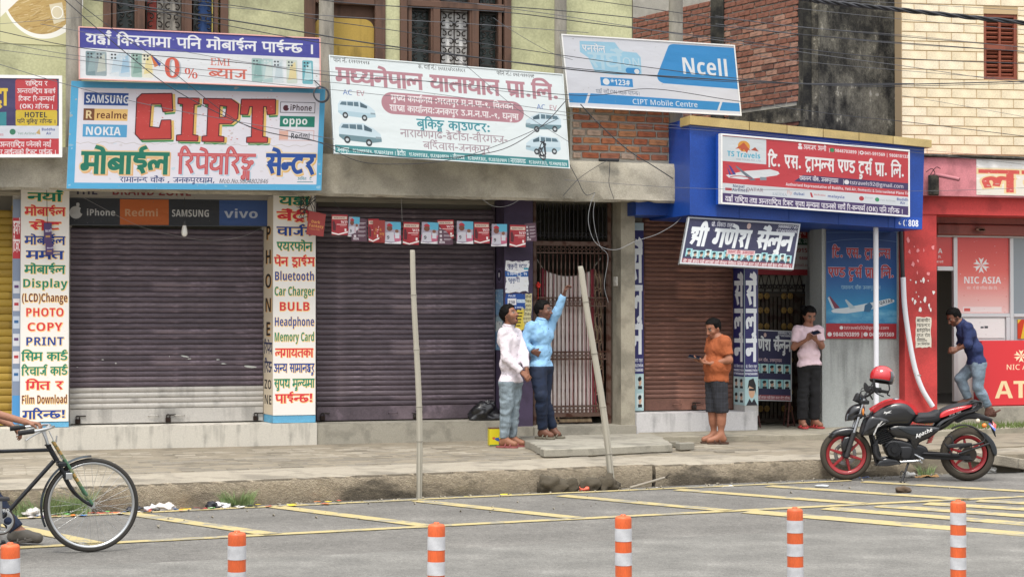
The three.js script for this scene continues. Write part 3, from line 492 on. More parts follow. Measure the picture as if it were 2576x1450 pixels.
const shut1 = shutter('roller_shutter', 'dark purple roller shutter with white painted bottom slats, below the brand strip', 'shop shutters', 173, 663, -0.36, 2.86, 0.52, 0.062, purpleM, { railM: shutterWhiteM[0], mats: (i, n) => i < 4 ? shutterWhiteM[i % 2] : purpleM[Math.floor(rnd() * 4)] });
shutter('roller_shutter', 'dusty dark purple roller shutter behind the row of red paper flags', 'shop shutters', 794, 1242, -0.36, 3.14, 0.505, 0.062, purpleM, { locks: [-0.47, 0.05] });
shutter('roller_shutter', 'reddish brown roller shutter of the salon behind the man in orange', 'shop shutters', 1620, 1842, -0.34, 3.1, 0.56, 0.058, brownShM, { locks: [0.05], rail: 0.16 });
shutter('roller_shutter', 'ochre yellow roller shutter cut off by the left edge', 'shop shutters', -150, 32, -0.36, 3.05, 0.52, 0.085, yellowShM, { locks: [] });

for (const [px, py, w, h, a] of [[465, 896, 0.11, 0.02, -0.2], [475, 902, 0.05, 0.012, 0.1], [290, 913, 0.026, 0.022, 0], [257, 904, 0.04, 0.012, 0], [547, 904, 0.05, 0.016, 0], [562, 914, 0.07, 0.016, -0.1], [630, 922, 0.16, 0.035, -0.15], [425, 896, 0.008, 0.02, 0], [193, 923, 0.025, 0.008, 0]]) { const c = at(px, py, -0.338), pts = []; for (let k = 0; k < 9; k++) { const t = k / 9 * 6.283, r = rr(0.6, 1.1); pts.push(V(c.x + (Math.cos(t) * w * Math.cos(a) - Math.sin(t) * h * Math.sin(a)) * r * 0.5, c.y + (Math.sin(t) * h + Math.cos(t) * w * Math.sin(a)) * r * 0.5, -0.341)); } part(shut1, 'paint_fleck', slab(pts, 0.004), M('#b9bcb6', 0.8)); }
// ---------------------------------------------------------------- brick building behind, seen along its side
{
  const R0 = at(2024, 400, -1), dir = V(-0.306, 0, -0.952).normalize(), L = 3.75, turn = Math.atan2(-dir.z, dir.x);
  const b = thing('brick_building', 'unfinished red brick side wall with dark concrete columns and mouldy front wall', 'building', V(R0.x, 0.2, R0.z), undefined, turn);
  // own frame: x runs back along the side wall, z points away from the street view, so the visible face is at z = 0 side facing -z
  const y0 = 3.0, y1 = 7.0, o = -0.2;
  const F = (x0, x1, ya, yb, z0, z1) => box(x0, x1, ya + o, yb + o, -z1, -z0);
  const face = 1; // outward side
  partL(b, 'mortar', F(0.02, L, y0, y1, -0.3, -0.012), mortarM);
  const bm = [0, 1, 2, 3].map(() => { const g = new RoundedBoxGeometry(1, 1, 1, 1, 0.05), p = g.attributes.position; for (let i = 0; i < p.count; i++) p.setXYZ(i, p.getX(i) * (1 + rr(-0.04, 0.04)), p.getY(i) * (1 + rr(-0.08, 0.08)), p.getZ(i)); return uvm(g, 0.3); });
  const rest = []; let count = 0;
  for (let r = 0; r < 30; r++) {
    const y = 4.3 + r * 0.083; let x = (r % 2) * -0.13 + rr(-0.03, 0.03);
    while (x < L) {
      const l = 0.25 * rr(0.9, 1.06), a = Math.max(0.02, x), c = Math.min(L, x + l); x += l; if (c - a < 0.05) continue;
      if (y < 4.66 && a < 1.4) { if (y > 4.42) continue; } if (y > 6.3) continue;
      const g = bm[Math.floor(rnd() * 4)], m = brickM[Math.floor(rnd() * 5)], px = (a + c) / 2, py = y + 0.04 + rr(-0.003, 0.003) + o, pz = 0.045 + rr(-0.008, 0.006);
      if (count < 298) { const q = new THREE.Mesh(g, m); q.name = 'brick'; q.scale.set(c - a - 0.016, 0.064, 0.1); q.position.set(px, py, pz); q.rotation.z = rr(-0.012, 0.012); b.add(q); count++; }
      else rest.push(g.clone().scale(c - a - 0.016, 0.064, 0.1).translate(px, py, pz));
    }
  }
  if (rest.length) { const s = partL(b, 'brickwork', rest, brickM[1]); s.userData.kind = 'stuff'; }
  partL(b, 'column', F(1.62, 1.9, y0, y1, -0.3, 0.02), darkMouldM);
  partL(b, 'beam', F(-0.05, 1.5, 4.44, 4.66, -0.3, 0.025), frameConcM);
  // corner column and mouldy front wall, given in world coordinates
  const toL = (g) => { b.updateMatrixWorld(true); g.applyMatrix4(b.matrixWorld.clone().invert()); return g; };
  partL(b, 'column', toL(box(X(2022, -0.96), X(2043, -0.96), 3, 7.2, -1.3, -0.96)), darkMouldM);
  partL(b, 'column', toL(box(X(2043, -0.99) + 0.003, X(2060, -0.99), 3, 7.2, -1.3, -0.99)), frameConcM);
  partL(b, 'front_wall', toL(box(X(2060, -1.02) + 0.003, X(2300, -1.02), 3, 7.2, -1.3, -1.02)), M('#8f8c84', 0.96, { map: rep(mouldMap, 0.8, 0.5), bumpMap: roughBump, bumpScale: 0.01 }));
  partL(b, 'inner_floor', toL(box(X(1560, -4), X(2300, -1.2), 3.0, 3.1, -5, -1.35)), concreteM);
  partL(b, 'rear_wall', toL(box(X(1500, -5), X(1900, -5), 3.0, 7.2, -5.2, -5)), concreteM);
}
// ---------------------------------------------------------------- cream building
{
  const P0 = at(2270, 600, -0.62), a = Math.atan(0.14);
  const c = thing('cream_building', 'cream painted wall of scored blocks with one louvred brown window', 'building', V(P0.x, 0.3, P0.z), undefined, -a);
  c.updateMatrixWorld(true); const inv = c.matrixWorld.clone().invert();
  const loc = (px, py) => at(px, py, P0.z, 0.14, P0.x).applyMatrix4(inv);
  const w0 = loc(2476, 199), w1 = loc(2560, 36), pw = 0.36, ph = 0.1285, yb = loc(2400, 388).y, W = 3.4;
  const geos = [[0, w0.x, yb - 0.6, 7], [w1.x, W, yb - 0.6, 7], [w0.x, w1.x, yb - 0.6, w0.y], [w0.x, w1.x, w1.y, 7]].map(([x0, x1, ya, yc]) => box(x0, x1, ya, yc, -0.25, -0.006));
  partL(c, 'joint_render', geos, creamJointM);
  const bg = {}; const blk = (w, h) => { const k = w.toFixed(3) + h.toFixed(3); return bg[k] ??= uvm(new RoundedBoxGeometry(w, h, 0.02, 1, 0.004)); };
  for (let r = 0; r < 20; r++) for (let k = -1; k < 8; k++) {
    let x0 = k * pw + (r % 2) * pw / 2, x1 = x0 + pw, ya = yb + r * ph, yc = ya + ph; x0 = Math.max(x0, 0); x1 = Math.min(x1, 2.6); if (x1 - x0 < 0.06) continue;
    const overY = yc > w0.y + 0.01 && ya < w1.y - 0.01; const list = [];
    if (overY && x1 > w0.x && x0 < w1.x) { if (w0.x - x0 > 0.04) list.push([x0, w0.x]); if (x1 - w1.x > 0.04) list.push([w1.x, x1]); } else list.push([x0, x1]);
    for (const [p, q] of list) { const m = new THREE.Mesh(blk(Math.round((q - p - 0.012) * 200) / 200, ph - 0.013), creamM[Math.floor(rnd() * 3)]); m.name = 'block'; m.position.set((p + q) / 2, (ya + yc) / 2, -0.006 + rr(-0.001, 0.001)); c.add(m); }
  }
  const win = new THREE.Group(); win.name = 'window'; c.add(win);
  const f = 0.045, xm = (w0.x + w1.x) / 2, ym = lerp(w0.y, w1.y, 0.49);
  partL(win, 'frame', [rbox(w0.x, w0.x + f, w0.y, w1.y, -0.12, -0.02, 0.006), rbox(w1.x - f, w1.x, w0.y, w1.y, -0.12, -0.02, 0.006), rbox(w0.x + f, w1.x - f, w1.y - f, w1.y, -0.12, -0.02, 0.006), rbox(w0.x + f, w1.x - f, w0.y, w0.y + f, -0.12, -0.02, 0.006), rbox(w0.x + f, w1.x - f, ym - 0.04, ym + 0.05, -0.11, -0.025, 0.006), rbox(xm - 0.018, xm + 0.018, w0.y + f, ym - 0.04, -0.11, -0.03, 0.005), rbox(xm - 0.018, xm + 0.018, ym + 0.05, w1.y - f, -0.11, -0.03, 0.005)], woodRedM);
  partL(win, 'room', [box(w0.x - 0.6, w1.x + 0.6, w0.y - 0.6, w1.y + 0.6, -2.3, -2.2), box(w0.x - 0.7, w0.x - 0.6, w0.y - 0.6, w1.y + 0.6, -2.2, -0.25), box(w1.x + 0.6, w1.x + 0.7, w0.y - 0.6, w1.y + 0.6, -2.2, -0.25), box(w0.x - 0.6, w1.x + 0.6, w0.y - 0.7, w0.y - 0.6, -2.2, -0.25), box(w0.x - 0.6, w1.x + 0.6, w1.y + 0.6, w1.y + 0.7, -2.2, -0.25)], concreteM);
  const sg = new THREE.BoxGeometry((w1.x - w0.x) / 2 - f - 0.02, 0.028, 0.05).rotateX(0.6);
  for (const s of [-1, 1]) for (const [ya, yc] of [[w0.y + f + 0.02, ym - 0.06], [ym + 0.07, w1.y - f - 0.02]]) for (let y = ya; y < yc; y += 0.062) { const m = new THREE.Mesh(sg, woodRedM); m.name = 'slat'; m.position.set(xm + s * ((w1.x - w0.x) / 4 - f / 4), y + 0.015, -0.075); win.add(m); }
}
// ---------------------------------------------------------------- blue canopy of the travel office
const canZ = [1.0, -0.1, X(1735, 1)]; // z at the left end, slope along x
const can = (px, py, off = 0) => at(px, py, canZ[0] + off, canZ[1], canZ[2]);
const canopy = thing('shop_canopy', 'blue clad shop canopy with a tan tiled coping above the travel office', 'canopy', V(9.6, 2.6, -0.3));
{
  const back = V(0, 0, -1.75);
  part(canopy, 'fascia', uvm(slab([can(1735, 540), can(2320, 577), can(2326, 350), can(1735, 296)], 1.2, false, back)), bluePanelM);
  const joints = [1735, 1885, 1980, 2071, 2161, 2247, 2345];
  const ty = (px) => lerp(290, 352, (px - 1735) / 610);
  for (let i = 0; i < 6; i++) { const a = joints[i] + 1, b = joints[i + 1] - 1, h0 = lerp(16, 13, i / 6), h1 = lerp(16, 13, (i + 1) / 6); part(canopy, 'coping_tile', uvm(slab([can(a, ty(a) + h0 + 6, 0.06), can(b, ty(b) + h1 + 6, 0.06), can(b, ty(b), 0.06), can(a, ty(a), 0.06)], 0.3, false, V(0, 0, -0.32))), tanM[i % 3]); }
  for (let i = 1; i < 5; i++) { const px = 1735 + i * 125; part(canopy, 'seam', uvm(slab([can(px - 0.8, 541 + i * 8, 0.003), can(px + 0.8, 541 + i * 8, 0.003), can(px + 0.8, 318 + i * 11, 0.003), can(px - 0.8, 318 + i * 11, 0.003)], 0.002)), M('#123a86', 0.6)); }
  part(canopy, 'side_band', [box(X(1600, 0.3), X(1735, 0.3), Y(1660, 541, 0.3), Y(1660, 508, 0.3) , -0.3, 0.3)], bluePanelM);
  part(canopy, 'soffit', box(X(1600, -0.3), X(2262, 0.2), 3.06, 3.1, -1.4, 0.28), M('#8b887f', 0.9));
  const num = canvas(256, 96, '#1d4fb0', (x) => { x.fillStyle = '#f4f5f7'; x.font = 'bold 76px sans-serif'; x.save(); x.scale(0.8, 1); x.fillText('C', 92, 76); x.fillText('808', 156, 76); x.fillStyle = '#1d4fb0'; x.fillRect(115, 0, 16, 96); x.fillStyle = '#f4f5f7'; x.restore(); x.beginPath(); x.arc(46, 52, 13, 0, 7); x.fill(); x.fillStyle = '#1d4fb0'; x.beginPath(); x.arc(52, 48, 9, 0, 7); x.fill(); });
  part(canopy, 'number', slab([can(2252, 573.5, 0.008), can(2319, 576, 0.008), can(2319, 547, 0.008), can(2252, 544.5, 0.008)], 0.006, true), M('#ffffff', 0.5, { map: num }));
}
// ---------------------------------------------------------------- salon pillar, travel office porch, dark gate
{
  const s = thing('shop_porch', 'grey walled porch of the travel office with a narrow salon pillar', 'building', V(9.3, 0.32, -0.8));
  part(s, 'pillar', box(X(1873, 0), X(1907, 0), 0.5, 3.1, -0.34, 0), M('#c9c6c4', 0.9, { map: grainMap }));
  part(s, 'wall', box(X(2068, -0.15), X(2282, -0.15), 0.3, 3.1, -0.5, -0.15), greyWallM);
  part(s, 'wall_return', box(X(2068, -0.5), X(2068, -0.5) + 0.18, 0.3, 3.1, -1.6, -0.503), greyWallM);
  part(s, 'wall_return', box(X(1903, -0.34) - 0.1, X(1903, -0.34), 0.3, 3.1, -1.6, -0.345), greyWallM);
  part(s, 'rear_wall', box(X(1880, -1.6), X(2110, -1.6), 0.3, 3.1, -1.8, -1.6), greyWallM);
  const g = thing('metal_gate', 'dark iron double gate with gilded rosettes behind the standing woman', 'gate', V(X(1985, -1), 0.32, -1));
  const gx0 = X(1895, -1), gx1 = X(2066, -1), gy0 = 0.34, gy1 = Y(1985, 737, -1), t = 0.05;
  const gm = M('#4c4237', 0.65, { metalness: 0.3, map: rep(rustMap, 2) });
  const leaf = (a, b) => { const n = Math.round((b - a - 2 * t) / 0.065), dx = (b - a - 2 * t) / n;
    part(g, 'frame', [box(a, a + t, gy0, gy1, -1.03, -0.99), box(b - t, b, gy0, gy1, -1.03, -0.99), box(a + t, b - t, gy0, gy0 + t, -1.03, -0.99), box(a + t, b - t, gy1 - t, gy1, -1.03, -0.99), box(a + t, b - t, (gy0 + gy1) / 2 - 0.03, (gy0 + gy1) / 2 + 0.03, -1.028, -0.992)], gm);
    for (let i = 0; i < n; i++) part(g, 'bar', rbox(a + t + i * dx + 0.006, a + t + (i + 1) * dx - 0.006, gy0 + t, gy1 - t, -1.025, -1.0 + (i % 2) * 0.006, 0.008), gm); };
  const mid = X(1996, -1); leaf(gx0, mid - 0.006); leaf(mid + 0.006, gx1);
  part(g, 'backing', box(gx0, gx1, gy0, gy1, -1.06, -1.04), gm);
  const gold = M('#a98f4e', 0.45, { metalness: 0.4, map: rep(rustMap, 3) }), petal = [];
  for (let k = 0; k < 8; k++) petal.push(new THREE.SphereGeometry(0.02, 6, 4).scale(1, 1, 0.5).translate(Math.cos(k * 0.785) * 0.026, Math.sin(k * 0.785) * 0.026, 0)); petal.push(new THREE.SphereGeometry(0.02, 7, 5).scale(1, 1, 0.8).translate(0, 0, 0.008));
  const ros = join(petal);
  for (const py of [744, 780, 820, 862, 905, 985, 1027]) for (const px of [1913, 1929, 1972, 1988, 2036, 2053]) { const p = at(px, py, -0.985), m = new THREE.Mesh(ros, gold); m.name = 'rosette'; m.position.copy(p).sub(g.position); g.add(m); }
  // iron scrollwork above the gate
  const sc = [], y0 = gy1 + 0.02, y1 = Y(1985, 692, -1), hx = 0.115;
  for (let x = gx0; x < gx1 - 0.05; x += hx) { const c = x + hx / 2, h = y1 - y0; for (const m of [-1, 1]) { const p = []; for (let i = 0; i <= 16; i++) { const q = i / 16 * 5, r = 0.045 * (1 - q / 7); p.push(V(c + m * (0.0 + Math.cos(q) * r - 0.03), y0 + 0.06 + Math.sin(q) * r, -1.0)); } sc.push(tube(p, 0.008, 18, 4), rod(V(c, y0, -1), V(c + m * hx * 0.45, y1, -1), 0.007, 0.007, 5)); } }
  sc.push(box(gx0, gx1, y0 - 0.015, y0, -1.01, -0.99), box(gx0, gx1, y1, y1 + 0.015, -1.01, -0.99));
  part(g, 'scrollwork', sc, ironM);
  const trM = M('#a8a69e', 0.9, { map: rep(stainMap, 2) }); part(g, 'transom_panel', box(gx0, gx1, y0 - 0.01, y1 + 0.02, -1.12, -1.08), trM);
}
// ---------------------------------------------------------------- the red bank front
const bank = thing('bank_building', 'red and pink bank front with glass panels and a dark open doorway', 'building', V(12.4, 0.3, -0.9));
{
  const yb = 0.545;
  part(bank, 'pillar', box(X(2276, 0), X(2357, 0), 0.3, 3.36, -0.75, 0), redWallM);
  part(bank, 'beam', box(X(2276, 0.02) + 0.003, X(2760, 0.02), Y(2440, 540, 0.02), Y(2440, 494, 0.02), -0.75, 0.02), redWallM);
  part(bank, 'fascia', box(X(2322, 0.12), X(2760, 0.12), Y(2440, 494, 0.12) + 0.002, Y(2440, 398, 0.12), -0.6, 0.12), pinkWallM);
  part(bank, 'fascia_top', rockSlab([V(X(2310, 0.16), 0, 0.18), V(X(2760, 0.16), 0, 0.18), V(X(2760, 0.16), 0, -0.3), V(X(2310, 0.16), 0, -0.3)], Y(2440, 390, 0.14), Y(2440, 398, 0.12) + 0.004, 0.02), frameConcM);
  const ltr = canvas(512, 440, '#d9d6d2', (x, W, H) => { rect(x, '#e3e1de', 0, 0, W, H); rect(x, '#d8d2c6', 0, 96, W, H - 96); for (const a of [34, 262]) say(x, 'ल', a, 150, 230, { color: '#c4524b', weight: 20, w: 170, outline: '#dcc394', ow: 12, cap: 'square' }); wear(x, W, H, 260, ['#e9e6e0', '#b9ada0', '#d8c8b8'], 2, 14, 3); });
  part(bank, 'painted_panel', slab([V(X(2458, 0.124), Y(2480, 490, 0.124), 0.126), V(X(2700, 0.124), Y(2480, 490, 0.124), 0.126), V(X(2700, 0.124), Y(2480, 400, 0.124), 0.126), V(X(2458, 0.124), Y(2480, 400, 0.124), 0.126)], 0.005, true), M('#ffffff', 0.85, { map: ltr }));
  const z = -0.7, Yz = (py) => Y(2440, py, z), x = (px) => X(px, z);
  part(bank, 'shutter_box', [rbox(x(2340), x(2760), Yz(592), Yz(566), -0.9, -0.5, 0.02), rbox(x(2340), x(2760), Yz(566) + 0.003, Yz(540) + 0.1, -0.9, -0.53, 0.02)], rollerBoxM);
  part(bank, 'plinth', box(X(2330, -0.12), X(2760, -0.12), 0.3, yb, -0.9, -0.12), concreteM);
  part(bank, 'floor', box(x(2340), x(2760), 0.3, yb - 0.002, -4, -0.905), M('#8f8d88', 0.6));
  part(bank, 'interior', [box(x(2300) - 0.3, x(2300) - 0.2, 0.3, 3.4, -4, -0.76), box(x(2300) - 0.3, x(2760), 0.3, 3.4, -4.1, -4), box(x(2300) - 0.3, x(2760), 3.38, 3.45, -4, -0.76), box(x(2760), x(2760) + 0.1, 0.3, 3.4, -4, -0.76)], M('#9a958c', 0.9));
  // aluminium frame
  const fr = []; const v = (p0, p1, y0, y1) => fr.push(rbox(x(p0), x(p1), Yz(y1), Yz(y0), z - 0.04, z + 0.02, 0.006));
  v(2398, 2408, 597, 1008); v(2540, 2549, 597, 1008); v(2357, 2397.5, 670, 681); v(2408.5, 2539.5, 788, 797); v(2549.5, 2640, 788, 797); v(2357, 2640, 592, 596.5); v(2530, 2539.5, 797.5, 1008);
  part(bank, 'window_frame', fr, aluM);
  const star = (c, cx, cy, r, col) => { c.save(); c.translate(cx, cy); c.fillStyle = col; for (let i = 0; i < 6; i++) { c.rotate(Math.PI / 3); c.beginPath(); c.moveTo(0, 0); c.lineTo(-r * 0.34, -r); c.lineTo(0, -r * 0.74); c.lineTo(r * 0.34, -r); c.closePath(); c.fill(); } c.restore(); };
  const nic = canvas(512, 740, '#e4544b', (c, W, H) => { const g = c.createLinearGradient(0, 0, 0, H); g.addColorStop(0, '#d8423c'); g.addColorStop(0.45, '#e76c62'); g.addColorStop(0.8, '#eeb2ab'); g.addColorStop(1, '#efc9c4'); c.fillStyle = g; c.fillRect(0, 0, W, H); star(c, 240, 270, 78, '#f2efee'); c.fillStyle = '#f0eceb'; c.font = 'bold 92px sans-serif'; c.textAlign = 'center'; c.save(); c.translate(250, 448); c.scale(0.94, 1); c.fillText('NIC ASIA', 0, 0); c.restore(); say(c, 'एन आई सी एशिया बैंक लि.', 250, 482, 26, { color: '#f3d9d5', align: 'c', weight: 12 }); rect(c, '#efdedb', 60, 676, 380, 50); rect(c, '#d0574f', 70, 690, 60, 30); wear(c, W, H, 60, ['#f4e5e2', '#c64942'], 2, 8, 9); });
  const glassy = (t) => MP('#ffffff', 0.25, { map: t, clearcoat: 0.5, clearcoatRoughness: 0.08 });
  const pane = (nm, p0, p1, y0, y1, m, zz = z - 0.01) => part(bank, nm, slab([V(x(p0), Yz(y1), zz), V(x(p1), Yz(y1), zz), V(x(p1), Yz(y0), zz), V(x(p0), Yz(y0), zz)], 0.006, true), m);
  pane('printed_pane', 2408.5, 2539.5, 597, 787.5, glassy(nic));
  const nic2 = canvas(160, 290, '#d8423c', (c, W, H) => { c.fillStyle = '#f2efee'; c.font = 'bold 66px sans-serif'; c.fillText('A', 18, 160); say(c, 'लि.', 20, 190, 20, { color: '#f2efee' }); say(c, 'को साथी', 2, 240, 18, { color: '#f2efee' }); });
  pane('printed_pane', 2357, 2397.5, 597, 669.5, glassy(nic2));
  const low = canvas(380, 170, '#e6e6e3', (c, W, H) => { rect(c, '#3d4247', 60, 60, 46, 26); shape(c, '#e6e6e3', [[70, 50], [84, 78], [96, 50]]); rect(c, '#4a4f54', 180, 70, 26, 16); rect(c, '#4a4f54', 212, 66, 30, 20); wear(c, W, H, 40, ['#cfcfcc', '#f4f4f2'], 2, 9, 4); });
  pane('pane', 2408.5, 2529.5, 797.5, 1007, MP('#dcdedd', 0.3, { clearcoat: 0.4 })); pane('notice', 2412, 2527, 800, 850, glassy(low), z + 0.002);
  pane('pane', 2549.5, 2640, 597, 787.5, MP('#8f999f', 0.12, { clearcoat: 0.6 }));
  pane('pane', 2549.5, 2640, 797.5, 1007, MP('#aab2b6', 0.15, { clearcoat: 0.6 }));
  pane('sticker', 2560, 2620, 803, 852, M('#ecd65e', 0.5, { map: canvas(128, 128, '#f0e08a', (c) => { shape(c, '#d8452f', [[0, 30], [20, 0], [128, 0], [128, 20], [34, 24], [16, 128], [0, 128]]); }) }), z + 0.003);
  // dark machine inside the doorway
  part(bank, 'cash_machine', [rbox(x(2357), x(2396), yb, Yz(765), -2.2, -1.2, 0.03), rbox(x(2359), x(2394), Yz(765), Yz(690), -2.2, -1.5, 0.03), rbox(x(2358), x(2390), Yz(890), Yz(880), -1.2, -1.1, 0.01)], M('#232328', 0.5));
  // illuminated box sign with ATM letters
  const sg = thing('bank_sign', 'red floor standing box sign with cream ATM letters', 'sign', V(X(2540, -0.3), yb, -0.45));
  const atm = canvas(640, 560, '#cf2f36', (c, W, H) => { star(c, 296, 130, 56, '#ecd9b4'); c.fillStyle = '#ecd9b4'; c.font = '64px sans-serif'; c.fillText('NIC ASIA', 180, 250); c.font = 'bold 210px sans-serif'; c.fillStyle = '#e3cd9f'; c.fillText('ATM', 96, 500); });
  const q = (px, py) => V(X(px, -0.3), Y(2520, py, -0.3), -0.3);
  part(sg, 'face', slab([q(2470, 1018), q(2682, 1018), q(2682, 858), q(2470, 858)], 0.01, true), MP('#ffffff', 0.3, { map: atm, clearcoat: 0.4 }));
  part(sg, 'case', rbox(X(2470, -0.3) - 0.01, X(2682, -0.3) + 0.01, yb, Y(2520, 856, -0.3), -0.5, -0.312, 0.01), M('#b5262d', 0.5));
}
// ---------------------------------------------------------------- sign boards
// three measured corners (top left, top right, bottom left) on a plane; a board with a frame
function board(name, label, TL, TR, BL, t, map, o = {}) {
  { const I = map.image, x = I.getContext('2d'); wear(x, I.width, I.height, 90, ['#b9b4aa', '#8f8a80', '#d9d6d0'], 1, 5, label.length); }
  const BR = TR.clone().add(BL).sub(TL), c = TL.clone().add(BR).multiplyScalar(0.5), root = thing(name, label, o.category ?? 'sign', V(c.x, Math.min(BL.y, BR.y), c.z), o.group);
  part(root, 'panel', slab([BL, BR, TR, TL], t, true, o.back), [MP('#d8d8d8', o.rough ?? 0.55, { map, clearcoat: o.coat ?? 0, clearcoatRoughness: 0.3, bumpMap: clothBump, bumpScale: 0.012 }), o.side ?? M('#b9b9b6', 0.7)]);
  if (o.frame) {
    const ex = TR.clone().sub(TL).normalize(), ey = TL.clone().sub(BL).normalize(), n = ex.clone().cross(ey).normalize(), w = o.fw ?? 0.02, f = n.clone().multiplyScalar(0.008), gs = [];
    const bar = (a, b, inn) => { const q = [a, b, b.clone().addScaledVector(inn, w), a.clone().addScaledVector(inn, w)].map((p) => p.clone().add(f)); gs.push(slab(q, t + 0.016)); };
    bar(BL, BR, ey); bar(TR, TL, ey.clone().negate()); bar(BR.clone().addScaledVector(ey, w), TR.clone().addScaledVector(ey, -w), ex.clone().negate()); bar(TL.clone().addScaledVector(ey, -w), BL.clone().addScaledVector(ey, w), ex);
    part(root, 'frame', gs, o.frame);
  }
  return root;
}
const whiteFrM = M('#e2e2e0', 0.5), steelFrM = M('#b5b8ba', 0.45, { metalness: 0.5 }), darkFrM = M('#4b4f52', 0.5, { metalness: 0.4 });
const INK = { blue: '#1c3f8f', green: '#137a63', red: '#cf3440', maroon: '#5a2130', gold: '#e9b86a' };
// 1 instalment sign above the CIPT board
board('shop_sign', 'blue and white instalment plan sign with phone pictures above the painted board', at(196, 66, 0.85), at(805, 95, 0.85), at(197, 199, 0.85), 0.03, canvas(1220, 280, '#eef1f4', (x, W, H) => {
  rect(x, '#4346a4', 0, 0, W, 112); say(x, 'यहाँ किस्तामा पनि मोबाईल पाईन्छ ।', 36, 40, 52, { color: '#f4f5f8', w: 1150, weight: 16 });
  const ph = (a, c1, c2, cam) => { rect(x, c1, a, 128, 56, 130, 8); shape(x, c2, [[a + 8, 240], [a + 20, 160], [a + 46, 138], [a + 52, 230]]); x.fillStyle = cam; for (const [u, v] of [[12, 142], [12, 160], [28, 142], [28, 160]]) { x.beginPath(); x.arc(a + u, v, 5, 0, 7); x.fill(); } };
  ph(34, '#7f9aa0', '#9bb3b6', '#2d3338'); ph(80, '#9fb0b4', '#c9cfc4', '#3b4348'); ph(150, '#e3ecf1', '#cfe2ee', '#22272c'); ph(196, '#cfe1ec', '#a9cce4', '#dfe8ee'); ph(256, '#a9c7bd', '#88ada3', '#22272c'); ph(310, '#f2efd9', '#f3e2a2', '#22272c'); shape(x, '#e0742f', [[350, 128], [392, 190], [372, 200]]); shape(x, '#2f3f98', [[350, 128], [404, 180], [396, 196]]);
  x.font = 'bold 150px serif'; x.fillStyle = '#b9c1c6'; x.fillText('0', 426, 258); x.fillStyle = '#dc5b45'; x.fillText('0', 418, 252); x.font = 'bold 76px serif'; x.fillText('%', 520, 252);
  x.font = '54px serif'; x.fillStyle = '#dd6b58'; x.fillText('EMI', 650, 176); say(x, 'ब्याज', 640, 196, 50, { color: '#dd6b58', w: 196, weight: 14 });
  ph(862, '#a9c9c6', '#8fb7b4', '#44505a'); ph(918, '#bcd6d6', '#d6e3df', '#dfe6e6'); ph(970, '#dfe9ec', '#c9d9df', '#39434a'); ph(1042, '#d6e0d4', '#e9d9a2', '#39434a'); ph(1124, '#6fb7c4', '#bfe3e8', '#2b3a44'); wear(x, W, H, 40, ['#b9bec2', '#d9dde0'], 2, 9, 2);
  x.strokeStyle = '#d98a80'; x.lineWidth = 4; x.strokeRect(2, 2, W - 4, H - 4);
}), { rough: 0.5, side: M('#c98a82', 0.7), frame: M('#d9a49c', 0.6), fw: 0.012 });
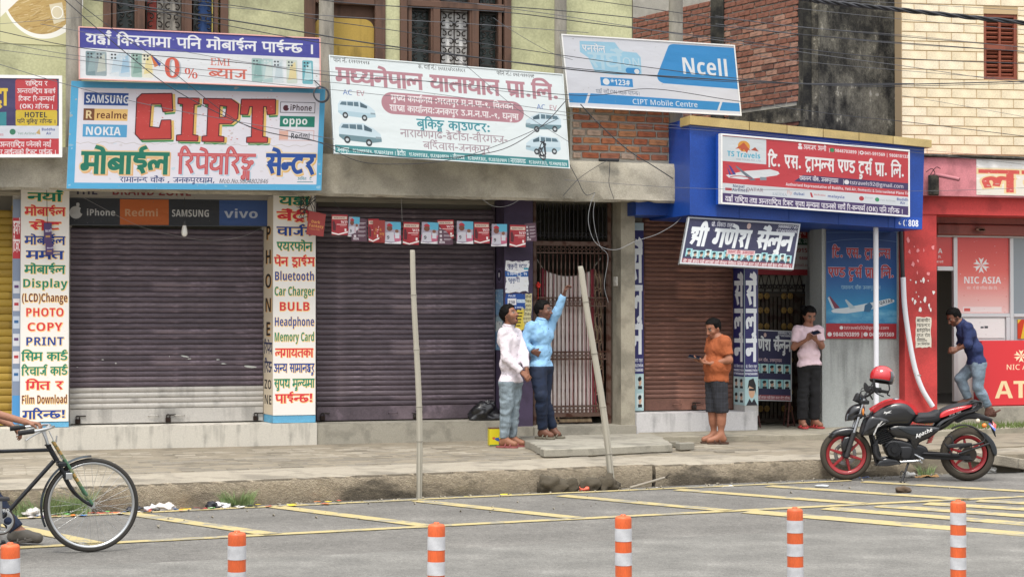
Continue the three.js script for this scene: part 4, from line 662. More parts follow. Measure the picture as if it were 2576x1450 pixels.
// 2 big painted board
board('shop_sign', 'large hand painted white board with light blue border and big red letters CIPT', at(178, 203, 0.72), at(818, 219, 0.72), at(166, 474, 0.72), 0.04, canvas(1400, 600, '#58b2df', (x, W, H) => {
  rect(x, '#ebe8f1', 40, 36, W - 70, H - 70); wear(x, W, H, 150, ['#d8d2d6', '#f3f1f4', '#c9c1bd', '#b9d9e9'], 2, 16, 7);
  rect(x, '#2a4f94', 72, 62, 236, 70); x.fillStyle = '#f1f2f6'; x.font = 'bold 62px sans-serif'; x.save(); x.translate(80, 120); x.scale(0.78, 1); x.fillText('SAMSUNG', 0, 0); x.restore();
  rect(x, '#efc579', 72, 152, 236, 66); rect(x, '#7c4b2c', 72, 152, 58, 66); x.fillStyle = '#f1d9a4'; x.fillText('R', 80, 208); x.fillStyle = '#6a3a20'; x.font = 'bold 54px sans-serif'; x.save(); x.translate(140, 206); x.scale(0.9, 1); x.fillText('realme', 0, 0); x.restore();
  rect(x, '#57a8d8', 72, 240, 236, 70); x.fillStyle = '#f1f2f6'; x.font = 'bold 66px sans-serif'; x.save(); x.translate(84, 300); x.scale(0.9, 1); x.fillText('NOKIA', 0, 0); x.restore();
  const big = (dx, dy, col, grow) => { x.save(); x.translate(dx, dy); x.fillStyle = col; x.strokeStyle = col; x.lineJoin = 'round'; x.lineWidth = grow; const B = (pts) => { x.beginPath(); pts.forEach(([a, b], i) => (i ? x.lineTo(a, b) : x.moveTo(a, b))); x.closePath(); x.fill(); if (grow) x.stroke(); };
    B([[380, 66], [540, 60], [548, 154], [500, 160], [488, 116], [430, 118], [426, 250], [484, 256], [494, 212], [540, 210], [546, 312], [382, 318], [356, 290], [356, 92]]);
    B([[580, 84], [690, 84], [690, 112], [664, 116], [664, 292], [692, 296], [692, 322], [580, 322], [580, 296], [606, 292], [606, 116], [580, 112]]);
    x.beginPath(); for (const [i, [a, b]] of [[720, 84], [870, 84], [910, 112], [908, 190], [874, 220], [806, 222], [806, 296], [836, 300], [836, 324], [720, 324], [720, 300], [746, 296], [746, 112], [720, 110]].entries()) i ? x.lineTo(a, b) : x.moveTo(a, b); x.closePath(); for (const [i, [a, b]] of [[806, 118], [806, 190], [844, 188], [850, 122]].entries()) i ? x.lineTo(a, b) : x.moveTo(a, b); x.closePath(); x.fill('evenodd'); if (grow) x.stroke();
    B([[930, 84], [1116, 80], [1118, 160], [1078, 164], [1070, 118], [1050, 118], [1052, 296], [1080, 300], [1080, 324], [968, 326], [968, 302], [994, 298], [992, 120], [972, 120], [964, 166], [926, 166]]); x.restore(); };
  big(12, 14, '#3f8f5c', 10); big(16, 4, '#e9c26e', 8); big(0, 0, '#571d28', 12); big(0, 0, '#c8433f', 0);
  x.save(); x.globalCompositeOperation = 'source-over'; wear(x.constructor === Object ? x : x, 0, 0, 0, ['#fff'], 1, 2); x.beginPath(); x.rect(350, 60, 780, 262); x.clip(); wear(x, W, 330, 420, ['#d98a80', '#b23a38', '#cf5a52', '#dd9a90'], 2, 8, 21); x.restore();
  rect(x, '#ebe8f1', 1150, 94, 196, 62); x.strokeStyle = '#333'; x.lineWidth = 3; x.strokeRect(1148, 92, 196, 60); x.fillStyle = '#5c2430'; x.beginPath(); x.arc(1180, 126, 17, 0, 7); x.fill(); rect(x, '#ebe8f1', 1190, 112, 14, 16, 7); x.fillStyle = '#3a2026'; x.font = 'bold 46px sans-serif'; x.save(); x.translate(1202, 140); x.scale(0.82, 1); x.fillText('iPhone', 0, 0); x.restore();
  rect(x, '#18806c', 1148, 172, 198, 62); x.fillStyle = '#eef2f0'; x.font = 'bold 60px sans-serif'; x.fillText('oppo', 1162, 220);
  x.strokeStyle = '#d9a49c'; x.strokeRect(1148, 254, 196, 58); rect(x, '#e8b9a8', 1150, 258, 48, 50); x.fillStyle = '#3a3a40'; x.font = 'bold 44px sans-serif'; x.save(); x.translate(1212, 302); x.scale(0.82, 1); x.fillText('Redmi', 0, 0); x.restore();
  say(x, 'मोबाईल', 72, 402, 116, { color: '#137a63', w: 470, weight: 19, outline: '#efd2a0', ow: 12, shadow: [7, 8, '#e9b57e'] });
  say(x, 'रिपेयरिङ्ग', 590, 402, 112, { color: '#cb4750', w: 430, weight: 17, shadow: [8, 8, '#b9d3e3'], fade: '#e3a09a' });
  say(x, 'सेन्टर', 1080, 400, 116, { color: '#1d4ea0', w: 280, weight: 20, outline: '#f1dcb2', ow: 12, shadow: [6, 7, '#e9b86a'] });
  say(x, 'रामानन्द चौक , जनकपुरधाम,', 280, 534, 28, { color: '#2b3a72', w: 520, weight: 13 }); x.fillStyle = '#2c2c34'; x.font = 'italic 34px sans-serif'; x.save(); x.translate(820, 562); x.scale(0.86, 1); x.fillText('Mob.No.9804802846', 0, 0); x.restore();
  say(x, 'अमित आर्ट', 1262, 526, 16, { color: '#2f7f8a', w: 80, weight: 12 }); rect(x, '#2f7f8a', 1260, 550, 90, 4);
  x.strokeStyle = '#c9c2c0'; x.lineWidth = 3; x.beginPath(); x.moveTo(40, 338); for (let i = 0; i < 60; i++) x.lineTo(40 + i * 22, 342 + 6 * Math.sin(i * 1.7) + 3 * Math.sin(i * 0.5)); x.stroke();
}), { rough: 0.75, side: M('#c9c6c2', 0.9) });
// 3 bus counter sign
board('bus_sign', 'pale bus company sign with four van pictures and a teal strip of phone numbers', at(826, 138, 0.84), at(1416, 186, 0.84), at(840, 386, 0.96), 0.04, canvas(1400, 590, '#e9f2f3', (x, W, H) => {
  rect(x, '#3c8c90', 0, 536, W, 54);
  const RC = '#b9858f'; say(x, 'पान नं. ६२१२१९५२४', 26, 16, 24, { color: '#333', w: 210, weight: 10 }); say(x, 'क. दर्ता नं.: ३५२६६५/०८१/०८२', 520, 16, 24, { color: '#333', w: 280, weight: 10 }); say(x, 'फोन नं.: ०५६-५११३५७', 990, 16, 24, { color: '#333', w: 230, weight: 10 });
  say(x, 'मध्यनेपाल यातायात प्रा.लि.', 36, 78, 92, { color: RC, w: 1330, weight: 19 });
  x.font = '44px sans-serif'; x.fillStyle = '#4a6fb5'; x.fillText('AC', 70, 232); x.fillStyle = RC; x.fillText('EV', 146, 232); x.fillStyle = '#4a6fb5'; x.fillText('AC', 1222, 232); x.fillStyle = RC; x.fillText('EV', 1298, 232);
  rect(x, RC, 290, 196, 850, 132, 66); say(x, 'मुख्य कार्यालय :भरतपुर म.न.पा-९, चितवन', 348, 212, 36, { color: '#f4f0f0', w: 730, weight: 15 }); say(x, 'शाखा कार्यालय:जनकपुर उ.म.न.पा.-९, धनुषा', 336, 274, 36, { color: '#f4f0f0', w: 770, weight: 15 });
  say(x, 'बुकिङ्ग काउण्टर:', 490, 350, 52, { color: '#2f8f9c', w: 440, weight: 15 }); say(x, 'नारायणगढ-हेटौंडा-वीरगञ्ज-', 390, 418, 44, { color: '#a9949c', w: 640, weight: 12 }); say(x, 'बर्दिवास-जनकपुर', 520, 484, 42, { color: '#a9949c', w: 400, weight: 12 });
  const van = (a, b, s, m, dark) => { x.save(); x.translate(a, b); x.scale(s * m, s); shape(x, '#cfe3ec', [[0, 30], [14, 6], [120, 0], [168, 24], [200, 50], [204, 84], [150, 96], [20, 88], [0, 70]]); shape(x, dark ? '#6f8f98' : '#b4d0dc', [[0, 62], [204, 70], [204, 88], [150, 98], [20, 90], [0, 74]]); shape(x, '#5a7683', [[10, 30], [22, 12], [112, 8], [114, 34]]); shape(x, '#46606c', [[122, 8], [160, 28], [158, 42], [122, 36]]); x.fillStyle = '#d7e6ec'; for (const u of [48, 84]) x.fillRect(u, 8, 4, 28); x.fillStyle = '#2d3438'; for (const [u, v] of [[38, 88], [142, 96]]) { x.beginPath(); x.ellipse(u, v, 15, 18, 0, 0, 7); x.fill(); } x.fillStyle = '#c9d2d6'; for (const [u, v] of [[38, 88], [142, 96]]) { x.beginPath(); x.arc(u, v, 8, 0, 7); x.fill(); } rect(x, '#8fa3ab', 176, 64, 26, 10); x.restore(); };
  van(36, 262, 1.06, 1, false); van(34, 396, 1.2, 1, true); van(1366, 254, 1.08, -1, true); van(1352, 396, 1.05, -1, false);
  say(x, 'जनकपुरः ९८२०५९९३६५, ९८५४०२३४५१ । हेटौंडाः ९८२०५९९३६४, ९८६५४०९७२५ । वीरगञ्जः ९८२०५९९३६६, ९८४४३६०५०५ । नारायणगढः ९८२०५९९३६३, ९८५५०१४३६१', 18, 551, 26, { color: '#e9f2f2', w: 1366, weight: 15 });
}), { rough: 0.4, frame: M('#cfd6d6', 0.5, { metalness: 0.3 }), fw: 0.012 });
// 4 mobile network sign
board('network_sign', 'white and sky blue mobile network sign on the balcony above the brick infill', at(1411, 85, 0.7), at(1848, 113, 0.7), at(1430, 269, 0.66), 0.06, canvas(1000, 430, '#e6e8f0', (x, W, H) => {
  const SB = '#2e93d6'; x.fillStyle = SB; x.beginPath(); x.moveTo(640, 18); x.lineTo(W, 18); x.lineTo(W, 268); x.lineTo(560, 258); x.quadraticCurveTo(516, 248, 528, 206); x.lineTo(604, 40); x.quadraticCurveTo(612, 20, 640, 18); x.fill();
  x.fillStyle = '#f2f5f9'; x.font = 'bold 138px sans-serif'; x.save(); x.translate(670, 194); x.scale(0.82, 1); x.fillText('Ncell', 0, 0); x.restore();
  shape(x, '#a5d6ef', [[100, 34], [300, 30], [330, 80], [420, 84], [440, 110], [436, 210], [290, 226], [170, 214], [140, 130], [96, 100]]);
  say(x, 'एनसेल', 110, 58, 38, { color: '#eef2f6', w: 130, weight: 18, outline: '#3b86b9', ow: 6 }); say(x, 'सधैं', 140, 104, 92, { color: '#bfe0f0', w: 190, weight: 15 }); x.font = '72px sans-serif'; x.fillStyle = '#c9e4f2'; x.fillText('ON', 330, 168); rect(x, SB, 346, 176, 84, 36, 18); x.fillStyle = '#eef2f6'; x.beginPath(); x.arc(410, 196, 15, 0, 7); x.fill();
  rect(x, SB, 196, 242, 184, 50); x.fillStyle = '#f2f5f9'; x.font = 'bold 46px sans-serif'; x.beginPath(); x.arc(228, 267, 19, 0, 7); x.fill(); x.save(); x.translate(252, 284); x.scale(0.86, 1); x.fillText('*123#', 0, 0); x.restore();
  say(x, 'यहाँ सधैं ON प्याक पाइन्छ।', 164, 318, 22, { color: '#5f6f86', w: 250, weight: 9, light: 1 });
  shape(x, SB, [[0, 348], [118, 342], [94, 402], [0, 402]]); shape(x, SB, [[132, 342], [880, 352], [858, 404], [110, 400]]); shape(x, SB, [[894, 352], [W, 354], [W, 404], [872, 404]]); x.fillStyle = '#f2f5f9'; x.font = '44px sans-serif'; x.fillText('CIPT Mobile Centre', 366, 392);
}), { rough: 0.35, coat: 0.3, frame: whiteFrM, fw: 0.015 });
// 0 travel sign cut by the left edge
board('travel_sign', 'dark blue and red ticket sign with yellow hotel box cut off on the left', at(-180, 186, 0.7), at(155, 190, 0.7), at(-180, 396, 0.7), 0.06, canvas(1060, 670, '#3a3266', (x, W, H) => {
  say(x, 'अन्तर्राष्ट्रा', 80, 120, 130, { color: '#e9c83a', w: 540, weight: 20 }); shape(x, '#2a8f9a', [[0, 330], [610, 300], [610, 430], [0, 430]]);
  rect(x, '#c9333c', 682, 30, 340, 260, 24); const R = [['राष्ट्रिय र', 46, 180], ['अन्तराष्ट्रिय हवाई', 108, 310], ['टिकट रि-कन्फर्म', 172, 290], ['(OK) गरिन्छ ।', 234, 270]]; for (const [s, y, w] of R) say(x, s, 852, y + 4, 36, { color: '#f6eff0', w, align: 'c', weight: 15 });
  rect(x, '#e0c22e', 684, 284, 336, 128, 12); x.fillStyle = '#26202e'; x.font = 'bold 60px sans-serif'; x.fillText('HOTEL', 752, 344); say(x, 'पनि बुकिङ्ग गरिन्छ ।', 852, 362, 30, { color: '#26202e', w: 310, align: 'c', weight: 14 });
  rect(x, '#dfe3ec', 0, 412, W, 104); x.font = 'bold 30px sans-serif'; x.fillStyle = '#3a4a8f'; x.fillText('Buddha', 892, 452); x.fillText('Air', 930, 484); x.font = '28px sans-serif'; x.fillStyle = '#6a8f7a'; x.fillText('Yeti Airlines', 700, 484); x.fillStyle = '#2f7f5f'; x.beginPath(); x.arc(660, 462, 24, 0, 7); x.fill(); x.fillStyle = '#c9445a'; x.font = '30px sans-serif'; x.fillText('Emirates', 470, 494); shape(x, '#c9a96a', [[846, 474], [876, 434], [884, 484]]);
  rect(x, '#cb323c', 0, 516, W, 154); say(x, 'अन्तराष्ट्रिय प्लेनको नयाँ', 560, 546, 40, { color: '#f6eff0', w: 410, weight: 15 }); say(x, 'र लाईन्सको टिकट पाईन्छ ।', 560, 610, 40, { color: '#f6eff0', w: 450, weight: 15 });
}), { frame: whiteFrM, fw: 0.035, rough: 0.4, coat: 0.3 });
// 5 travel office sign on the canopy
board('travel_sign', 'red and purple airline ticket sign with white aeroplane on the blue canopy', can(1813, 335, 0.2), can(2288, 377, 0.2), can(1813, 512, 0.2), 0.05, canvas(1500, 590, '#cf3a44', (x, W, H) => {
  rect(x, '#dfe6ea', 8, 20, 340, 210); x.fillStyle = '#e8a03a'; x.beginPath(); x.arc(176, 92, 46, 0, 7); x.fill(); shape(x, '#c9562f', [[110, 120], [176, 60], [230, 130], [210, 118], [200, 150], [176, 116], [160, 140], [150, 112]]); shape(x, '#b5482c', [[230, 120], [262, 92], [290, 126]]); x.fillStyle = '#49b4d3'; x.font = 'bold 62px sans-serif'; x.save(); x.translate(48, 186); x.scale(0.86, 1); x.fillText('TS Travels', 0, 0); x.restore(); x.font = '20px sans-serif'; x.fillStyle = '#9aa3b0'; x.fillText('AND TOURS PVT. LTD.', 116, 212);
  say(x, 'अमजद अली', 640, 36, 38, { color: '#f6eff0', w: 180, weight: 16 }); x.beginPath(); x.arc(612, 36, 13, 0, 7); x.fillStyle = '#f6eff0'; x.fill(); rect(x, '#f6eff0', 596, 50, 34, 26, 8); x.font = 'bold 40px sans-serif'; x.save(); x.translate(836, 74); x.scale(0.8, 1); x.fillText('|', 0, 0); x.fillText('9848703899 |', 66, 0); x.fillText('041-591569 | 9808181338', 366, 0); x.restore(); x.fillStyle = '#2f8f5a'; x.beginPath(); x.arc(868, 60, 18, 0, 7); x.fill(); x.fillStyle = '#f6eff0'; x.beginPath(); x.arc(1106, 60, 17, 0, 7); x.fill(); x.fillStyle = '#a82a34'; x.beginPath(); x.arc(1106, 60, 8, 0, 7); x.fill();
  say(x, 'टि. एस. ट्राभल्स एण्ड टुर्स प्रा. लि.', 362, 144, 108, { color: '#f8f4f4', w: 1096, weight: 18, shadow: [4, 5, '#9c2630'] });
  rect(x, '#3f2f62', 560, 294, W - 560, 62); shape(x, '#cf3a44', [[530, 290], [640, 290], [560, 360], [530, 360]]); say(x, 'रामानन्द चौक, जनकपुरधाम', 606, 306, 34, { color: '#f3eff4', w: 310, weight: 15 }); x.fillStyle = '#f3eff4'; x.font = '46px sans-serif'; x.fillText('|', 946, 340); x.save(); x.translate(1010, 342); x.scale(0.92, 1); x.fillText('tstravels92@gmail.com', 0, 0); x.restore(); x.beginPath(); x.arc(984, 326, 20, 0, 7); x.fill();
  x.font = 'bold 34px sans-serif'; x.save(); x.translate(500, 396); x.scale(0.74, 1); x.fillText('Authorised Representative of Buddha, Yeti Air, Domestic & International Plane Ticket', 0, 0); x.restore();
  shape(x, '#e9edf0', [[90, 330], [180, 300], [380, 268], [440, 282], [452, 300], [430, 316], [300, 348], [170, 372], [60, 366], [40, 346]]); shape(x, '#4a3a8f', [[64, 344], [44, 256], [76, 268], [116, 336]]); shape(x, '#cf3a44', [[40, 256], [60, 264], [92, 336], [80, 340]]); shape(x, '#6f7a86', [[196, 318], [120, 262], [110, 268], [226, 376], [270, 372]]); shape(x, '#8b95a0', [[300, 340], [350, 338], [350, 364], [300, 368]]); x.strokeStyle = '#b8394a'; x.lineWidth = 7; x.beginPath(); x.moveTo(70, 360); x.quadraticCurveTo(150, 330, 240, 362); x.stroke();
  rect(x, '#e2e7ec', 0, 414, W, 84); x.font = 'bold 32px sans-serif'; const A = [['Nepal', 90, 444, '#3a3a6a'], ['Airlines', 86, 476, '#3a3a6a'], ['malaysia', 830, 470, '#3a4a9a'], ['dubai', 560, 470, '#3a5a9a'], ['Buddha', 1392, 452, '#3a4a9a'], ['Air', 1420, 482, '#3a4a9a']]; for (const [s, a, b, c] of A) { x.fillStyle = c; x.fillText(s, a, b); } x.font = '38px serif'; x.fillStyle = '#6a2a44'; x.fillText('QATAR', 194, 464); x.fillStyle = '#8fa3b5'; x.font = '30px serif'; x.fillText('SAUDIA', 396, 486); x.fillStyle = '#e3a9a0'; x.font = '40px sans-serif'; x.fillText('fly', 508, 466); x.fillStyle = '#c9444a'; x.font = '22px sans-serif'; x.fillText('AirArabia', 722, 462); rect(x, '#c23a44', 34, 452, 50, 22); x.beginPath(); x.arc(1104, 458, 20, 0, 7); x.fill(); x.fillStyle = '#3f9a6a'; x.beginPath(); x.arc(1232, 458, 18, 0, 7); x.fill(); x.fillStyle = '#a9b3ba'; x.font = '24px sans-serif'; x.fillText('Yeti Airlines', 1256, 468); x.fillText('Biman', 1130, 456); shape(x, '#c2303a', [[690, 440], [704, 440], [716, 480], [700, 480]]);
  rect(x, '#46306a', 0, 498, W, 92); say(x, 'यहाँ राष्ट्रिय तथा अन्तराष्ट्रिय टिकट सुपथ मुल्यमा पाउनको साथै रि-कन्फर्म (OK) पनि गरिन्छ ।', 34, 526, 42, { color: '#f3f0f6', w: 1410, weight: 16 });
  x.strokeStyle = '#eef0f2'; x.lineWidth = 10; x.strokeRect(3, 3, W - 6, H - 6);
}), { frame: whiteFrM, fw: 0.02, rough: 0.4, coat: 0.3, back: V(0, 0, -0.15), side: bluePanelM });
// 6 salon sign, leaning
const salonHead = (x, a, b, s, bgc) => { rect(x, bgc, a, b, s, s * 1.25); x.fillStyle = '#c9a58c'; x.beginPath(); x.ellipse(a + s * 0.52, b + s * 0.66, s * 0.22, s * 0.32, 0.2, 0, 7); x.fill(); x.fillStyle = '#14161c'; x.beginPath(); x.ellipse(a + s * 0.46, b + s * 0.36, s * 0.28, s * 0.2, -0.3, 0, 7); x.fill(); x.fillRect(a + s * 0.2, b + s * 0.98, s * 0.62, s * 0.27); };
const salonMap = (txtName) => canvas(1000, 400, '#22224e', (x, W, H) => {
  say(x, 'प्रो. विकाउ ठाकुर', 214, 34, 34, { color: '#eef0f4', w: 200, weight: 15 }); x.fillStyle = '#d9b9b0'; x.beginPath(); x.ellipse(544, 46, 18, 26, 0, 0, 7); x.fill(); x.fillStyle = '#f2f3f6'; x.font = 'italic bold 36px serif'; x.fillText('9808027454', 802, 44); x.fillText('9746566680', 790, 82);
  say(x, 'श्री गणेश सैलुन', 46, 96, 148, { color: '#eef3f4', w: 910, weight: 21, slant: -0.08 });
  const B = ['#9fd9dc', '#bfe6e6', '#8fcfd6', '#cfeeee']; for (let i = 0; i < 17; i++) { const a = 36 + i * 55; salonHead(x, a, i % 3 ? 278 : 266, 54, B[i % 4]); }
  rect(x, '#e9c9cc', 386, 256, 250, 40); say(x, 'रामानन्द चौक, जनकपुरधाम', 396, 264, 26, { color: '#a8303c', w: 230, weight: 15 });
  rect(x, '#9c4a52', 0, 350, W, 50); say(x, 'नोट यहाँ कपाल दाढी काटनुको साथै पोरखरा फेसियल ब्लिच हेयर कलर रातो र कालो साथै हेयर स्टेट गरिन्छ ।', 26, 362, 26, { color: '#f0e6e6', w: 950, weight: 15 });
});
const salonT = salonMap();
board('salon_sign', 'dark blue salon sign hanging askew below the blue canopy', at(1731, 545, 0.95), at(2013, 563, 0.83), at(1709, 663, 1.15), 0.03, salonT, { frame: steelFrM, fw: 0.02, rough: 0.4, coat: 0.3 });
// 7 travel board above the dark gate
board('travel_sign', 'red and white travel office board above the dark gate, behind the salon sign', at(1895, 556, -0.92), at(2066, 560, -0.92), at(1895, 690, -0.92), 0.03, canvas(700, 560, '#e2e0dc', (x, W, H) => { rect(x, '#b9302f', 0, 0, W, 168); say(x, 'टि. एस. ट्राभल्स एण्ड टुर्स प्रा.लि.', 6, 44, 92, { color: '#efe6df', w: 686, weight: 18 }); rect(x, '#2f5a44', 380, 172, 320, 68); say(x, 'चौक, जनकपुरधाम', 430, 186, 36, { color: '#e9ece6', w: 240, weight: 13 }); x.fillStyle = '#a8323a'; x.font = 'bold 60px sans-serif'; x.fillText('041-591569', 306, 318); x.font = 'bold 44px sans-serif'; x.fillText('9848703899', 200, 396); x.fillText('9808181338', 470, 396); x.font = '40px sans-serif'; x.fillText('tstravels92@gmail.com', 190, 466); rect(x, '#b8303a', 0, 500, W, 60); }), { rough: 0.5 });
// 8 standing salon board on a metal trestle
{
  const b = board('salon_board', 'dark blue salon board standing on an iron trestle by the dark gate', at(1893, 828, -0.42), at(1991, 832, -0.42), at(1893, 1006, -0.42), 0.02, canvas(560, 980, '#22224e', (x, W, H) => { x.fillStyle = '#eef3f4'; x.font = 'bold italic 40px serif'; x.fillText('9808027454', 360, 46); x.fillText('9746566680', 360, 84); x.fillStyle = '#d9b9b0'; x.beginPath(); x.ellipse(180, 70, 20, 30, 0, 0, 7); x.fill(); say(x, 'श्री गणेश सैलुन', -150, 140, 150, { color: '#eef3f4', w: 700, weight: 20 }); say(x, 'रामानन्द चौक, जनकपुरधाम', 20, 400, 40, { color: '#e9c9cc', w: 400, weight: 13 }); const B = ['#9fd9dc', '#bfe6e6', '#8fcfd6', '#cfeeee']; for (let r = 0; r < 2; r++) for (let i = 0; i < 5; i++) salonHead(x, 14 + i * 108, 470 + r * 214, 102, B[(i + r) % 4]); rect(x, '#9c4a52', 0, 900, W, 80); say(x, 'नोट यहाँ कपाल दाढी हेयर कलर स्टेट गरिन्छ', 16, 922, 34, { color: '#f0e6e6', w: 520, weight: 14 }); }), { frame: steelFrM, fw: 0.012 });
  const trM2 = M('#5a332b', 0.7, { map: rep(rustMap, 3) }), a = at(1900, 1006, -0.45), c = at(1986, 1006, -0.45), f = 0.325; for (const q of [rod(V(a.x, a.y, -0.45), V(a.x, f, -0.3), 0.012), rod(V(c.x, c.y, -0.45), V(c.x - 0.1, f, -0.3), 0.012), rod(V(c.x, c.y, -0.45), V(c.x + 0.1, f, -0.5), 0.012), rod(V(a.x, a.y, -0.45), V(a.x, f, -0.62), 0.012), rod(V(c.x, c.y + 0.4, -0.46), V(c.x, f, -0.62), 0.012), rod(V(c.x - 0.1, f + 0.02, -0.3), V(c.x + 0.1, f + 0.02, -0.5), 0.01)]) part(b, 'trestle_leg', q, trM2);
}
// 9 travel poster on the grey wall
board('travel_poster', 'tall blue travel poster with airliner in the clouds on the grey wall', at(2078, 577, -0.13), at(2257, 581, -0.13), at(2078, 851, -0.13), 0.012, canvas(720, 1100, '#1d5f9f', (x, W, H) => {
  const g = x.createLinearGradient(0, 0, 0, H); g.addColorStop(0, '#123a7a'); g.addColorStop(0.45, '#1d62a8'); g.addColorStop(0.7, '#2f95c8'); g.addColorStop(0.88, '#2a7fb6'); x.fillStyle = g; x.fillRect(0, 0, W, H);
  for (let i = 0; i < 90; i++) { x.fillStyle = ['#6fb9dc', '#4a9fce', '#9ad0e6'][i % 3]; x.globalAlpha = 0.18; x.beginPath(); x.ellipse(rr(0, W), rr(820, 930), rr(30, 90), rr(14, 36), 0, 0, 7); x.fill(); } x.globalAlpha = 1;
  x.strokeStyle = '#5f7fae'; x.lineWidth = 5; x.beginPath(); x.moveTo(0, 130); x.quadraticCurveTo(300, 60, W, 110); x.stroke(); x.beginPath(); x.moveTo(0, 30); x.lineTo(W, 10); x.stroke();
  const o = { color: '#b52f3c', weight: 17, outline: '#d9c9d6', ow: 9 }; say(x, 'टि. एस. ट्राभल्स', 60, 190, 96, { ...o, w: 590 }); say(x, 'एण्ड टुर्स प्रा. लि.', 20, 388, 96, { ...o, w: 670 }); say(x, 'रामानन्द चौक जनकपुरधाम', 150, 566, 34, { color: '#9fc6dd', w: 400, weight: 13 });
  shape(x, '#dbe6ec', [[80, 800], [180, 790], [420, 740], [640, 690], [690, 704], [690, 724], [600, 760], [420, 812], [200, 846], [70, 838], [50, 820]]); shape(x, '#7f2f4a', [[70, 800], [20, 680], [40, 672], [140, 790]]); shape(x, '#cfdce4', [[30, 676], [16, 690], [64, 800], [86, 796]]); shape(x, '#2f6a94', [[390, 760], [440, 730], [470, 770], [440, 830], [380, 826]]); shape(x, '#b9ccd6', [[300, 790], [200, 700], [190, 712], [240, 800]]); x.fillStyle = '#2a2f44'; x.font = 'bold 44px sans-serif'; x.save(); x.translate(540, 752); x.rotate(-0.2); x.fillText('QATAR', 0, 0); x.restore();
  rect(x, '#b2232f', 0, 946, W, 154); x.fillStyle = '#f3ecec'; x.font = '44px sans-serif'; x.fillText('tstravels92@gmail.com', 178, 1004); x.beginPath(); x.arc(154, 990, 18, 0, 7); x.fill(); x.font = 'bold 56px sans-serif'; x.save(); x.translate(70, 1076); x.scale(0.86, 1); x.fillText('9848703899 |', 0, 0); x.fillText('041-591569', 424, 0); x.restore(); x.beginPath(); x.arc(398, 1056, 22, 0, 7); x.fill(); x.beginPath(); x.arc(36, 1056, 22, 0, 7); x.fill(); x.fillStyle = '#8fb9cf'; x.fillRect(W - 6, 0, 6, H);
}), { rough: 0.45, category: 'poster' });
// brand strip above the first shutter
{
  const T = canvas(1400, 200, '#343840', (x, W, H) => { rect(x, '#de7434', 356, 0, 336, H); rect(x, '#3f62a4', 1046, 0, 354, H); x.fillStyle = '#d9dadb'; x.beginPath(); x.ellipse(58, 106, 44, 46, 0, 0, 7); x.fill(); rect(x, '#343840', 86, 72, 34, 44, 20); rect(x, '#d9dadb', 60, 34, 22, 30, 11); x.font = 'bold 66px sans-serif'; x.save(); x.translate(128, 128); x.scale(0.9, 1); x.fillText('iPhone', 0, 0); x.restore(); x.fillStyle = '#e9b48c'; x.font = 'bold 74px sans-serif'; x.save(); x.translate(384, 130); x.scale(1.05, 1); x.fillText('Redmi', 0, 0); x.restore(); x.fillStyle = '#dfe0e0'; x.font = 'bold 72px sans-serif'; x.save(); x.translate(712, 130); x.scale(0.76, 1); x.fillText('SAMSUNG', 0, 0); x.restore(); x.fillStyle = '#cfd8ea'; x.font = 'bold 92px sans-serif'; x.save(); x.translate(1080, 136); x.scale(1.34, 1); x.fillText('vivo', 0, 0); x.restore(); });
  board('brand_sign', 'long strip of four phone brand panels above the white footed shutter', at(168, 497, -0.22), at(676, 503, -0.22), at(168, 566, -0.22), 0.05, T, { rough: 0.5, frame: darkFrM, fw: 0.008 });
  const u = canvas(900, 60, '#b9b4ae', (x, W) => { x.font = 'bold 56px sans-serif'; x.fillStyle = '#3a3550'; x.fillText('THE', 30, 44); x.fillStyle = '#8f2f38'; x.fillText('BRAND ZONE', 190, 44); x.fillStyle = '#3a3550'; });
  board('brand_sign', 'thin lettered strip half hidden beneath the large painted board', at(168, 466, -0.2), at(680, 474, -0.2), at(168, 496, -0.2), 0.04, u, { rough: 0.6 });
}
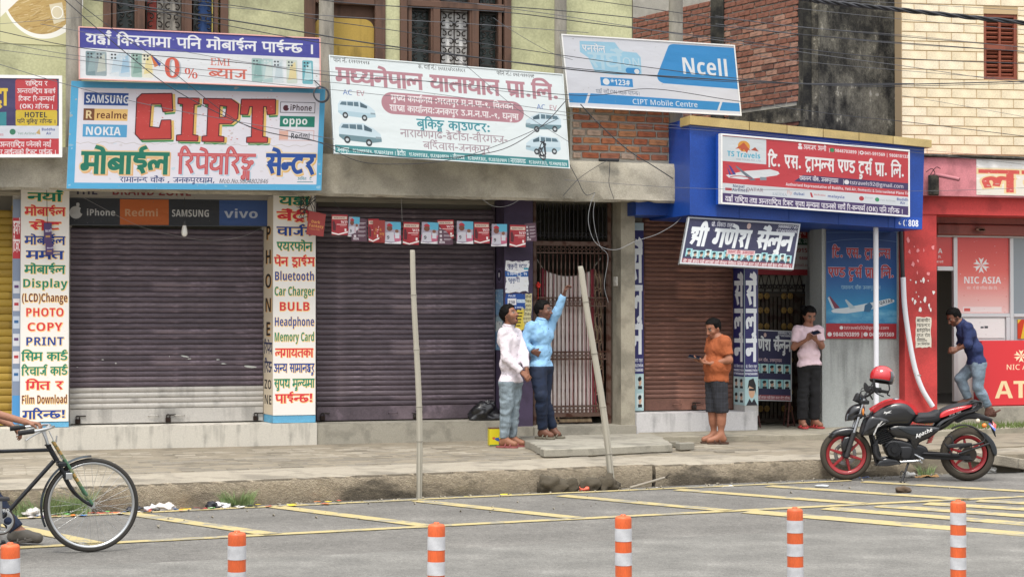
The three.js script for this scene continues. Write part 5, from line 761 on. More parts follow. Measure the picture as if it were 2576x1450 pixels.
// painted lists on the two pillars
{
  const lines1 = [['नयाँ', INK.green], ['मोबाईल', INK.red], ['सेट', INK.red], ['मोबाईल', INK.blue], ['मर्मत', INK.blue], ['मोबाईल', INK.green], ['Display', INK.green], ['(LCD)Change', INK.maroon], ['PHOTO', INK.red], ['COPY', INK.red], ['PRINT', INK.blue], ['सिम कार्ड', INK.green], ['रिचार्ज कार्ड', INK.green], ['गित र', INK.red], ['Film Download', INK.maroon], ['गरिन्छ!', INK.blue]];
  const lines2 = [['यहाँ', INK.green], ['बैट्री', INK.red], ['चार्जर', INK.blue], ['एयरफोन', INK.green], ['पेन ड्राईभ', INK.red], ['Bluetooth', INK.blue], ['Car Charger', INK.green], ['BULB', INK.red], ['Headphone', INK.blue], ['Memory Card', INK.green], ['लगायतका', INK.red], ['अन्य सामानहरु', INK.blue], ['सुपथ मुल्यमा', INK.green], ['पाईन्छ!', INK.red]];
  const list = (L, y0, y1, wf) => canvas(360, 1700, '#e4e0da', (x, W, H) => { wear(x, W, H, 120, ['#d3cdc6', '#efece8', '#c9c2ba'], 2, 10, L.length); const dh = (y1 - y0) / L.length; L.forEach(([s, c], i) => { const lat = /^[A-Za-z(]/.test(s), h = dh * (lat ? 0.58 : 0.55); say(x, s, W / 2, y0 + i * dh + dh * (lat ? 0.2 : 0.3), h, { color: c, align: 'c', w: Math.min(W * 0.95, wf(s)), weight: lat ? 14 : 17, outline: '#f2d79c', ow: 8, shadow: [3, 4, INK.gold] }); }); });
  const wf = (s) => 170 + 24 * s.length * (/^[A-Za-z(]/.test(s) ? 1 : 0.9);
  const face = (par, p0, p1, y0, y1, m, z = 0.003) => part(shopB, 'painted_list', slab([V(X(p0, z), Y((p0 + p1) / 2, y1, z), z), V(X(p1, z), Y((p0 + p1) / 2, y1, z), z), V(X(p1, z), Y((p0 + p1) / 2, y0, z), z), V(X(p0, z), Y((p0 + p1) / 2, y0, z), z)], 0.002, true), m);
  face(shopB, 50, 172, 468, 1062, M('#ffffff', 0.85, { map: list(lines1, 20, 1690, wf) })); face(shopB, 686, 793, 484, 1045, M('#ffffff', 0.85, { map: list(lines2, 0, 1620, wf) }));
  // letters on the splayed cheek
  const side = canvas(120, 1700, '#cdbfa8', (x, W, H) => { x.fillStyle = '#2b2420'; x.font = 'bold 150px sans-serif'; x.textAlign = 'center'; [...'PHONE'].forEach((c, i) => { x.save(); x.translate(60, 320 + i * 190); x.scale(0.8, 1); x.fillStyle = '#e0a24e'; x.fillText(c, 8, 5); x.fillStyle = '#2b2420'; x.fillText(c, 0, 0); x.restore(); }); x.fillStyle = '#2b2420'; say(x, 'रिपेय', 60, 1140, 84, { color: '#2b2f52', align: 'c', w: 106, weight: 17 }); say(x, 'रिङ', 60, 1290, 84, { color: '#2b2f52', align: 'c', w: 96, weight: 17 }); x.font = 'bold 100px sans-serif'; for (const [s, y] of [['ZO', 1500], ['NE', 1620]]) { x.save(); x.translate(60, y); x.scale(0.74, 1); x.fillText(s, 0, 0); x.restore(); } });
  const a = V(X(663, -0.36), 0, -0.36), b = V(X(686, 0), 0, 0), n = V(-(b.z - a.z), 0, b.x - a.x).normalize().multiplyScalar(0.004), yb = 0.615, yt = Y(675, 500, -0.15); const q = (p, y) => p.clone().setY(y).add(n);
  part(shopB, 'painted_list', slab([q(a, yb), q(b, yb), q(b, yt), q(a, yt)], 0.002, true), M('#ffffff', 0.85, { map: side }));
  // narrow airline strip at the far left
  const air = canvas(90, 1100, '#7d8aa0', (x, W, H) => { rect(x, '#b9303a', 0, 90, W, 200); say(x, 'हवाई', 45, 110, 60, { color: '#f2eaea', align: 'c', w: 80, weight: 16 }); say(x, 'टिकट', 45, 200, 60, { color: '#f2eaea', align: 'c', w: 80, weight: 16 }); for (let i = 0; i < 6; i++) { rect(x, ['#c9ccd2', '#d9d3d3', '#b9c3d0'][i % 3], 6, 400 + i * 86, 78, 60); rect(x, ['#5a3a6a', '#a8303c', '#2f5f8f'][i % 3], 20, 420 + i * 86, 50, 14); } rect(x, '#4a8fc6', 0, 960, W, 140); });
  const s = thing('narrow_sign', 'narrow vertical airline strip beside the yellow shutter', 'sign', V(X(40, -0.05), 0.55, -0.05));
  part(s, 'panel', slab([V(X(30, -0.05), 0.56, -0.05), V(X(49.5, -0.05), 0.56, -0.05), V(X(49.5, -0.05), 3.1, -0.05), V(X(30, -0.05), 3.1, -0.05)], 0.02, true), M('#ffffff', 0.5, { map: air }));
  part(s, 'backing', box(X(30, -0.05), X(49.5, -0.05), 0.515, 3.15, -0.4, -0.074), pillarPaintM);
}
// vertical salon strips
{
  const strip = (man) => canvas(200, 1500, '#2b2a66', (x, W, H) => { rect(x, '#b9cfd6', 0, 0, W, 60); const o = { color: '#e9eef2', align: 'c', weight: 20 }; say(x, 'सै', 100, 230, 250, { ...o, w: 160 }); say(x, 'लु', 100, 520, 240, { ...o, w: 160 }); say(x, 'न', 100, 830, 220, { ...o, w: 160 }); say(x, 'प्रो. विकाउ ठाकुर', 100, 1086, 26, { ...o, weight: 14, w: 170 }); x.fillStyle = '#e9eef2'; x.font = 'bold 34px sans-serif'; x.fillText('9808027454', 4, 1150); x.fillText('9746566680', 4, 1186); rect(x, '#a9c6c9', 0, 1204, W, 296); if (man) { x.fillStyle = '#c9a184'; x.beginPath(); x.ellipse(104, 1350, 48, 76, 0, 0, 7); x.fill(); shape(x, '#1c1a1c', [[40, 1330], [60, 1240], [130, 1220], [166, 1290], [170, 1400], [150, 1330], [70, 1300]]); rect(x, '#14161c', 62, 1326, 90, 24, 8); shape(x, '#20202a', [[20, 1500], [70, 1430], [104, 1470], [140, 1430], [190, 1500]]); } else { salonHead(x, 6, 1214, 90, '#c9d9d9'); salonHead(x, 102, 1214, 90, '#b9d0d2'); salonHead(x, 6, 1360, 90, '#a9c6c9'); salonHead(x, 102, 1360, 90, '#c9d9d9'); } });
  const t0 = strip(false), t1 = strip(true);
  const y0 = Y(1870, 1019, 0), y1 = Y(1870, 655, 0);
  const s1 = thing('salon_strip', 'dark blue vertical salon strip with a sunglasses portrait on the pillar front', 'sign', V(X(1890, 0.004), y0, 0.004), 'vertical salon strips');
  part(s1, 'panel', slab([V(X(1873.5, 0.006), y0, 0.006), V(X(1906.5, 0.006), y0, 0.006), V(X(1906.5, 0.006), y1, 0.006), V(X(1873.5, 0.006), y1, 0.006)], 0.005, true), M('#ffffff', 0.5, { map: t1 }));
  const xs = X(1873, 0) - 0.006, s2 = thing('salon_strip', 'dark blue vertical salon strip on the pillar side facing the brown shutter', 'sign', V(xs, y0, -0.17), 'vertical salon strips');
  part(s2, 'panel', slab([V(xs, y0, -0.33), V(xs, y0, -0.004), V(xs, y1, -0.004), V(xs, y1, -0.33)], 0.005, true), M('#ffffff', 0.5, { map: t0 }));
  const s3 = thing('salon_strip', 'dark blue vertical salon strip partly hidden behind the concrete pillar', 'sign', V(X(1605, -0.3), 0.56, -0.3), 'vertical salon strips');
  const ya = 0.57, yb = Y(1605, 560, -0.3); part(s3, 'panel', slab([V(X(1583, -0.3), ya, -0.3), V(X(1619, -0.3), ya, -0.3), V(X(1619, -0.3), yb, -0.3), V(X(1583, -0.3), yb, -0.3)], 0.03, true), M('#ffffff', 0.5, { map: t0 }));
}
// papers pasted on the purple pillar, the concrete pillar switch, the red pillar bill
{
  const paste = (name, label, pts, z, map, mat) => { const [l, t, r, b] = pts, root = thing(name, label, 'poster', V(X((l + r) / 2, z), Y((l + r) / 2, b, z), z)); const P = (px, py) => V(X(px, z), Y((l + r) / 2, py, z), z); const out = []; const N = 7; for (let i = 0; i < N; i++) out.push(P(lerp(l, r, i / N) , b + rr(-4, 2))); for (let i = 0; i < N; i++) out.push(P(r + rr(-3, 1), lerp(b, t, i / N))); for (let i = 0; i < N; i++) out.push(P(lerp(r, l, i / N), t + rr(-1, 3))); for (let i = 0; i < N; i++) out.push(P(l + rr(-1, 2), lerp(t, b, i / N)));
    const g = slab(out, 0.002), p = g.attributes.position, uv = g.attributes.uv, x0 = X(l, z), x1 = X(r, z), y0 = Y((l + r) / 2, b, z), y1 = Y((l + r) / 2, t, z); for (let i = 0; i < p.count; i++) uv.setXY(i, (p.getX(i) - x0) / (x1 - x0), (p.getY(i) - y0) / (y1 - y0)); g.translate(-root.position.x, -root.position.y, -root.position.z); const m = new THREE.Mesh(g, M('#ffffff', 0.85, { map })); m.name = 'sheet'; root.add(m); return root; };
  paste('pasted_poster', 'torn white and blue cigarette price posters pasted high on the purple pillar', [1271, 655, 1331, 735], -0.016, canvas(300, 400, '#e3e4e6', (x) => { say(x, 'खुकुरी स्टार', 20, 50, 46, { color: '#2a3a6f', w: 250, weight: 14 }); shape(x, '#2a5fa4', [[0, 130], [150, 160], [300, 125], [300, 200], [0, 205]]); say(x, '३ सिल्ली रु. २५', 20, 146, 40, { color: '#f0f2f4', w: 250 }); say(x, 'खुकुरी', 30, 226, 46, { color: '#3a4a7a', w: 150, weight: 14 }); rect(x, '#3fa3b6', 230, 90, 60, 22); wear(x, 300, 400, 60, ['#4e4260', '#d9d6d0'], 4, 26, 6); }));
  paste('pasted_poster', 'blue price poster reading 230 per pack on the purple pillar', [1271, 738, 1322, 777], -0.016, canvas(280, 210, '#2a5096', (x) => { x.fillStyle = '#eef0f4'; x.font = 'bold 34px sans-serif'; x.fillText('PULSE', 40, 42); rect(x, '#e6e3e2', 30, 64, 120, 90); x.fillStyle = '#2a2f52'; x.font = 'bold 56px sans-serif'; x.fillText('230', 40, 136); rect(x, '#d3e2ea', 156, 78, 120, 44); x.fillStyle = '#2a5096'; x.font = '28px sans-serif'; x.fillText('per Pack', 160, 110); x.fillStyle = '#eef0f4'; x.font = 'bold 30px sans-serif'; x.fillText('2 Sticks', 130, 196); }));
  paste('pasted_poster', 'yellowed torn handbill pasted on the purple pillar beside the men', [1312, 738, 1338, 820], -0.017, canvas(160, 420, '#cfc79a', (x) => { for (let i = 0; i < 7; i++) say(x, ['सुनौलो', 'मौका', 'अवसर'][i % 3], 14, 30 + i * 56, 30, { color: '#4a4638', w: 130, weight: 13 }); wear(x, 160, 420, 40, ['#e3dcc0', '#6a5f70'], 4, 18, 8); }));
  paste('pasted_poster', 'bright yellow bill behind the shouting man on the purple pillar', [1296, 778, 1318, 830], -0.015, canvas(140, 300, '#d9c24a', (x) => { x.fillStyle = '#4a4020'; for (let i = 0; i < 5; i++) x.fillRect(14, 40 + i * 46, 100 - i * 9, 20); wear(x, 140, 300, 30, ['#e9dfae', '#4a4020'], 3, 14, 3); }));
  const xs = X(1268, -0.02) - 0.004, f = (nm, lb, y0, y1, z0, z1, m) => { const r = thing(nm, lb, 'poster', V(xs, y0, z0)); part(r, 'sheet', slab([V(xs, y0, z0), V(xs, y0, z1), V(xs, y1, z1), V(xs, y1, z0)], 0.002, true), m); };
  f('side_poster', 'faded blue poster on the purple pillar side facing the shutter', Y(1255, 880, -0.2), Y(1255, 727, -0.2), -0.4, -0.06, M('#ffffff', 0.85, { map: canvas(150, 400, '#6f93b5', (x) => { rect(x, '#8fa9b5', 0, 170, 150, 90); rect(x, '#c9d0cf', 20, 210, 110, 60); rect(x, '#3f6fa6', 30, 330, 90, 50); wear(x, 150, 400, 90, ['#a9bcc6', '#564a66', '#d9d9d2'], 3, 20, 12); }) }));
  f('side_poster', 'dark round brand emblem sticker on the purple pillar side', Y(1255, 712, -0.2), Y(1255, 672, -0.2), -0.36, -0.08, M('#ffffff', 0.8, { map: canvas(128, 128, '#4e4260', (x) => { x.fillStyle = '#2f2640'; x.beginPath(); x.arc(64, 64, 60, 0, 7); x.fill(); x.strokeStyle = '#8a80a0'; x.lineWidth = 4; x.beginPath(); x.arc(64, 64, 52, 0, 7); x.stroke(); shape(x, '#d9d6e0', [[46, 44], [72, 44], [70, 70], [58, 84], [48, 70]]); }) }));
  paste('clinic_bill', 'black and white clinic bill pasted on the red pillar', [2303, 796, 2343, 874], 0.004, canvas(240, 460, '#cfcabb', (x) => { ['बावासीर', 'भगन्दर', 'हाईड्रोसिल', 'गुप्त रोग'].forEach((s, i) => say(x, s, 120, 34 + i * 74, 44, { color: '#2c2a28', align: 'c', w: 200, weight: 14 })); rect(x, '#3a3834', 24, 320, 120, 14); rect(x, '#3a3834', 24, 346, 150, 14); say(x, 'जन क्लिनिक', 120, 390, 34, { color: '#2c2a28', align: 'c', w: 190, weight: 13 }); }));
  // scraps of torn paper on the red pillar
  for (let i = 0; i < 26; i++) { const px = rr(2284, 2350), py = i < 16 ? rr(700, 790) : rr(600, 690), s = rr(0.008, 0.028), c = at(px, py, 0.0035), pts = []; for (let k = 0; k < 7; k++) { const t = k / 7 * 6.283; pts.push(V(c.x + Math.cos(t) * s * rr(0.4, 1.2), c.y + Math.sin(t) * s * rr(0.6, 1.9), 0.0035)); } if (c.x - s * 1.2 > X(2277, 0) && c.x + s * 1.2 < X(2356, 0)) part(bank, 'paper_scrap', slab(pts, 0.002), M(i < 16 ? '#dcdad6' : '#e08f90', 0.9)); }
}
// ---------------------------------------------------------------- collapsible gate with curtains
{
  const z = -0.3, g = thing('collapsible_gate', 'brown iron gate of bars and rings with pale striped curtain behind', 'gate', V(X(1440, z), 0.42, z)), yy = (py) => Y(1440, py, z), xx = (px) => X(px, z);
  part(g, 'frame', [box(xx(1340), xx(1347), 0.415, SLABY[0] + 0.04, z - 0.03, z + 0.02), box(xx(1527), xx(1536), 0.415, SLABY[0] + 0.04, z - 0.03, z + 0.02), box(xx(1347), xx(1527), yy(617), yy(607), z - 0.03, z + 0.02), box(xx(1347), xx(1527), yy(1047), yy(1039), z - 0.03, z + 0.02)], ironBrownM);
  const n = 17, dx = (xx(1526) - xx(1348)) / n, bars = [];
  const bg = box(-0.0065, 0.0065, yy(1039), yy(640), -0.008, 0.008), ring = new THREE.TorusGeometry(dx * 0.42, 0.006, 4, 12), ringS = new THREE.TorusGeometry(dx * 0.36, 0.005, 4, 10);
  const put = (geo, nm, x, y, zz) => { const m = new THREE.Mesh(geo, ironBrownM); m.name = nm; m.position.set(x, y, zz).sub(g.position); g.add(m); };
  for (let i = 0; i <= n; i++) { put(bg, 'bar', xx(1348) + i * dx, 0, z); if (i < n) for (const py of [622, 631, 753, 764, 889, 898, 1026, 1034]) put(py < 640 ? ring : ringS, 'ring', xx(1348) + (i + 0.5) * dx, yy(py), z); }
  for (const py of [617, 636, 748, 769, 884, 903, 1020, 1039.5]) part(g, 'flat_rail', box(xx(1348), xx(1526), yy(py) - 0.007, yy(py) + 0.007, z - 0.012, z + 0.012), ironBrownM);
  // fixed transom grille above
  const tm = M('#2c2b2c', 0.7, { metalness: 0.3 }), tb = box(-0.005, 0.005, yy(600), SLABY[0] + 0.02, -0.006, 0.006);
  for (let i = 0; i <= n; i++) { const m = new THREE.Mesh(tb, tm); m.name = 'transom_bar'; m.position.set(xx(1348) + i * dx, 0, z).sub(g.position); g.add(m); if (i < n) { const r = new THREE.Mesh(ring, tm); r.name = 'ring'; r.position.set(xx(1348) + (i + 0.5) * dx, yy(590), z).sub(g.position); g.add(r); } }
  // curtains
  const sheet = (px0, px1, y0, y1f, zz, folds, amp, nx, map) => { const x0 = xx(px0), x1 = xx(px1), G = new THREE.PlaneGeometry(1, 1, nx, 30), p = G.attributes.position; for (let i = 0; i < p.count; i++) { const u = p.getX(i) + 0.5, v = p.getY(i) + 0.5, top = y1f(u), x = lerp(x0, x1, u) + (v - 0.5) * 0; p.setXYZ(i, x - (1 - v) * 0.06 * (0.5 - u), lerp(y0, top, v), zz + amp * Math.sin(u * folds * 6.283 + 2 * Math.sin(u * 9)) * (0.6 + 0.4 * v) + 0.006 * Math.sin(u * 40 + v * 5)); } G.computeVertexNormals(); return G; };
  const striped = canvas(512, 512, '#e6deda', (x) => { for (let i = 0; i < 14; i++) { rect(x, ['#b98286', '#d9bcb8', '#f0eae6', '#c0949a'][i % 4], i * 37 + 4, 0, i % 4 === 2 ? 16 : 5, 512); } x.strokeStyle = '#6a4a48'; for (let i = 0; i < 120; i++) { x.globalAlpha = 0.5; x.lineWidth = 1.5; const a = rr(0, 512), b = rr(0, 512); x.beginPath(); x.moveTo(a, b); x.quadraticCurveTo(a + rr(-16, 16), b + 20, a + rr(-10, 10), b + rr(30, 60)); x.stroke(); } x.globalAlpha = 1; rect(x, '#9a3f4c', 0, 0, 40, 512); rect(x, '#9a3f4c', 474, 0, 40, 512); });
  const c1 = thing('curtain', 'pale curtain with maroon stripes slung behind the iron gate bars', 'curtain', V(xx(1440), 0.45, z - 0.1));
  part(c1, 'cloth', sheet(1368, 1500, yy(1040), (u) => yy(672 + 22 * Math.sin(u * Math.PI) ** 0.7), z - 0.09, 12, 0.022, 110), M('#ffffff', 0.9, { map: striped, side: THREE.DoubleSide }));
  part(c1, 'cord', [rod(V(xx(1352), yy(650), z - 0.06), V(xx(1370), yy(674), z - 0.09), 0.005), rod(V(xx(1498), yy(672), z - 0.09), V(xx(1515), yy(648), z - 0.06), 0.005)], M('#b9b2aa', 0.9));
  const oval = canvas(256, 512, '#c9b292', (x) => { for (let r = 0; r < 12; r++) for (let c = 0; c < 4; c++) { x.fillStyle = '#2b1f22'; x.beginPath(); x.ellipse(c * 70 + (r % 2) * 35, r * 46, 22, 15, 0.6, 0, 7); x.fill(); x.strokeStyle = '#5a3a30'; x.lineWidth = 5; x.beginPath(); x.ellipse(c * 70 + (r % 2) * 35, r * 46, 30, 21, 0.6, 0, 7); x.stroke(); } });
  const c2 = thing('curtain', 'tan and black oval patterned cloth hanging behind the right gate bars', 'curtain', V(xx(1511), 0.45, z - 0.15));
  part(c2, 'cloth', sheet(1496, 1526, yy(1044), (u) => yy(690 - 14 * Math.sin(u * 3.1)), z - 0.15, 2.5, 0.02, 40), M('#ffffff', 0.9, { map: oval, side: THREE.DoubleSide }));
  const c3 = thing('curtain', 'tan and black patterned cloth hem drooping below the iron gate', 'curtain', V(xx(1440), 0.42, z - 0.12));
  part(c3, 'cloth', sheet(1385, 1492, 0.418, (u) => yy(1036), z - 0.13, 5, 0.02, 50), M('#ffffff', 0.9, { map: rep(oval, 3, 0.4), side: THREE.DoubleSide }));
  { const p = at(1353, 716, z + 0.02), fl = []; for (let k = 0; k < 9; k++) fl.push(new THREE.SphereGeometry(0.018, 6, 5).translate(p.x + rr(-0.018, 0.018), p.y + rr(-0.025, 0.025), p.z + rr(0, 0.02))); fl.push(rod(V(p.x, p.y - 0.18, p.z), p, 0.004)); solo('flower', fl, M('#d2372c', 0.8), 'small red cloth flower tied to the gate beside the curtain', 'flower'); }
}
// ---------------------------------------------------------------- string of paper flags
{
  const winT = canvas(150, 200, '#a82c36', (x) => { rect(x, '#d9c3b4', 6, 16, 138, 30); x.fillStyle = '#6a3a34'; x.font = 'bold 20px sans-serif'; x.fillText('NEW PACK', 20, 38); x.fillStyle = '#f2e6e4'; x.font = 'bold 34px serif'; x.fillText('WIN', 84, 84); rect(x, '#e9c6c2', 46, 92, 96, 8); rect(x, '#d99a96', 76, 110, 60, 5); rect(x, '#f2e6e4', 118, 136, 18, 26); shape(x, '#5a1f28', [[8, 70], [24, 60], [40, 110], [36, 160], [10, 150]]); shape(x, '#efe6e2', [[0, 170], [60, 188], [150, 160], [150, 176], [60, 200], [0, 186]]); });
  const nineT = canvas(150, 200, '#a9a1b0', (x) => { rect(x, '#5fb2d0', 50, 0, 100, 70); rect(x, '#c86a86', 0, 120, 150, 60); x.fillStyle = '#7a4a3a'; x.beginPath(); x.arc(46, 60, 26, 0, 7); x.fill(); x.fillStyle = '#b8303c'; x.beginPath(); x.arc(46, 44, 28, 3.3, 6.2); x.fill(); shape(x, '#cfcdd6', [[10, 100], [84, 94], [92, 180], [2, 180]]); x.fillStyle = '#22222a'; x.font = 'bold 44px sans-serif'; x.fillText('9', 22, 160); x.fillStyle = '#8a5a48'; x.beginPath(); x.arc(112, 84, 16, 0, 7); x.fill(); rect(x, '#d9d9e0', 96, 100, 40, 50); shape(x, '#efecee', [[0, 186], [60, 196], [150, 172], [150, 200], [0, 200]]); });
  const darkT = canvas(150, 200, '#5f4250', (x) => { for (let i = 0; i < 4; i++) { rect(x, '#c9bcc2', 60, 36 + i * 36, 76, 6); rect(x, '#a9969e', 60, 46 + i * 36, 60, 5); rect(x, '#d3c8cc', 20, 30 + i * 38, 22, 22); } x.fillStyle = '#e6dfe2'; x.font = 'bold 26px sans-serif'; x.fillText('WIN', 14, 188); });
  const fanT = canvas(150, 200, '#9c3a36', (x) => { x.fillStyle = '#d99a52'; x.font = 'bold 34px sans-serif'; x.fillText('Dark', 30, 96); x.fillText('Fantasy', 14, 130); x.font = '18px sans-serif'; x.fillText('Choco Fills', 24, 154); });
  const mats = { w: winT, n: nineT, d: darkT, f: fanT }; for (const k in mats) mats[k] = M('#ffffff', 0.55, { map: mats[k], side: THREE.DoubleSide });
  const z0 = 0.25, word = { w: 'red prize paper flag', n: 'white shirted number 9 paper flag', d: 'dark maroon paper flag', f: 'brick red biscuit paper flag' };
  const list = [['f', 70, 130, 250, 378, 0.12], ['w', 305, 155, 475, 372, 0], ['n', 484, 180, 600, 388, 0.03], ['d', 512, 195, 682, 437, 0], ['w', 690, 200, 800, 442, -0.02], ['f', 738, 215, 862, 452, 0], ['n', 865, 230, 1035, 462, 0.02], ['w', 1060, 235, 1225, 472, 0.02], ['n', 1250, 236, 1425, 462, 0.03], ['d', 1416, 250, 1580, 472, 0], ['w', 1416, 210, 1582, 408, -0.02], ['n', 1614, 225, 1790, 462, 0.02], ['w', 1800, 236, 1962, 458, 0], ['n', 1984, 254, 2146, 488, -0.01], ['w', 2174, 264, 2338, 496, 0.02], ['d', 2330, 245, 2450, 436, -0.08]];
  const ord = ['first', 'second', 'third', 'fourth', 'fifth', 'sixth', 'seventh', 'eighth', 'ninth', 'tenth', 'eleventh', 'twelfth', 'thirteenth', 'fourteenth', 'fifteenth', 'last'];
  const tops = [];
  list.forEach(([k, l, t, r, b, rot], i) => {
    const P = (zx, zy) => at(759.6 + zx * 0.2399, 502 + zy * 0.2399, z0), a = P(l, t), c = P(r, b), w = c.x - a.x, h = a.y - c.y, G = new THREE.PlaneGeometry(w, h, 6, 8).translate(0, -h / 2, 0), p = G.attributes.position;
    for (let j = 0; j < p.count; j++) { const v = -p.getY(j) / h; p.setZ(j, 0.012 * Math.sin(p.getX(j) / w * 5 + i) * v + 0.02 * v * v * Math.sin(i * 2.3)); } G.computeVertexNormals();
    const m = new THREE.Mesh(G, mats[k]); m.name = numbered('paper_flag'); m.position.set((a.x + c.x) / 2, a.y, z0 + (i % 3) * 0.012); m.rotation.z = -rot; m.rotation.y = rr(-0.12, 0.12); m.userData = { label: `${word[k]}, ${ord[i]} on the string counted from the painted pillar`, category: 'paper flag', group: 'paper flags strung before the shutter' }; scene.add(m); tops.push(V(a.x + w * 0.5, a.y - 0.004, z0 - 0.008));
  });
  const s = [at(745, 520, 0.1), ...tops, at(1362, 556, 0.12)]; solo('flag_string', tube(s, 0.003, 90, 4), M('#3a3638', 0.8), 'thin string carrying the red paper flags', 'string');
}
// ---------------------------------------------------------------- bulbs
function bulb(px, pyTop, pyBulb, z, label) {
  const a = at(px, pyTop, z), b = at(px, pyBulb, z), r = thing('light_bulb', label, 'bulb', V(b.x, b.y - 0.14, z), 'hanging bulbs');
  part(r, 'cord', rod(V(b.x, b.y + 0.02, z), V(b.x, a.y, z), 0.003, 0.003, 5), M('#2a2a2a', 0.7));
  part(r, 'holder', new THREE.CylinderGeometry(0.016, 0.02, 0.05, 12).translate(b.x, b.y, z), M('#3a3a3c', 0.5));
  part(r, 'lamp', new THREE.LatheGeometry([[0.016, 0], [0.024, -0.02], [0.034, -0.07], [0.036, -0.095], [0.03, -0.118], [0.016, -0.132], [0.0001, -0.136]].map((p) => new THREE.Vector2(...p)), 18).translate(b.x, b.y - 0.02, z), MP('#eceae4', 0.3, { clearcoat: 0.3 }));
}
bulb(463, 497, 561, 0.06, 'white lamp hanging on a cord before the brand strip'); bulb(2066, 555, 566, -0.4, 'small white lamp at the porch corner under the blue canopy');
// ---------------------------------------------------------------- bamboo poles
function bamboo(base, topPx, nodes, r0, r1, label) {
  const b = onGround(...base), dep = V().subVectors(b, CAM).dot(V(0, 0, -1).applyQuaternion(camera.quaternion)), t = atDepth(...topPx, dep - 0.15), d = t.clone().sub(b), root = thing('bamboo_pole', label, 'pole', b, 'bamboo poles by the kerb');
  const pts = []; const N = 60; for (let i = 0; i <= N; i++) { const u = i / N; let r = lerp(r0, r1, u); for (const n of nodes) r += 0.005 * Math.exp(-(((u - n) / 0.006) ** 2)) - 0.002 * Math.exp(-(((u - n) / 0.02) ** 2)); pts.push(new THREE.Vector2(r, u * d.length())); } pts.push(new THREE.Vector2(r1 * 0.7, d.length()), new THREE.Vector2(r1 * 0.68, d.length() - 0.08), new THREE.Vector2(0.0001, d.length() - 0.08));
  const g = new THREE.LatheGeometry(pts, 16), p = g.attributes.position, q = new THREE.Quaternion().setFromUnitVectors(V(0, 1, 0), d.clone().normalize());
  for (let i = 0; i < p.count; i++) { const u = p.getY(i) / d.length(); p.setX(i, p.getX(i) + 0.02 * Math.sin(u * 5)); if (u > 0.985 && p.getX(i) > 0) p.setY(i, p.getY(i) - 0.05); }
  g.computeVertexNormals(); g.applyQuaternion(q); const uv = g.attributes.uv; for (let i = 0; i < uv.count; i++) uv.setXY(i, uv.getX(i) * 0.6, uv.getY(i) * 1.5);
  partL(root, 'cane', g, M('#b8b4aa', 0.8, { map: rep(streakMap, 2, 0.5) }));
  for (const n of nodes) partL(root, 'node', new THREE.TorusGeometry(lerp(r0, r1, n) + 0.001, 0.004, 5, 16).rotateX(Math.PI / 2).applyQuaternion(q).translate(d.x * n + 0.02 * Math.sin(n * 5) * 1, d.y * n, d.z * n), M('#7f7a70', 0.9));
}
bamboo([1053, 1251], [1042, 628], [0.23, 0.37, 0.6, 0.82], 0.032, 0.025, 'upright grey bamboo pole standing at the kerb before the purple shutter');
bamboo([1539, 1229], [1465, 668], [0.16, 0.37, 0.61, 0.84], 0.036, 0.03, 'leaning grey bamboo pole standing at the kerb before the gate');
// ---------------------------------------------------------------- pipes
const pvcM = MP('#dfe0e6', 0.4, { clearcoat: 0.2 });
{ const p = V(X(2204, 0.55), 0.32, 0.55), r = thing('white_pipe', 'upright white plastic pipe propping the blue canopy', 'pipe', p); part(r, 'tube', new THREE.CylinderGeometry(0.033, 0.033, 2.8, 18).translate(p.x, 0.32 + 1.4, 0.55), pvcM); part(r, 'bracket', rbox(p.x - 0.06, p.x + 0.12, 3.02, 3.06, 0.5, 0.6, 0.008), M('#c9c6bd', 0.6)); }
{ const P = (a, b) => at(a, b, 0.1), r = thing('white_pipe', 'bent white plastic pipe running down the red pillar edge', 'pipe', P(2345, 1020)); part(r, 'tube', tube([P(2272, 697), P(2276, 770), P(2287, 850), P(2303, 930), P(2321, 980), P(2346, 1021)], 0.034, 40, 14), pvcM); part(r, 'black_sleeve', tube([P(2266, 560), P(2268, 630), P(2272, 700)], 0.027, 12, 12), M('#2c2b30', 0.6)); part(r, 'rope_tie', new THREE.TorusGeometry(0.038, 0.006, 6, 16).rotateX(1.2).translate(P(2309, 945).x, P(2309, 945).y, 0.1), M('#a9a49a', 0.9)); }
{ const P = (a, b, z = 0.2) => at(a, b, z), r = thing('pipe_stub', 'rusty pink pipe stub sticking out of the pink wall', 'pipe', P(2380, 452)); part(r, 'tube', [tube([P(2344, 438, 0.1), P(2380, 444, 0.3), P(2414, 451, 0.42)], 0.026, 12, 12)], M('#b07076', 0.7)); part(r, 'mount', rockSlab([P(2335, 462, 0.22), P(2362, 462, 0.22), P(2362, 462, 0.1), P(2335, 462, 0.1)], P(2350, 440).y, P(2350, 490).y, 0.02), frameConcM); part(r, 'wire_tangle', tube([P(2330, 432), P(2345, 424), P(2352, 436), P(2340, 442), P(2356, 420), P(2366, 424)], 0.006, 30, 5), M('#4a2a30', 0.8)); }
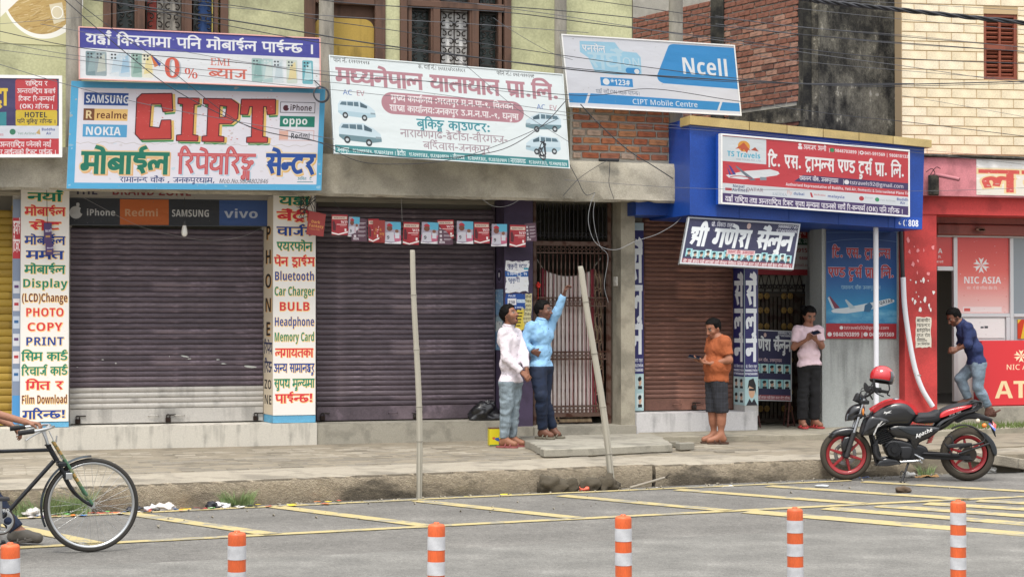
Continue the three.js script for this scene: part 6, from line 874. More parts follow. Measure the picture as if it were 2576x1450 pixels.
// tied bundle under the pink fascia, wall switch
{ const p = at(2460, 577, -0.45), g = []; for (let i = 0; i < 7; i++) g.push(rbox(p.x + rr(-0.07, 0.05), p.x + rr(0.06, 0.1), p.y + rr(-0.03, 0), p.y + rr(0.01, 0.03), p.z, p.z + 0.04, 0.008)); solo('lock_bundle', g, M('#8a6a5a', 0.6, { map: rep(rustMap, 4) }), 'rusty lock and keys hanging on the bank shutter box', 'lock'); }
{ const p = at(1542, 707, -0.1), x = X(1562, 0) - 0.003, r = thing('wall_switch', 'small white electric switch on the concrete pillar side', 'switch', V(x, p.y - 0.06, -0.16)); part(r, 'plate', rbox(x - 0.02, x, p.y - 0.06, p.y + 0.06, -0.22, -0.1, 0.006), M('#d6d3c9', 0.5)); part(r, 'rocker', rbox(x - 0.028, x - 0.018, p.y - 0.02, p.y + 0.02, -0.175, -0.145, 0.003), M('#c2bfb5', 0.5)); }
{ const p = at(120, 600, 0.04), r = thing('hanging_packet', 'purple sachet strip with a mobile network logo hanging before the painted pillar', 'packet', at(120, 640, 0.04)); const q = (a, b, c, d, t, nm) => part(r, nm, slab([at(a, d, t), at(c, d, t), at(c, b, t), at(a, b, t)], 0.004, true), M('#ffffff', 0.4, { map: canvas(64, 128, '#4a3464', (x) => { x.fillStyle = '#d9d6e2'; x.font = 'bold 22px sans-serif'; x.save(); x.rotate(-0.1); x.fillText('Ncell', 6, 60); x.restore(); rect(x, '#b58a52', 14, 78, 36, 12); }) })); q(109, 560, 129, 612, 0.05, 'sachet'); q(113, 612, 133, 641, 0.06, 'sachet'); part(r, 'thread', rod(at(116, 470, 0.05), at(118, 562, 0.05), 0.003), ironM); }
// ---------------------------------------------------------------- bollards along the median
{
  const orange = MP('#ec6a34', 0.5, { clearcoat: 0.1, map: rep(grainMap, 1, 0.3) }), white = M('#d6d7dc', 0.45, { map: rep(grainMap, 1, 0.3) });
  const proto = new THREE.Group(), R = 0.048, H = 0.63;
  partL(proto, 'base', new THREE.LatheGeometry([[0.0001, 0], [0.11, 0], [0.11, 0.02], [0.07, 0.04], [R, 0.06]].map((p) => new THREE.Vector2(...p)), 28), M('#1e1e20', 0.8));
  const prof = []; prof.push([R, 0.055]); for (let y = 0.08; y < H - 0.02; y += 0.05) prof.push([R, y]); prof.push([R, H - 0.014], [R - 0.006, H - 0.003], [R - 0.016, H], [0.016, H], [0.016, H + 0.008], [0.012, H + 0.01], [0.0001, H + 0.01]);
  partL(proto, 'post', new THREE.LatheGeometry(prof.map((p) => new THREE.Vector2(...p)), 32), orange);
  for (const y of [H - 0.142, H - 0.281, H - 0.42]) partL(proto, 'reflective_band', [new THREE.CylinderGeometry(R + 0.0018, R + 0.0018, 0.074, 32, 1, true).translate(0, y + 0.037, 0)], white);
  const spots = [[25, 1370], [594, 1340], [1095, 1320], [1569, 1299], [2001, 1281], [2410, 1262]], lb = ['orange and white bollard at the far left, below the bicycle', 'second orange and white bollard from the left', 'orange and white bollard below the upright bamboo pole', 'orange and white bollard below the leaning bamboo pole', 'orange and white bollard in front of the motorcycle front wheel', 'rightmost orange and white bollard, on the wide yellow hatching'];
  spots.forEach(([px, py], i) => { const p = onGround(px, py, H), o = proto.clone(); o.name = numbered('traffic_bollard'); o.position.set(p.x, 0.005, p.z); o.rotation.set(rr(-0.02, 0.02), rr(0, 6), rr(-0.02, 0.02)); o.userData = { label: lb[i], category: 'bollard', group: 'bollards along the median' }; scene.add(o); });
}
// ---------------------------------------------------------------- small things on the footpath and road
function lump(r, sx, sy, sz, rough, seed, det = 3) { const g = new THREE.IcosahedronGeometry(r, det), p = g.attributes.position, v = V(); for (let i = 0; i < p.count; i++) { v.fromBufferAttribute(p, i).normalize(); const n = (nz(v.x * 2.3 + seed, v.y * 2.3 + v.z * 1.7 + seed, 999, 999) - 0.5) + 0.5 * (nz(v.x * 6 + seed, v.y * 6 - v.z * 5, 999, 999) - 0.5); const k = r * (1 + rough * n); p.setXYZ(i, v.x * k * sx, Math.max(v.y * k * sy, -r * sy * 0.7), v.z * k * sz); } const q = mergeVerticesSafe(g); q.computeVertexNormals(); return q; }
function mergeVerticesSafe(g) { const n = g.toNonIndexed ? g : g; n.deleteAttribute('normal'); n.deleteAttribute('uv'); const p = n.attributes.position, map = new Map(), idx = [], out = []; for (let i = 0; i < p.count; i++) { const k = [p.getX(i), p.getY(i), p.getZ(i)].map((x) => x.toFixed(5)).join(); if (!map.has(k)) { map.set(k, out.length / 3); out.push(p.getX(i), p.getY(i), p.getZ(i)); } idx.push(map.get(k)); } const r = new THREE.BufferGeometry(); r.setAttribute('position', new THREE.Float32BufferAttribute(out, 3)); r.setIndex(idx); return r; }
const drop = (name, g, m, px, py, y, label, cat, group) => { const p = onGround(px, py, y); if (y < 0.05 && name !== 'kerb_fragment') p.z = Math.max(p.z, kerbZ(p.x) + 0.07); g.computeBoundingBox(); g.translate(p.x, p.y - g.boundingBox.min.y, p.z); return solo(name, g, m, label, cat, group); };
{
  const bag = lump(0.14, 1.25, 0.75, 0.7, 1.1, 3.3, 4), top = lump(0.06, 1.1, 0.9, 0.6, 1.4, 6.1, 3).translate(0.06, 0.12, 0), p = at(1230, 1062, 0.1); bag.computeBoundingBox(); const yo = 0.5 - bag.boundingBox.min.y;
  solo('plastic_bag', [bag.translate(p.x, yo, -0.12), top.translate(p.x, yo, -0.12)].map((g) => uvm(g)), MP('#1b1b1e', 0.32, { clearcoat: 0.3 }), 'black plastic bag slumped on the plinth beside the shutter', 'bag');
  const tp = onGround(1244, 1121, 0.25), t = thing('paint_tin', 'yellow tin with a bird picture on the pavement behind the shouting man', 'tin', tp);
  const tinT = canvas(128, 180, '#d8c81f', (x) => { shape(x, '#3a5a9f', [[40, 100], [96, 90], [120, 140], [80, 130], [60, 120]]); shape(x, '#c8553a', [[24, 90], [52, 84], [58, 110], [36, 116]]); rect(x, '#2f7f5a', 0, 172, 128, 8); });
  partL(t, 'body', rbox(-0.075, 0.075, 0.006, 0.205, -0.06, 0.06, 0.01, 2), M('#c9bb22', 0.5)); partL(t, 'label', slab([V(-0.07, 0.012, 0.063), V(0.07, 0.012, 0.063), V(0.07, 0.2, 0.063), V(-0.07, 0.2, 0.063)], 0.002, true), M('#ffffff', 0.5, { map: tinT })); partL(t, 'lid', rbox(-0.073, 0.073, 0.203, 0.216, -0.058, 0.058, 0.005), M('#7a5a42', 0.8, { map: rustMap }));
  t.rotation.y = -0.1;
  drop('concrete_block', uvm(new RoundedBoxGeometry(0.2, 0.085, 0.11, 2, 0.014).rotateY(0.2)), M('#b5b2a8', 0.95, { map: stainMap }), 1723, 1131, 0.25, 'small grey concrete block lying beside the broken slab', 'block');
  drop('concrete_block', uvm(new RoundedBoxGeometry(0.09, 0.07, 0.1, 2, 0.016).rotateY(0.6)), M('#a9a599', 0.95, { map: stainMap }), 1697, 1124, 0.25, 'broken lump of concrete between the slab and the small block', 'block');
  drop('stone', uvm(lump(0.075, 1.15, 0.55, 0.8, 0.5, 8)), M('#7d6a58', 0.95, { map: stainMap }), 2272, 1238, 0, 'brown stone lying on the yellow marked road', 'stone');
  drop('stone', uvm(lump(0.07, 1.2, 0.22, 0.7, 0.4, 11)), M('#b9bcbe', 0.9, { map: grainMap }), 2067, 1224, 0, 'flat pale stone on the road before the motorcycle', 'stone');
  drop('kerb_fragment', rockSlab([V(-0.42, 0, 0.16), V(0.1, 0, 0.22), V(0.45, 0, 0.05), V(0.3, 0, -0.2), V(-0.4, 0, -0.14)], 0.12, 0, 0.03).rotateZ(-0.16), kerbM, 2512, 1186, 0, 'fallen slanted kerb slab behind the motorcycle rear wheel', 'kerb piece');
  for (const [px, py, s, l] of [[1340, 1223, 0.11, 'dark broken rubble lump in the gap of the kerb, left'], [1395, 1226, 0.09, 'dark broken rubble lump in the gap of the kerb, middle'], [1430, 1218, 0.08, 'upright rubble stub in the gap of the kerb'], [1485, 1221, 0.1, 'dark broken rubble lump beside the leaning bamboo pole']]) drop('rubble', uvm(lump(s, 1.3, 0.9, 0.6, 0.9, px * 0.1, 3)), M('#6d6557', 0.97, { map: stainMap }), px, py, 0, l, 'rubble');
  { const a = onGround(1585, 1226, 0.02), b = a.clone().add(V(0.36, 0.1, 0.06)); const r = thing('dry_stick', 'dry grey bamboo offcut lying against the kerb', 'stick', a); part(r, 'cane', rod(a, b, 0.014, 0.012), M('#8d867a', 0.9)); part(r, 'frayed_end', [0, 1, 2, 3, 4].map(() => rod(b, b.clone().add(V(rr(0.02, 0.09), rr(-0.02, 0.06), rr(-0.03, 0.03))), 0.005, 0.002, 4)), M('#3b352e', 0.95)); }
  // scraps of litter that can be told apart
  const scrap = (w, h, seed) => { const g = new THREE.PlaneGeometry(w, h, 10, 8).rotateX(-Math.PI / 2), p = g.attributes.position; for (let i = 0; i < p.count; i++) p.setY(i, 0.01 + 0.4 * Math.min(w, h) * Math.abs(nz(p.getX(i) * 22 + seed, p.getZ(i) * 26 + seed, 999, 999) - 0.35)); g.computeVertexNormals(); return g; };
  const L = [[890, 1184, 0.232, 0.26, 0.05, '#8fd13c', 'flat bright green wrapper on the footpath', 's'], [672, 1166, 0.235, 0.06, 0.04, '#b87a74', 'tiny pink scrap by the kerb joint', 's'], [545, 1265, 0, 0.14, 0.1, '#d9d6da', 'crumpled clear plastic bag by the kerb, left of the wrappers', 'l'], [400, 1268, 0, 0.16, 0.1, '#c9c2bd', 'crumpled grey plastic sheet by the kerb below the painted plinth', 'l'], [362, 1262, 0, 0.1, 0.12, '#c7c9cc', 'translucent crumpled bag standing behind the bicycle wheel', 'l'], [330, 1278, 0, 0.12, 0.06, '#2a2b33', 'black crumpled bag behind the bicycle tyre', 'l'], [525, 1266, 0, 0.13, 0.08, '#23242c', 'black crumpled bag beside the grass tuft', 'l'], [455, 1276, 0, 0.14, 0.08, '#d6b33a', 'yellow and green snack wrapper by the kerb', 's'], [430, 1277, 0, 0.1, 0.06, '#3b7fc4', 'blue snack wrapper by the kerb', 's'], [368, 1280, 0, 0.08, 0.06, '#d64f4a', 'red and white wrapper beside the black bag', 's'], [245, 1288, 0, 0.22, 0.06, '#b5543f', 'reddish wrappers seen through the bicycle wheel', 's'], [285, 1286, 0, 0.1, 0.05, '#e0683a', 'orange wrapper seen through the bicycle wheel', 's'], [80, 1294, 0, 0.16, 0.07, '#d3cfcd', 'pale crumpled paper left of the bicycle wheel', 'l'], [1455, 1230, 0, 0.11, 0.1, '#e06a52', 'coral red plastic scrap below the broken kerb', 'l'], [1172, 1247, 0, 0.12, 0.03, '#d9cf3a', 'flat yellow wrapper at the kerb foot', 's'], [1272, 1243, 0, 0.12, 0.03, '#d9cf3a', 'small yellow wrapper farther along the kerb foot', 's'], [1826, 1223, 0, 0.16, 0.05, '#d6d6d2', 'flat white paper on the road edge line', 's'], [2022, 1139, 0.2, 0.06, 0.04, '#2f6a6a', 'dark teal scrap on the footpath before the motorcycle', 's'], [2330, 1199, 0, 0.3, 0.1, '#b58a52', 'crumpled brown packet on the ground below the motorcycle', 's'], [2285, 1200, 0, 0.12, 0.07, '#d3d0c9', 'crumpled white paper below the motorcycle', 'l'], [2165, 1199, 0, 0.12, 0.06, '#4a6fb0', 'small blue wrapper beside the motorcycle front wheel', 's'], [2492, 1188, 0, 0.14, 0.1, '#d9d9d4', 'white paper scrap behind the motorcycle rear wheel', 'l'], [1645, 1222, 0, 0.08, 0.04, '#cfcac2', 'small white scrap by the kerb near the stick', 's']];
  L.forEach(([px, py, y, w, h, c, lab, k], i) => drop('litter', k === 'l' ? uvm(lump(Math.max(w, h) * 0.4, 1.3, 0.6, 0.8, 1.3, i * 3.7, 3)) : scrap(w, h, i * 5.1), M(c, 0.55, { side: THREE.DoubleSide }), px, py, y + 0.002, lab, 'litter', 'scraps of litter'));
  const bits = []; for (let i = 0; i < 260; i++) { const x = rr(0, 13), z = kerbZ(x) + Math.abs(rr(0.02, 0.5)) * (i % 4 ? 0.5 : 3), s = rr(0.006, 0.02); bits.push(new THREE.TetrahedronGeometry(s).rotateY(rr(0, 6)).translate(x, s * 0.3 + 0.006, z)); }
  const st1 = struct('gravel', bits, M('#8a8375', 0.97)); st1.userData = { kind: 'stuff', label: 'loose grit and chips scattered along the kerb foot', category: 'gravel' };
  { const cs = ['#c8443c', '#d9c23a', '#3a7ac0', '#d3d0cc', '#2c2d33', '#5aa04a', '#d97a3a', '#b9b2ae', '#a8384a'], lg = []; for (let i = 0; i < 46; i++) { const x = rr(0.35, 3.3), z = kerbZ(x) + rr(0.03, 0.26), g = scrap(rr(0.03, 0.09), rr(0.02, 0.06), i * 2.3).rotateY(rr(0, 6)).translate(x, 0.004, z), c = new THREE.Color(cs[i % 9]), a = []; for (let k = 0; k < g.attributes.position.count; k++) a.push(c.r, c.g, c.b); g.setAttribute('color', new THREE.Float32BufferAttribute(a, 3)); lg.push(g); } const q = struct('litter', lg, M('#ffffff', 0.5, { vertexColors: true, side: THREE.DoubleSide })); q.userData = { kind: 'stuff', label: 'scatter of small coloured wrappers along the kerb at left', category: 'litter' }; }
  // grass
  const tuft = (px, py, y, w, h, n, label, spread = 1) => { const c = onGround(px, py, y), g = [], cols = []; if (y < 0.05) c.z = Math.max(c.z, kerbZ(c.x) + 0.05); for (let i = 0; i < n; i++) { const a = rr(0, 6.283), r = Math.sqrt(rnd()) * w, bx = Math.cos(a) * r, bz = Math.sin(a) * r * 0.35, hh = h * rr(0.45, 1.1), lean = rr(0.1, 0.55) * spread, dx = Math.cos(a) * hh * lean, dz = Math.sin(a) * hh * lean * 0.7, t = rr(0.003, 0.006), q = []; const S = 4; for (let k = 0; k <= S; k++) { const u = k / S; q.push([bx + dx * u * u, hh * (u - 0.25 * lean * u * u), bz + dz * u * u, t * (1 - u * 0.92)]); } for (let k = 0; k < S; k++) { const [x0, y0, z0, t0] = q[k], [x1, y1, z1, t1] = q[k + 1], sx = Math.sin(a + 1.2), sz = Math.cos(a + 1.2); g.push(x0 - t0 * sx, y0, z0 - t0 * sz, x0 + t0 * sx, y0, z0 + t0 * sz, x1 + t1 * sx, y1, z1 + t1 * sz, x0 - t0 * sx, y0, z0 - t0 * sz, x1 + t1 * sx, y1, z1 + t1 * sz, x1 - t1 * sx, y1, z1 - t1 * sz); const cc = new THREE.Color().setHSL(0.24 + rr(-0.03, 0.03), 0.42, 0.2 + rr(-0.05, 0.07)); for (let v = 0; v < 6; v++) cols.push(cc.r, cc.g, cc.b); } }
    const G = new THREE.BufferGeometry(); G.setAttribute('position', new THREE.Float32BufferAttribute(g, 3)); G.setAttribute('color', new THREE.Float32BufferAttribute(cols, 3)); G.computeVertexNormals(); const m = new THREE.Mesh(G, M('#ffffff', 0.7, { vertexColors: true, side: THREE.DoubleSide })); m.name = numbered('grass_tuft'); m.position.copy(c); m.userData = { label, category: 'grass', group: 'grass tufts along the kerb' }; scene.add(m); };
  tuft(165, 1284, 0, 0.2, 0.24, 420, 'tall green grass tuft behind the bicycle front wheel'); tuft(95, 1270, 0, 0.24, 0.2, 320, 'leafy weeds left of the bicycle wheel below the kerb', 1.6); tuft(585, 1265, 0, 0.15, 0.17, 380, 'green grass tuft at the kerb beside the black bag', 1.3); tuft(2445, 1176, 0.02, 0.16, 0.1, 180, 'short weeds seen behind the motorcycle rear wheel', 1.5); tuft(2320, 1192, 0.0, 0.1, 0.14, 60, 'thin sprig of weeds below the motorcycle engine');
  const gs = []; for (let i = 0; i < 900; i++) { const x = rr(X(2330, 0.5), X(2680, 0.5)), z = rr(0.05, 0.75), h = rr(0.03, 0.09), a = rr(0, 6); gs.push(new THREE.ConeGeometry(0.006, h, 3).rotateX(rr(-0.5, 0.5)).rotateZ(rr(-0.5, 0.5)).translate(x, 0.32 + h / 2, z)); }
  const gr = struct('grass', gs, M('#5f7038', 0.85)); gr.userData = { kind: 'stuff', label: 'strip of short grass before the bank step', category: 'grass' };
}
// ---------------------------------------------------------------- overhead cables
{
  const cm = M('#303238', 0.6), cg = M('#5a5c62', 0.6);
  const cable = (pts, z, r, label, group, m = cm) => solo('overhead_cable', tube(pts.map(([a, b, zz]) => at(a, b, zz ?? z)), r * 0.58, Math.max(24, pts.length * 10), 6), m, label, 'cable', group);
  const G = 'overhead cables crossing the street front', names = ['upper cable running just under the picture top to the cream window', 'pair of parallel cables over the network sign, upper one', 'high thin cable over the brick side wall', 'cable dipping from the network sign to the cream window sill', 'cable touching the top corner of the bus sign', 'cable just below the thickest one over the scroll grille window', 'long cable from the mural to the far right passing below the network sign', 'thin cable across the phone pictures of the instalment sign', 'lowest thin cable across the instalment sign phones', 'cable crossing the mouldy wall at the window head height', 'cable crossing the mouldy wall just above its neighbour', 'cable meeting the foot of the cream window', 'thin cable over the top of the mouldy wall', 'topmost thin cable at the right corner', 'short thin cable across the blank cream blocks', 'thin cable over the yellow panel door', 'thin cable from the column across the bus sign head', 'faint thin cable crossing the travel sign logos', 'faint thin cable along the tan coping', 'second faint cable slanting below the tan coping', 'cable from the left edge across the brand names of the painted board'];
  cable([[-60, -30], [236, 0], [644, 61], [927, 108], [1184, 142], [1480, 179], [1686, 192], [1848, 202], [2124, 213], [2269, 212], [2640, 203]], 2.6, 0.012, 'thickest straight cable running from top left across the bus and network signs', G);
  for (const [p, r, nm] of [[[[600, -40], [836, 3], [1285, 32], [1480, 57], [1686, 81], [1848, 101], [2124, 135], [2269, 147], [2640, 162]], 0.009], [[[900, -30], [1180, 8], [1416, 27], [1686, 54], [2124, 96], [2640, 134]], 0.009], [[[1250, -30], [1483, 0], [1770, 40], [2124, 78], [2640, 124]], 0.007], [[[1200, 10], [1416, 40], [1720, 88], [2124, 146], [2269, 165], [2478, 196], [2640, 214]], 0.006], [[[400, -10], [644, 22], [833, 54], [927, 67], [1480, 148], [1848, 196], [2124, 216], [2640, 208]], 0.007], [[[300, 10], [644, 78], [833, 111], [980, 122], [1480, 175], [1848, 206], [2300, 210]], 0.008], [[[-40, 70], [202, 120], [644, 162], [826, 189], [1100, 206], [1480, 240], [1632, 223, 2.4], [1848, 253], [2124, 290], [2269, 305], [2640, 350]], 0.007], [[[-40, 96], [159, 135], [644, 189], [1000, 224], [1480, 290]], 0.005], [[[-40, 120], [337, 169], [644, 206], [900, 232], [1440, 292]], 0.005], [[[1800, 60], [1996, 84], [2269, 110], [2640, 132]], 0.006], [[[1800, 40], [1996, 66], [2269, 88], [2640, 126]], 0.005], [[[1900, 140], [2026, 155], [2269, 177], [2640, 206]], 0.005], [[[1996, 20], [2269, 48], [2640, 80]], 0.005], [[[2100, 0], [2269, 8], [2640, 30]], 0.005], [[[2269, 240], [2400, 262], [2640, 305]], 0.004], [[[337, 0], [644, 24], [833, 40], [1184, 60], [1480, 82]], 0.006], [[[100, 60], [644, 160], [1000, 196], [1440, 252]], 0.005], [[[1420, 452], [1720, 472], [2050, 478], [2330, 480], [2640, 470]], 0.004], [[[1416, 300], [1720, 316], [2000, 345], [2260, 372], [2640, 402]], 0.004], [[[1560, 312], [1900, 338], [2200, 372], [2640, 420]], 0.004], [[[-40, 150], [169, 213], [371, 263], [644, 314], [840, 350]], 0.006]].map((q, i) => [...q, names[i]])) cable(p, 2.4 + rr(-0.4, 0.4), r, nm, G, r < 0.0065 ? cg : cm);
  // twisted bundle at the top right
  { const a = [[1960, -14], [2040, 0], [2269, 25], [2640, 64]].map(([x, y]) => at(x, y, 2.8)), c = new THREE.CatmullRomCurve3(a), r = thing('twisted_cable', 'thick twisted cable bundle at the top right over the cream wall', 'cable', a[3]); for (let k = 0; k < 3; k++) { const p = []; for (let i = 0; i <= 160; i++) { const q = c.getPoint(i / 160), t = i / 160 * 50 + k * 2.094; p.push(q.add(V(0, Math.cos(t) * 0.016, Math.sin(t) * 0.016))); } part(r, 'strand', tube(p, 0.014, 320, 6), M(['#2b2c31', '#35363c', '#222327'][k], 0.55)); } }
  cable([[-30, 62], [120, 50], [236, 40], [345, 26]], 1.2, 0.004, 'thin cable rising from the left edge over the mural', undefined, cg);
  cable([[120, -40], [162, 0], [327, 142], [439, 226], [644, 324], [779, 352], [927, 385], [1082, 398], [1190, 390], [1275, 371], [1370, 310], [1423, 253]], 1.35, 0.009, 'long cable slanting over the painted board then looping up to the network sign');
  cable([[150, -40], [189, 0], [294, 81], [388, 145], [607, 310], [700, 338], [792, 354], [900, 405], [1015, 412], [1140, 400], [1290, 350], [1400, 300]], 1.3, 0.007, 'second slanting cable crossing the painted board below the first');
  cable([[1130, 130], [1184, 175], [1305, 277], [1433, 358]], 1.25, 0.005, 'thin straight cable slanting down the bus sign', undefined, cg);
  cable([[1240, 44], [1268, 64], [1386, 132], [1440, 150]], 0.9, 0.005, 'short cable slanting beside the scroll grille window', undefined, cg);
  cable([[1460, 262], [1500, 305], [1585, 381], [1640, 415], [1693, 449]], 0.8, 0.011, 'thick loose black cable ending before the brick infill');
  cable([[1420, 380], [1436, 420], [1450, 446], [1475, 490], [1497, 484]], 0.62, 0.007, 'black cable dropping from the bus sign corner to the beam');
  cable([[1530, 402], [1490, 425], [1456, 449], [1416, 492]], 0.64, 0.006, 'short cable crossing the beam below the brick infill');
  cable([[1534, 403], [1533, 430], [1532, 462], [1544, 500]], 0.66, 0.006, 'short cable hanging down the beam front from the black clamp');
  { const p = at(1535, 402, 0.6); solo('cable_clamp', [rbox(p.x - 0.14, p.x + 0.12, p.y - 0.018, p.y + 0.02, 0.55, 0.6, 0.012)], M('#1f2024', 0.6), 'black cable clamp below the brick infill on the beam', 'clamp'); }
  cable([[1497, 484], [1486, 510], [1480, 560], [1500, 612], [1545, 628], [1600, 606], [1660, 585], [1712, 548], [1727, 505]], 0.58, 0.006, 'grey cable looping from the beam past the concrete pillar to the canopy', undefined, M('#8f9092', 0.6));
  cable([[1500, 488], [1492, 540], [1510, 620], [1528, 640], [1520, 720], [1530, 760]], 0.5, 0.005, 'thin grey cable hanging in front of the gate', undefined, M('#8f9092', 0.6));
  cable([[840, 505, 0.3], [868, 538], [916, 546], [949, 539]], 0.2, 0.004, 'thin loose wire drooping above the first paper flags', undefined, cg);
  cable([[1009, 500, 0.3], [1010, 530], [1011, 556]], 0.27, 0.004, 'short wire dropping from the beam to the flag string', undefined, M('#9a9a98', 0.6));
  cable([[1215, 502, 0.5], [1235, 516], [1259, 520], [1285, 514], [1306, 502, 0.5]], 0.5, 0.004, 'pale wire sagging under the beam above the last flags', undefined, M('#9a9a98', 0.6));
  cable([[195, 490, 0.1], [355, 570], [440, 592], [524, 604], [610, 594], [657, 573]], -0.1, 0.0035, 'thin pale wire sagging below the brand strip', undefined, M('#8f8d8c', 0.6));
  { const c = at(808, 237, 0.95), r = thing('cable_coil', 'black coil of cable hanging at the column beside the painted board', 'cable', V(c.x, c.y - 0.1, c.z)); for (let k = 0; k < 3; k++) part(r, 'loop', new THREE.TorusGeometry(0.083 + k * 0.004, 0.007, 6, 30).rotateX(rr(-0.2, 0.2)).rotateY(rr(-0.3, 0.3)).translate(c.x + rr(-0.008, 0.008), c.y + rr(-0.008, 0.008), c.z), cm); part(r, 'tail', tube([V(c.x - 0.04, c.y + 0.3, c.z - 0.4), V(c.x - 0.1, c.y + 0.24, c.z - 0.2), V(c.x, c.y + 0.08, c.z)], 0.006, 14, 5), cm); }
  { const c = at(1363, 372, 1.15), p = []; for (let i = 0; i < 22; i++) p.push(V(c.x + rr(-0.04, 0.05), c.y + rr(-0.16, 0.09), c.z + rr(-0.03, 0.03))); solo('wire_knot', tube(p, 0.006, 120, 5), cm, 'tangled black wire knot hanging over the bus sign corner', 'wire'); }
  { const c = at(772, 520, 0.2), p = []; for (let i = 0; i < 30; i++) p.push(V(c.x + rr(-0.12, 0.1), c.y + rr(-0.14, 0.18), c.z + rr(-0.03, 0.03))); solo('wire_knot', tube(p, 0.004, 160, 5), cm, 'tangled thin wires at the top of the list pillar beside the flags', 'wire'); }
}
// ---------------------------------------------------------------- motorcycle, built in its own side view (x forward to the left is negative)
import { FontLoader } from 'three/addons/loaders/FontLoader.js';
import { TextGeometry } from 'three/addons/geometries/TextGeometry.js';
const fontB = await new FontLoader().loadAsync('fonts/droid/droid_sans_bold.typeface.json');
const words = (s, size, slant = 0) => { const g = new TextGeometry(s, { font: fontB, size, depth: 0.002, curveSegments: 3 }); if (slant) g.applyMatrix4(new THREE.Matrix4().makeShear(0, 0, slant, 0, 0, 0)); return g; };
{
  const A = onGround(2128, 1207), B = onGround(2434, 1209), dir = B.clone().sub(A), sc = dir.length() / 1.322; dir.normalize();
  const bike = thing('motorcycle', 'black and red street motorcycle with red wheels parked by the kerb', 'motorcycle', A.clone().addScaledVector(dir, 0.645 * sc).setY(0.002), undefined, Math.atan2(-dir.z, dir.x)); bike.scale.setScalar(sc);
  const black = MP('#131418', 0.3, { clearcoat: 0.6, clearcoatRoughness: 0.15 }), matt = M('#1d1d20', 0.65), engine = M('#232427', 0.5, { metalness: 0.5 }), red = MP('#c4262c', 0.32, { clearcoat: 0.5 }), rimRed = MP('#a3262d', 0.5, { clearcoat: 0.15, map: rep(stainMap, 3) }), rub = M('#4a443c', 0.92, { map: rep(stainMap, 3) }), chrome = M('#b9bcc0', 0.25, { metalness: 0.9 }), seatM = M('#222327', 0.7, { bumpMap: rep(clothBump, 4), bumpScale: 0.002 });
  const P = (a, b) => [(a - 1070) / 1000, (1380 - b) / 1000], S = (list, w, bev, z = 0, sm = true) => solid(list.map(([a, b]) => P(a, b)), w, bev, z, sm), p3 = (a, b, z) => V(...P(a, b), z);
  const wheel = (x, R, w, nm, disc) => {
    const g = new THREE.Group(); g.name = nm; g.position.set(x, R, 0); bike.add(g);
    const prof = []; for (let i = 0; i <= 16; i++) { const t = -0.42 + i / 16 * (Math.PI + 0.84); prof.push(new THREE.Vector2(R - w * 0.52 + Math.sin(t) * w * 0.52, -Math.cos(t) * w * 0.55)); }
    partL(g, 'tyre', new THREE.LatheGeometry(prof, 56).rotateX(Math.PI / 2), rub);
    const tr = []; for (let i = 0; i < 40; i++) for (const s of [-1, 1]) tr.push(new THREE.BoxGeometry(0.012, 0.006, w * 0.34).rotateX(s * 0.5).rotateY(s * 0.5).translate(0, R - 0.003 - 0.008, s * w * 0.25).rotateZ(i / 40 * 6.283 + s * 0.04)); partL(g, 'tread', tr, M('#2b2826', 0.95));
    const ri = R - w * 0.98; partL(g, 'rim', new THREE.LatheGeometry([[ri - 0.022, -w * 0.3], [ri + 0.012, -w * 0.42], [ri + 0.016, -w * 0.36], [ri, -w * 0.1], [ri, w * 0.1], [ri + 0.016, w * 0.36], [ri + 0.012, w * 0.42], [ri - 0.022, w * 0.3], [ri - 0.026, 0], [ri - 0.022, -w * 0.3]].map((q) => new THREE.Vector2(...q)), 56).rotateX(Math.PI / 2), rimRed);
    for (let i = 0; i < 6; i++) partL(g, 'spoke', solid([[-0.02, 0.03], [0.02, 0.03], [0.011, ri - 0.018], [-0.011, ri - 0.018]], 0.03, 0.006, 0.004, false).rotateZ(i / 6 * 6.283 + 0.22), rimRed);
    partL(g, 'hub', [new THREE.CylinderGeometry(0.042, 0.05, 0.1, 20).rotateX(Math.PI / 2), new THREE.CylinderGeometry(0.012, 0.012, 0.2, 10).rotateX(Math.PI / 2)], disc ? engine : matt);
    const hole = []; for (let i = 0; i < 12; i++) { const t = i / 12 * 6.283; hole.push([[Math.cos(t) * disc * 0.86 + 0.007, Math.sin(t) * disc * 0.86], [Math.cos(t) * disc * 0.86, Math.sin(t) * disc * 0.86 + 0.007], [Math.cos(t) * disc * 0.86 - 0.007, Math.sin(t) * disc * 0.86], [Math.cos(t) * disc * 0.86, Math.sin(t) * disc * 0.86 - 0.007]]); }
    const ring = (r, n) => [...Array(n)].map((_, i) => [Math.cos(i / n * 6.283) * r, Math.sin(i / n * 6.283) * r]);
    partL(g, 'brake_disc', solid(ring(disc, 36), 0.005, 0.001, -0.06, false, [ring(disc * 0.68, 24), ...hole]), M('#8f8f90', 0.35, { metalness: 0.8 }));
    return g;
  };
  wheel(-0.645, 0.283, 0.08, 'wheel', 0.125); wheel(0.677, 0.296, 0.108, 'wheel', 0.1);
  for (const s of [-1, 1]) { const f = partL(bike, 'fork_leg', [rod(V(-0.648, 0.262, s * 0.082), V(-0.565, 0.53, s * 0.085), 0.024, 0.027, 14)], M('#2c2b2c', 0.5)); partL(f, 'fork_tube', rod(V(-0.566, 0.52, s * 0.085), V(-0.45, 0.9, s * 0.085), 0.018, 0.018, 14), chrome); }
  partL(bike, 'yoke', [rbox(-0.5, -0.4, 0.84, 0.885, -0.11, 0.11, 0.012), rbox(-0.53, -0.44, 0.7, 0.74, -0.11, 0.11, 0.012)], matt);
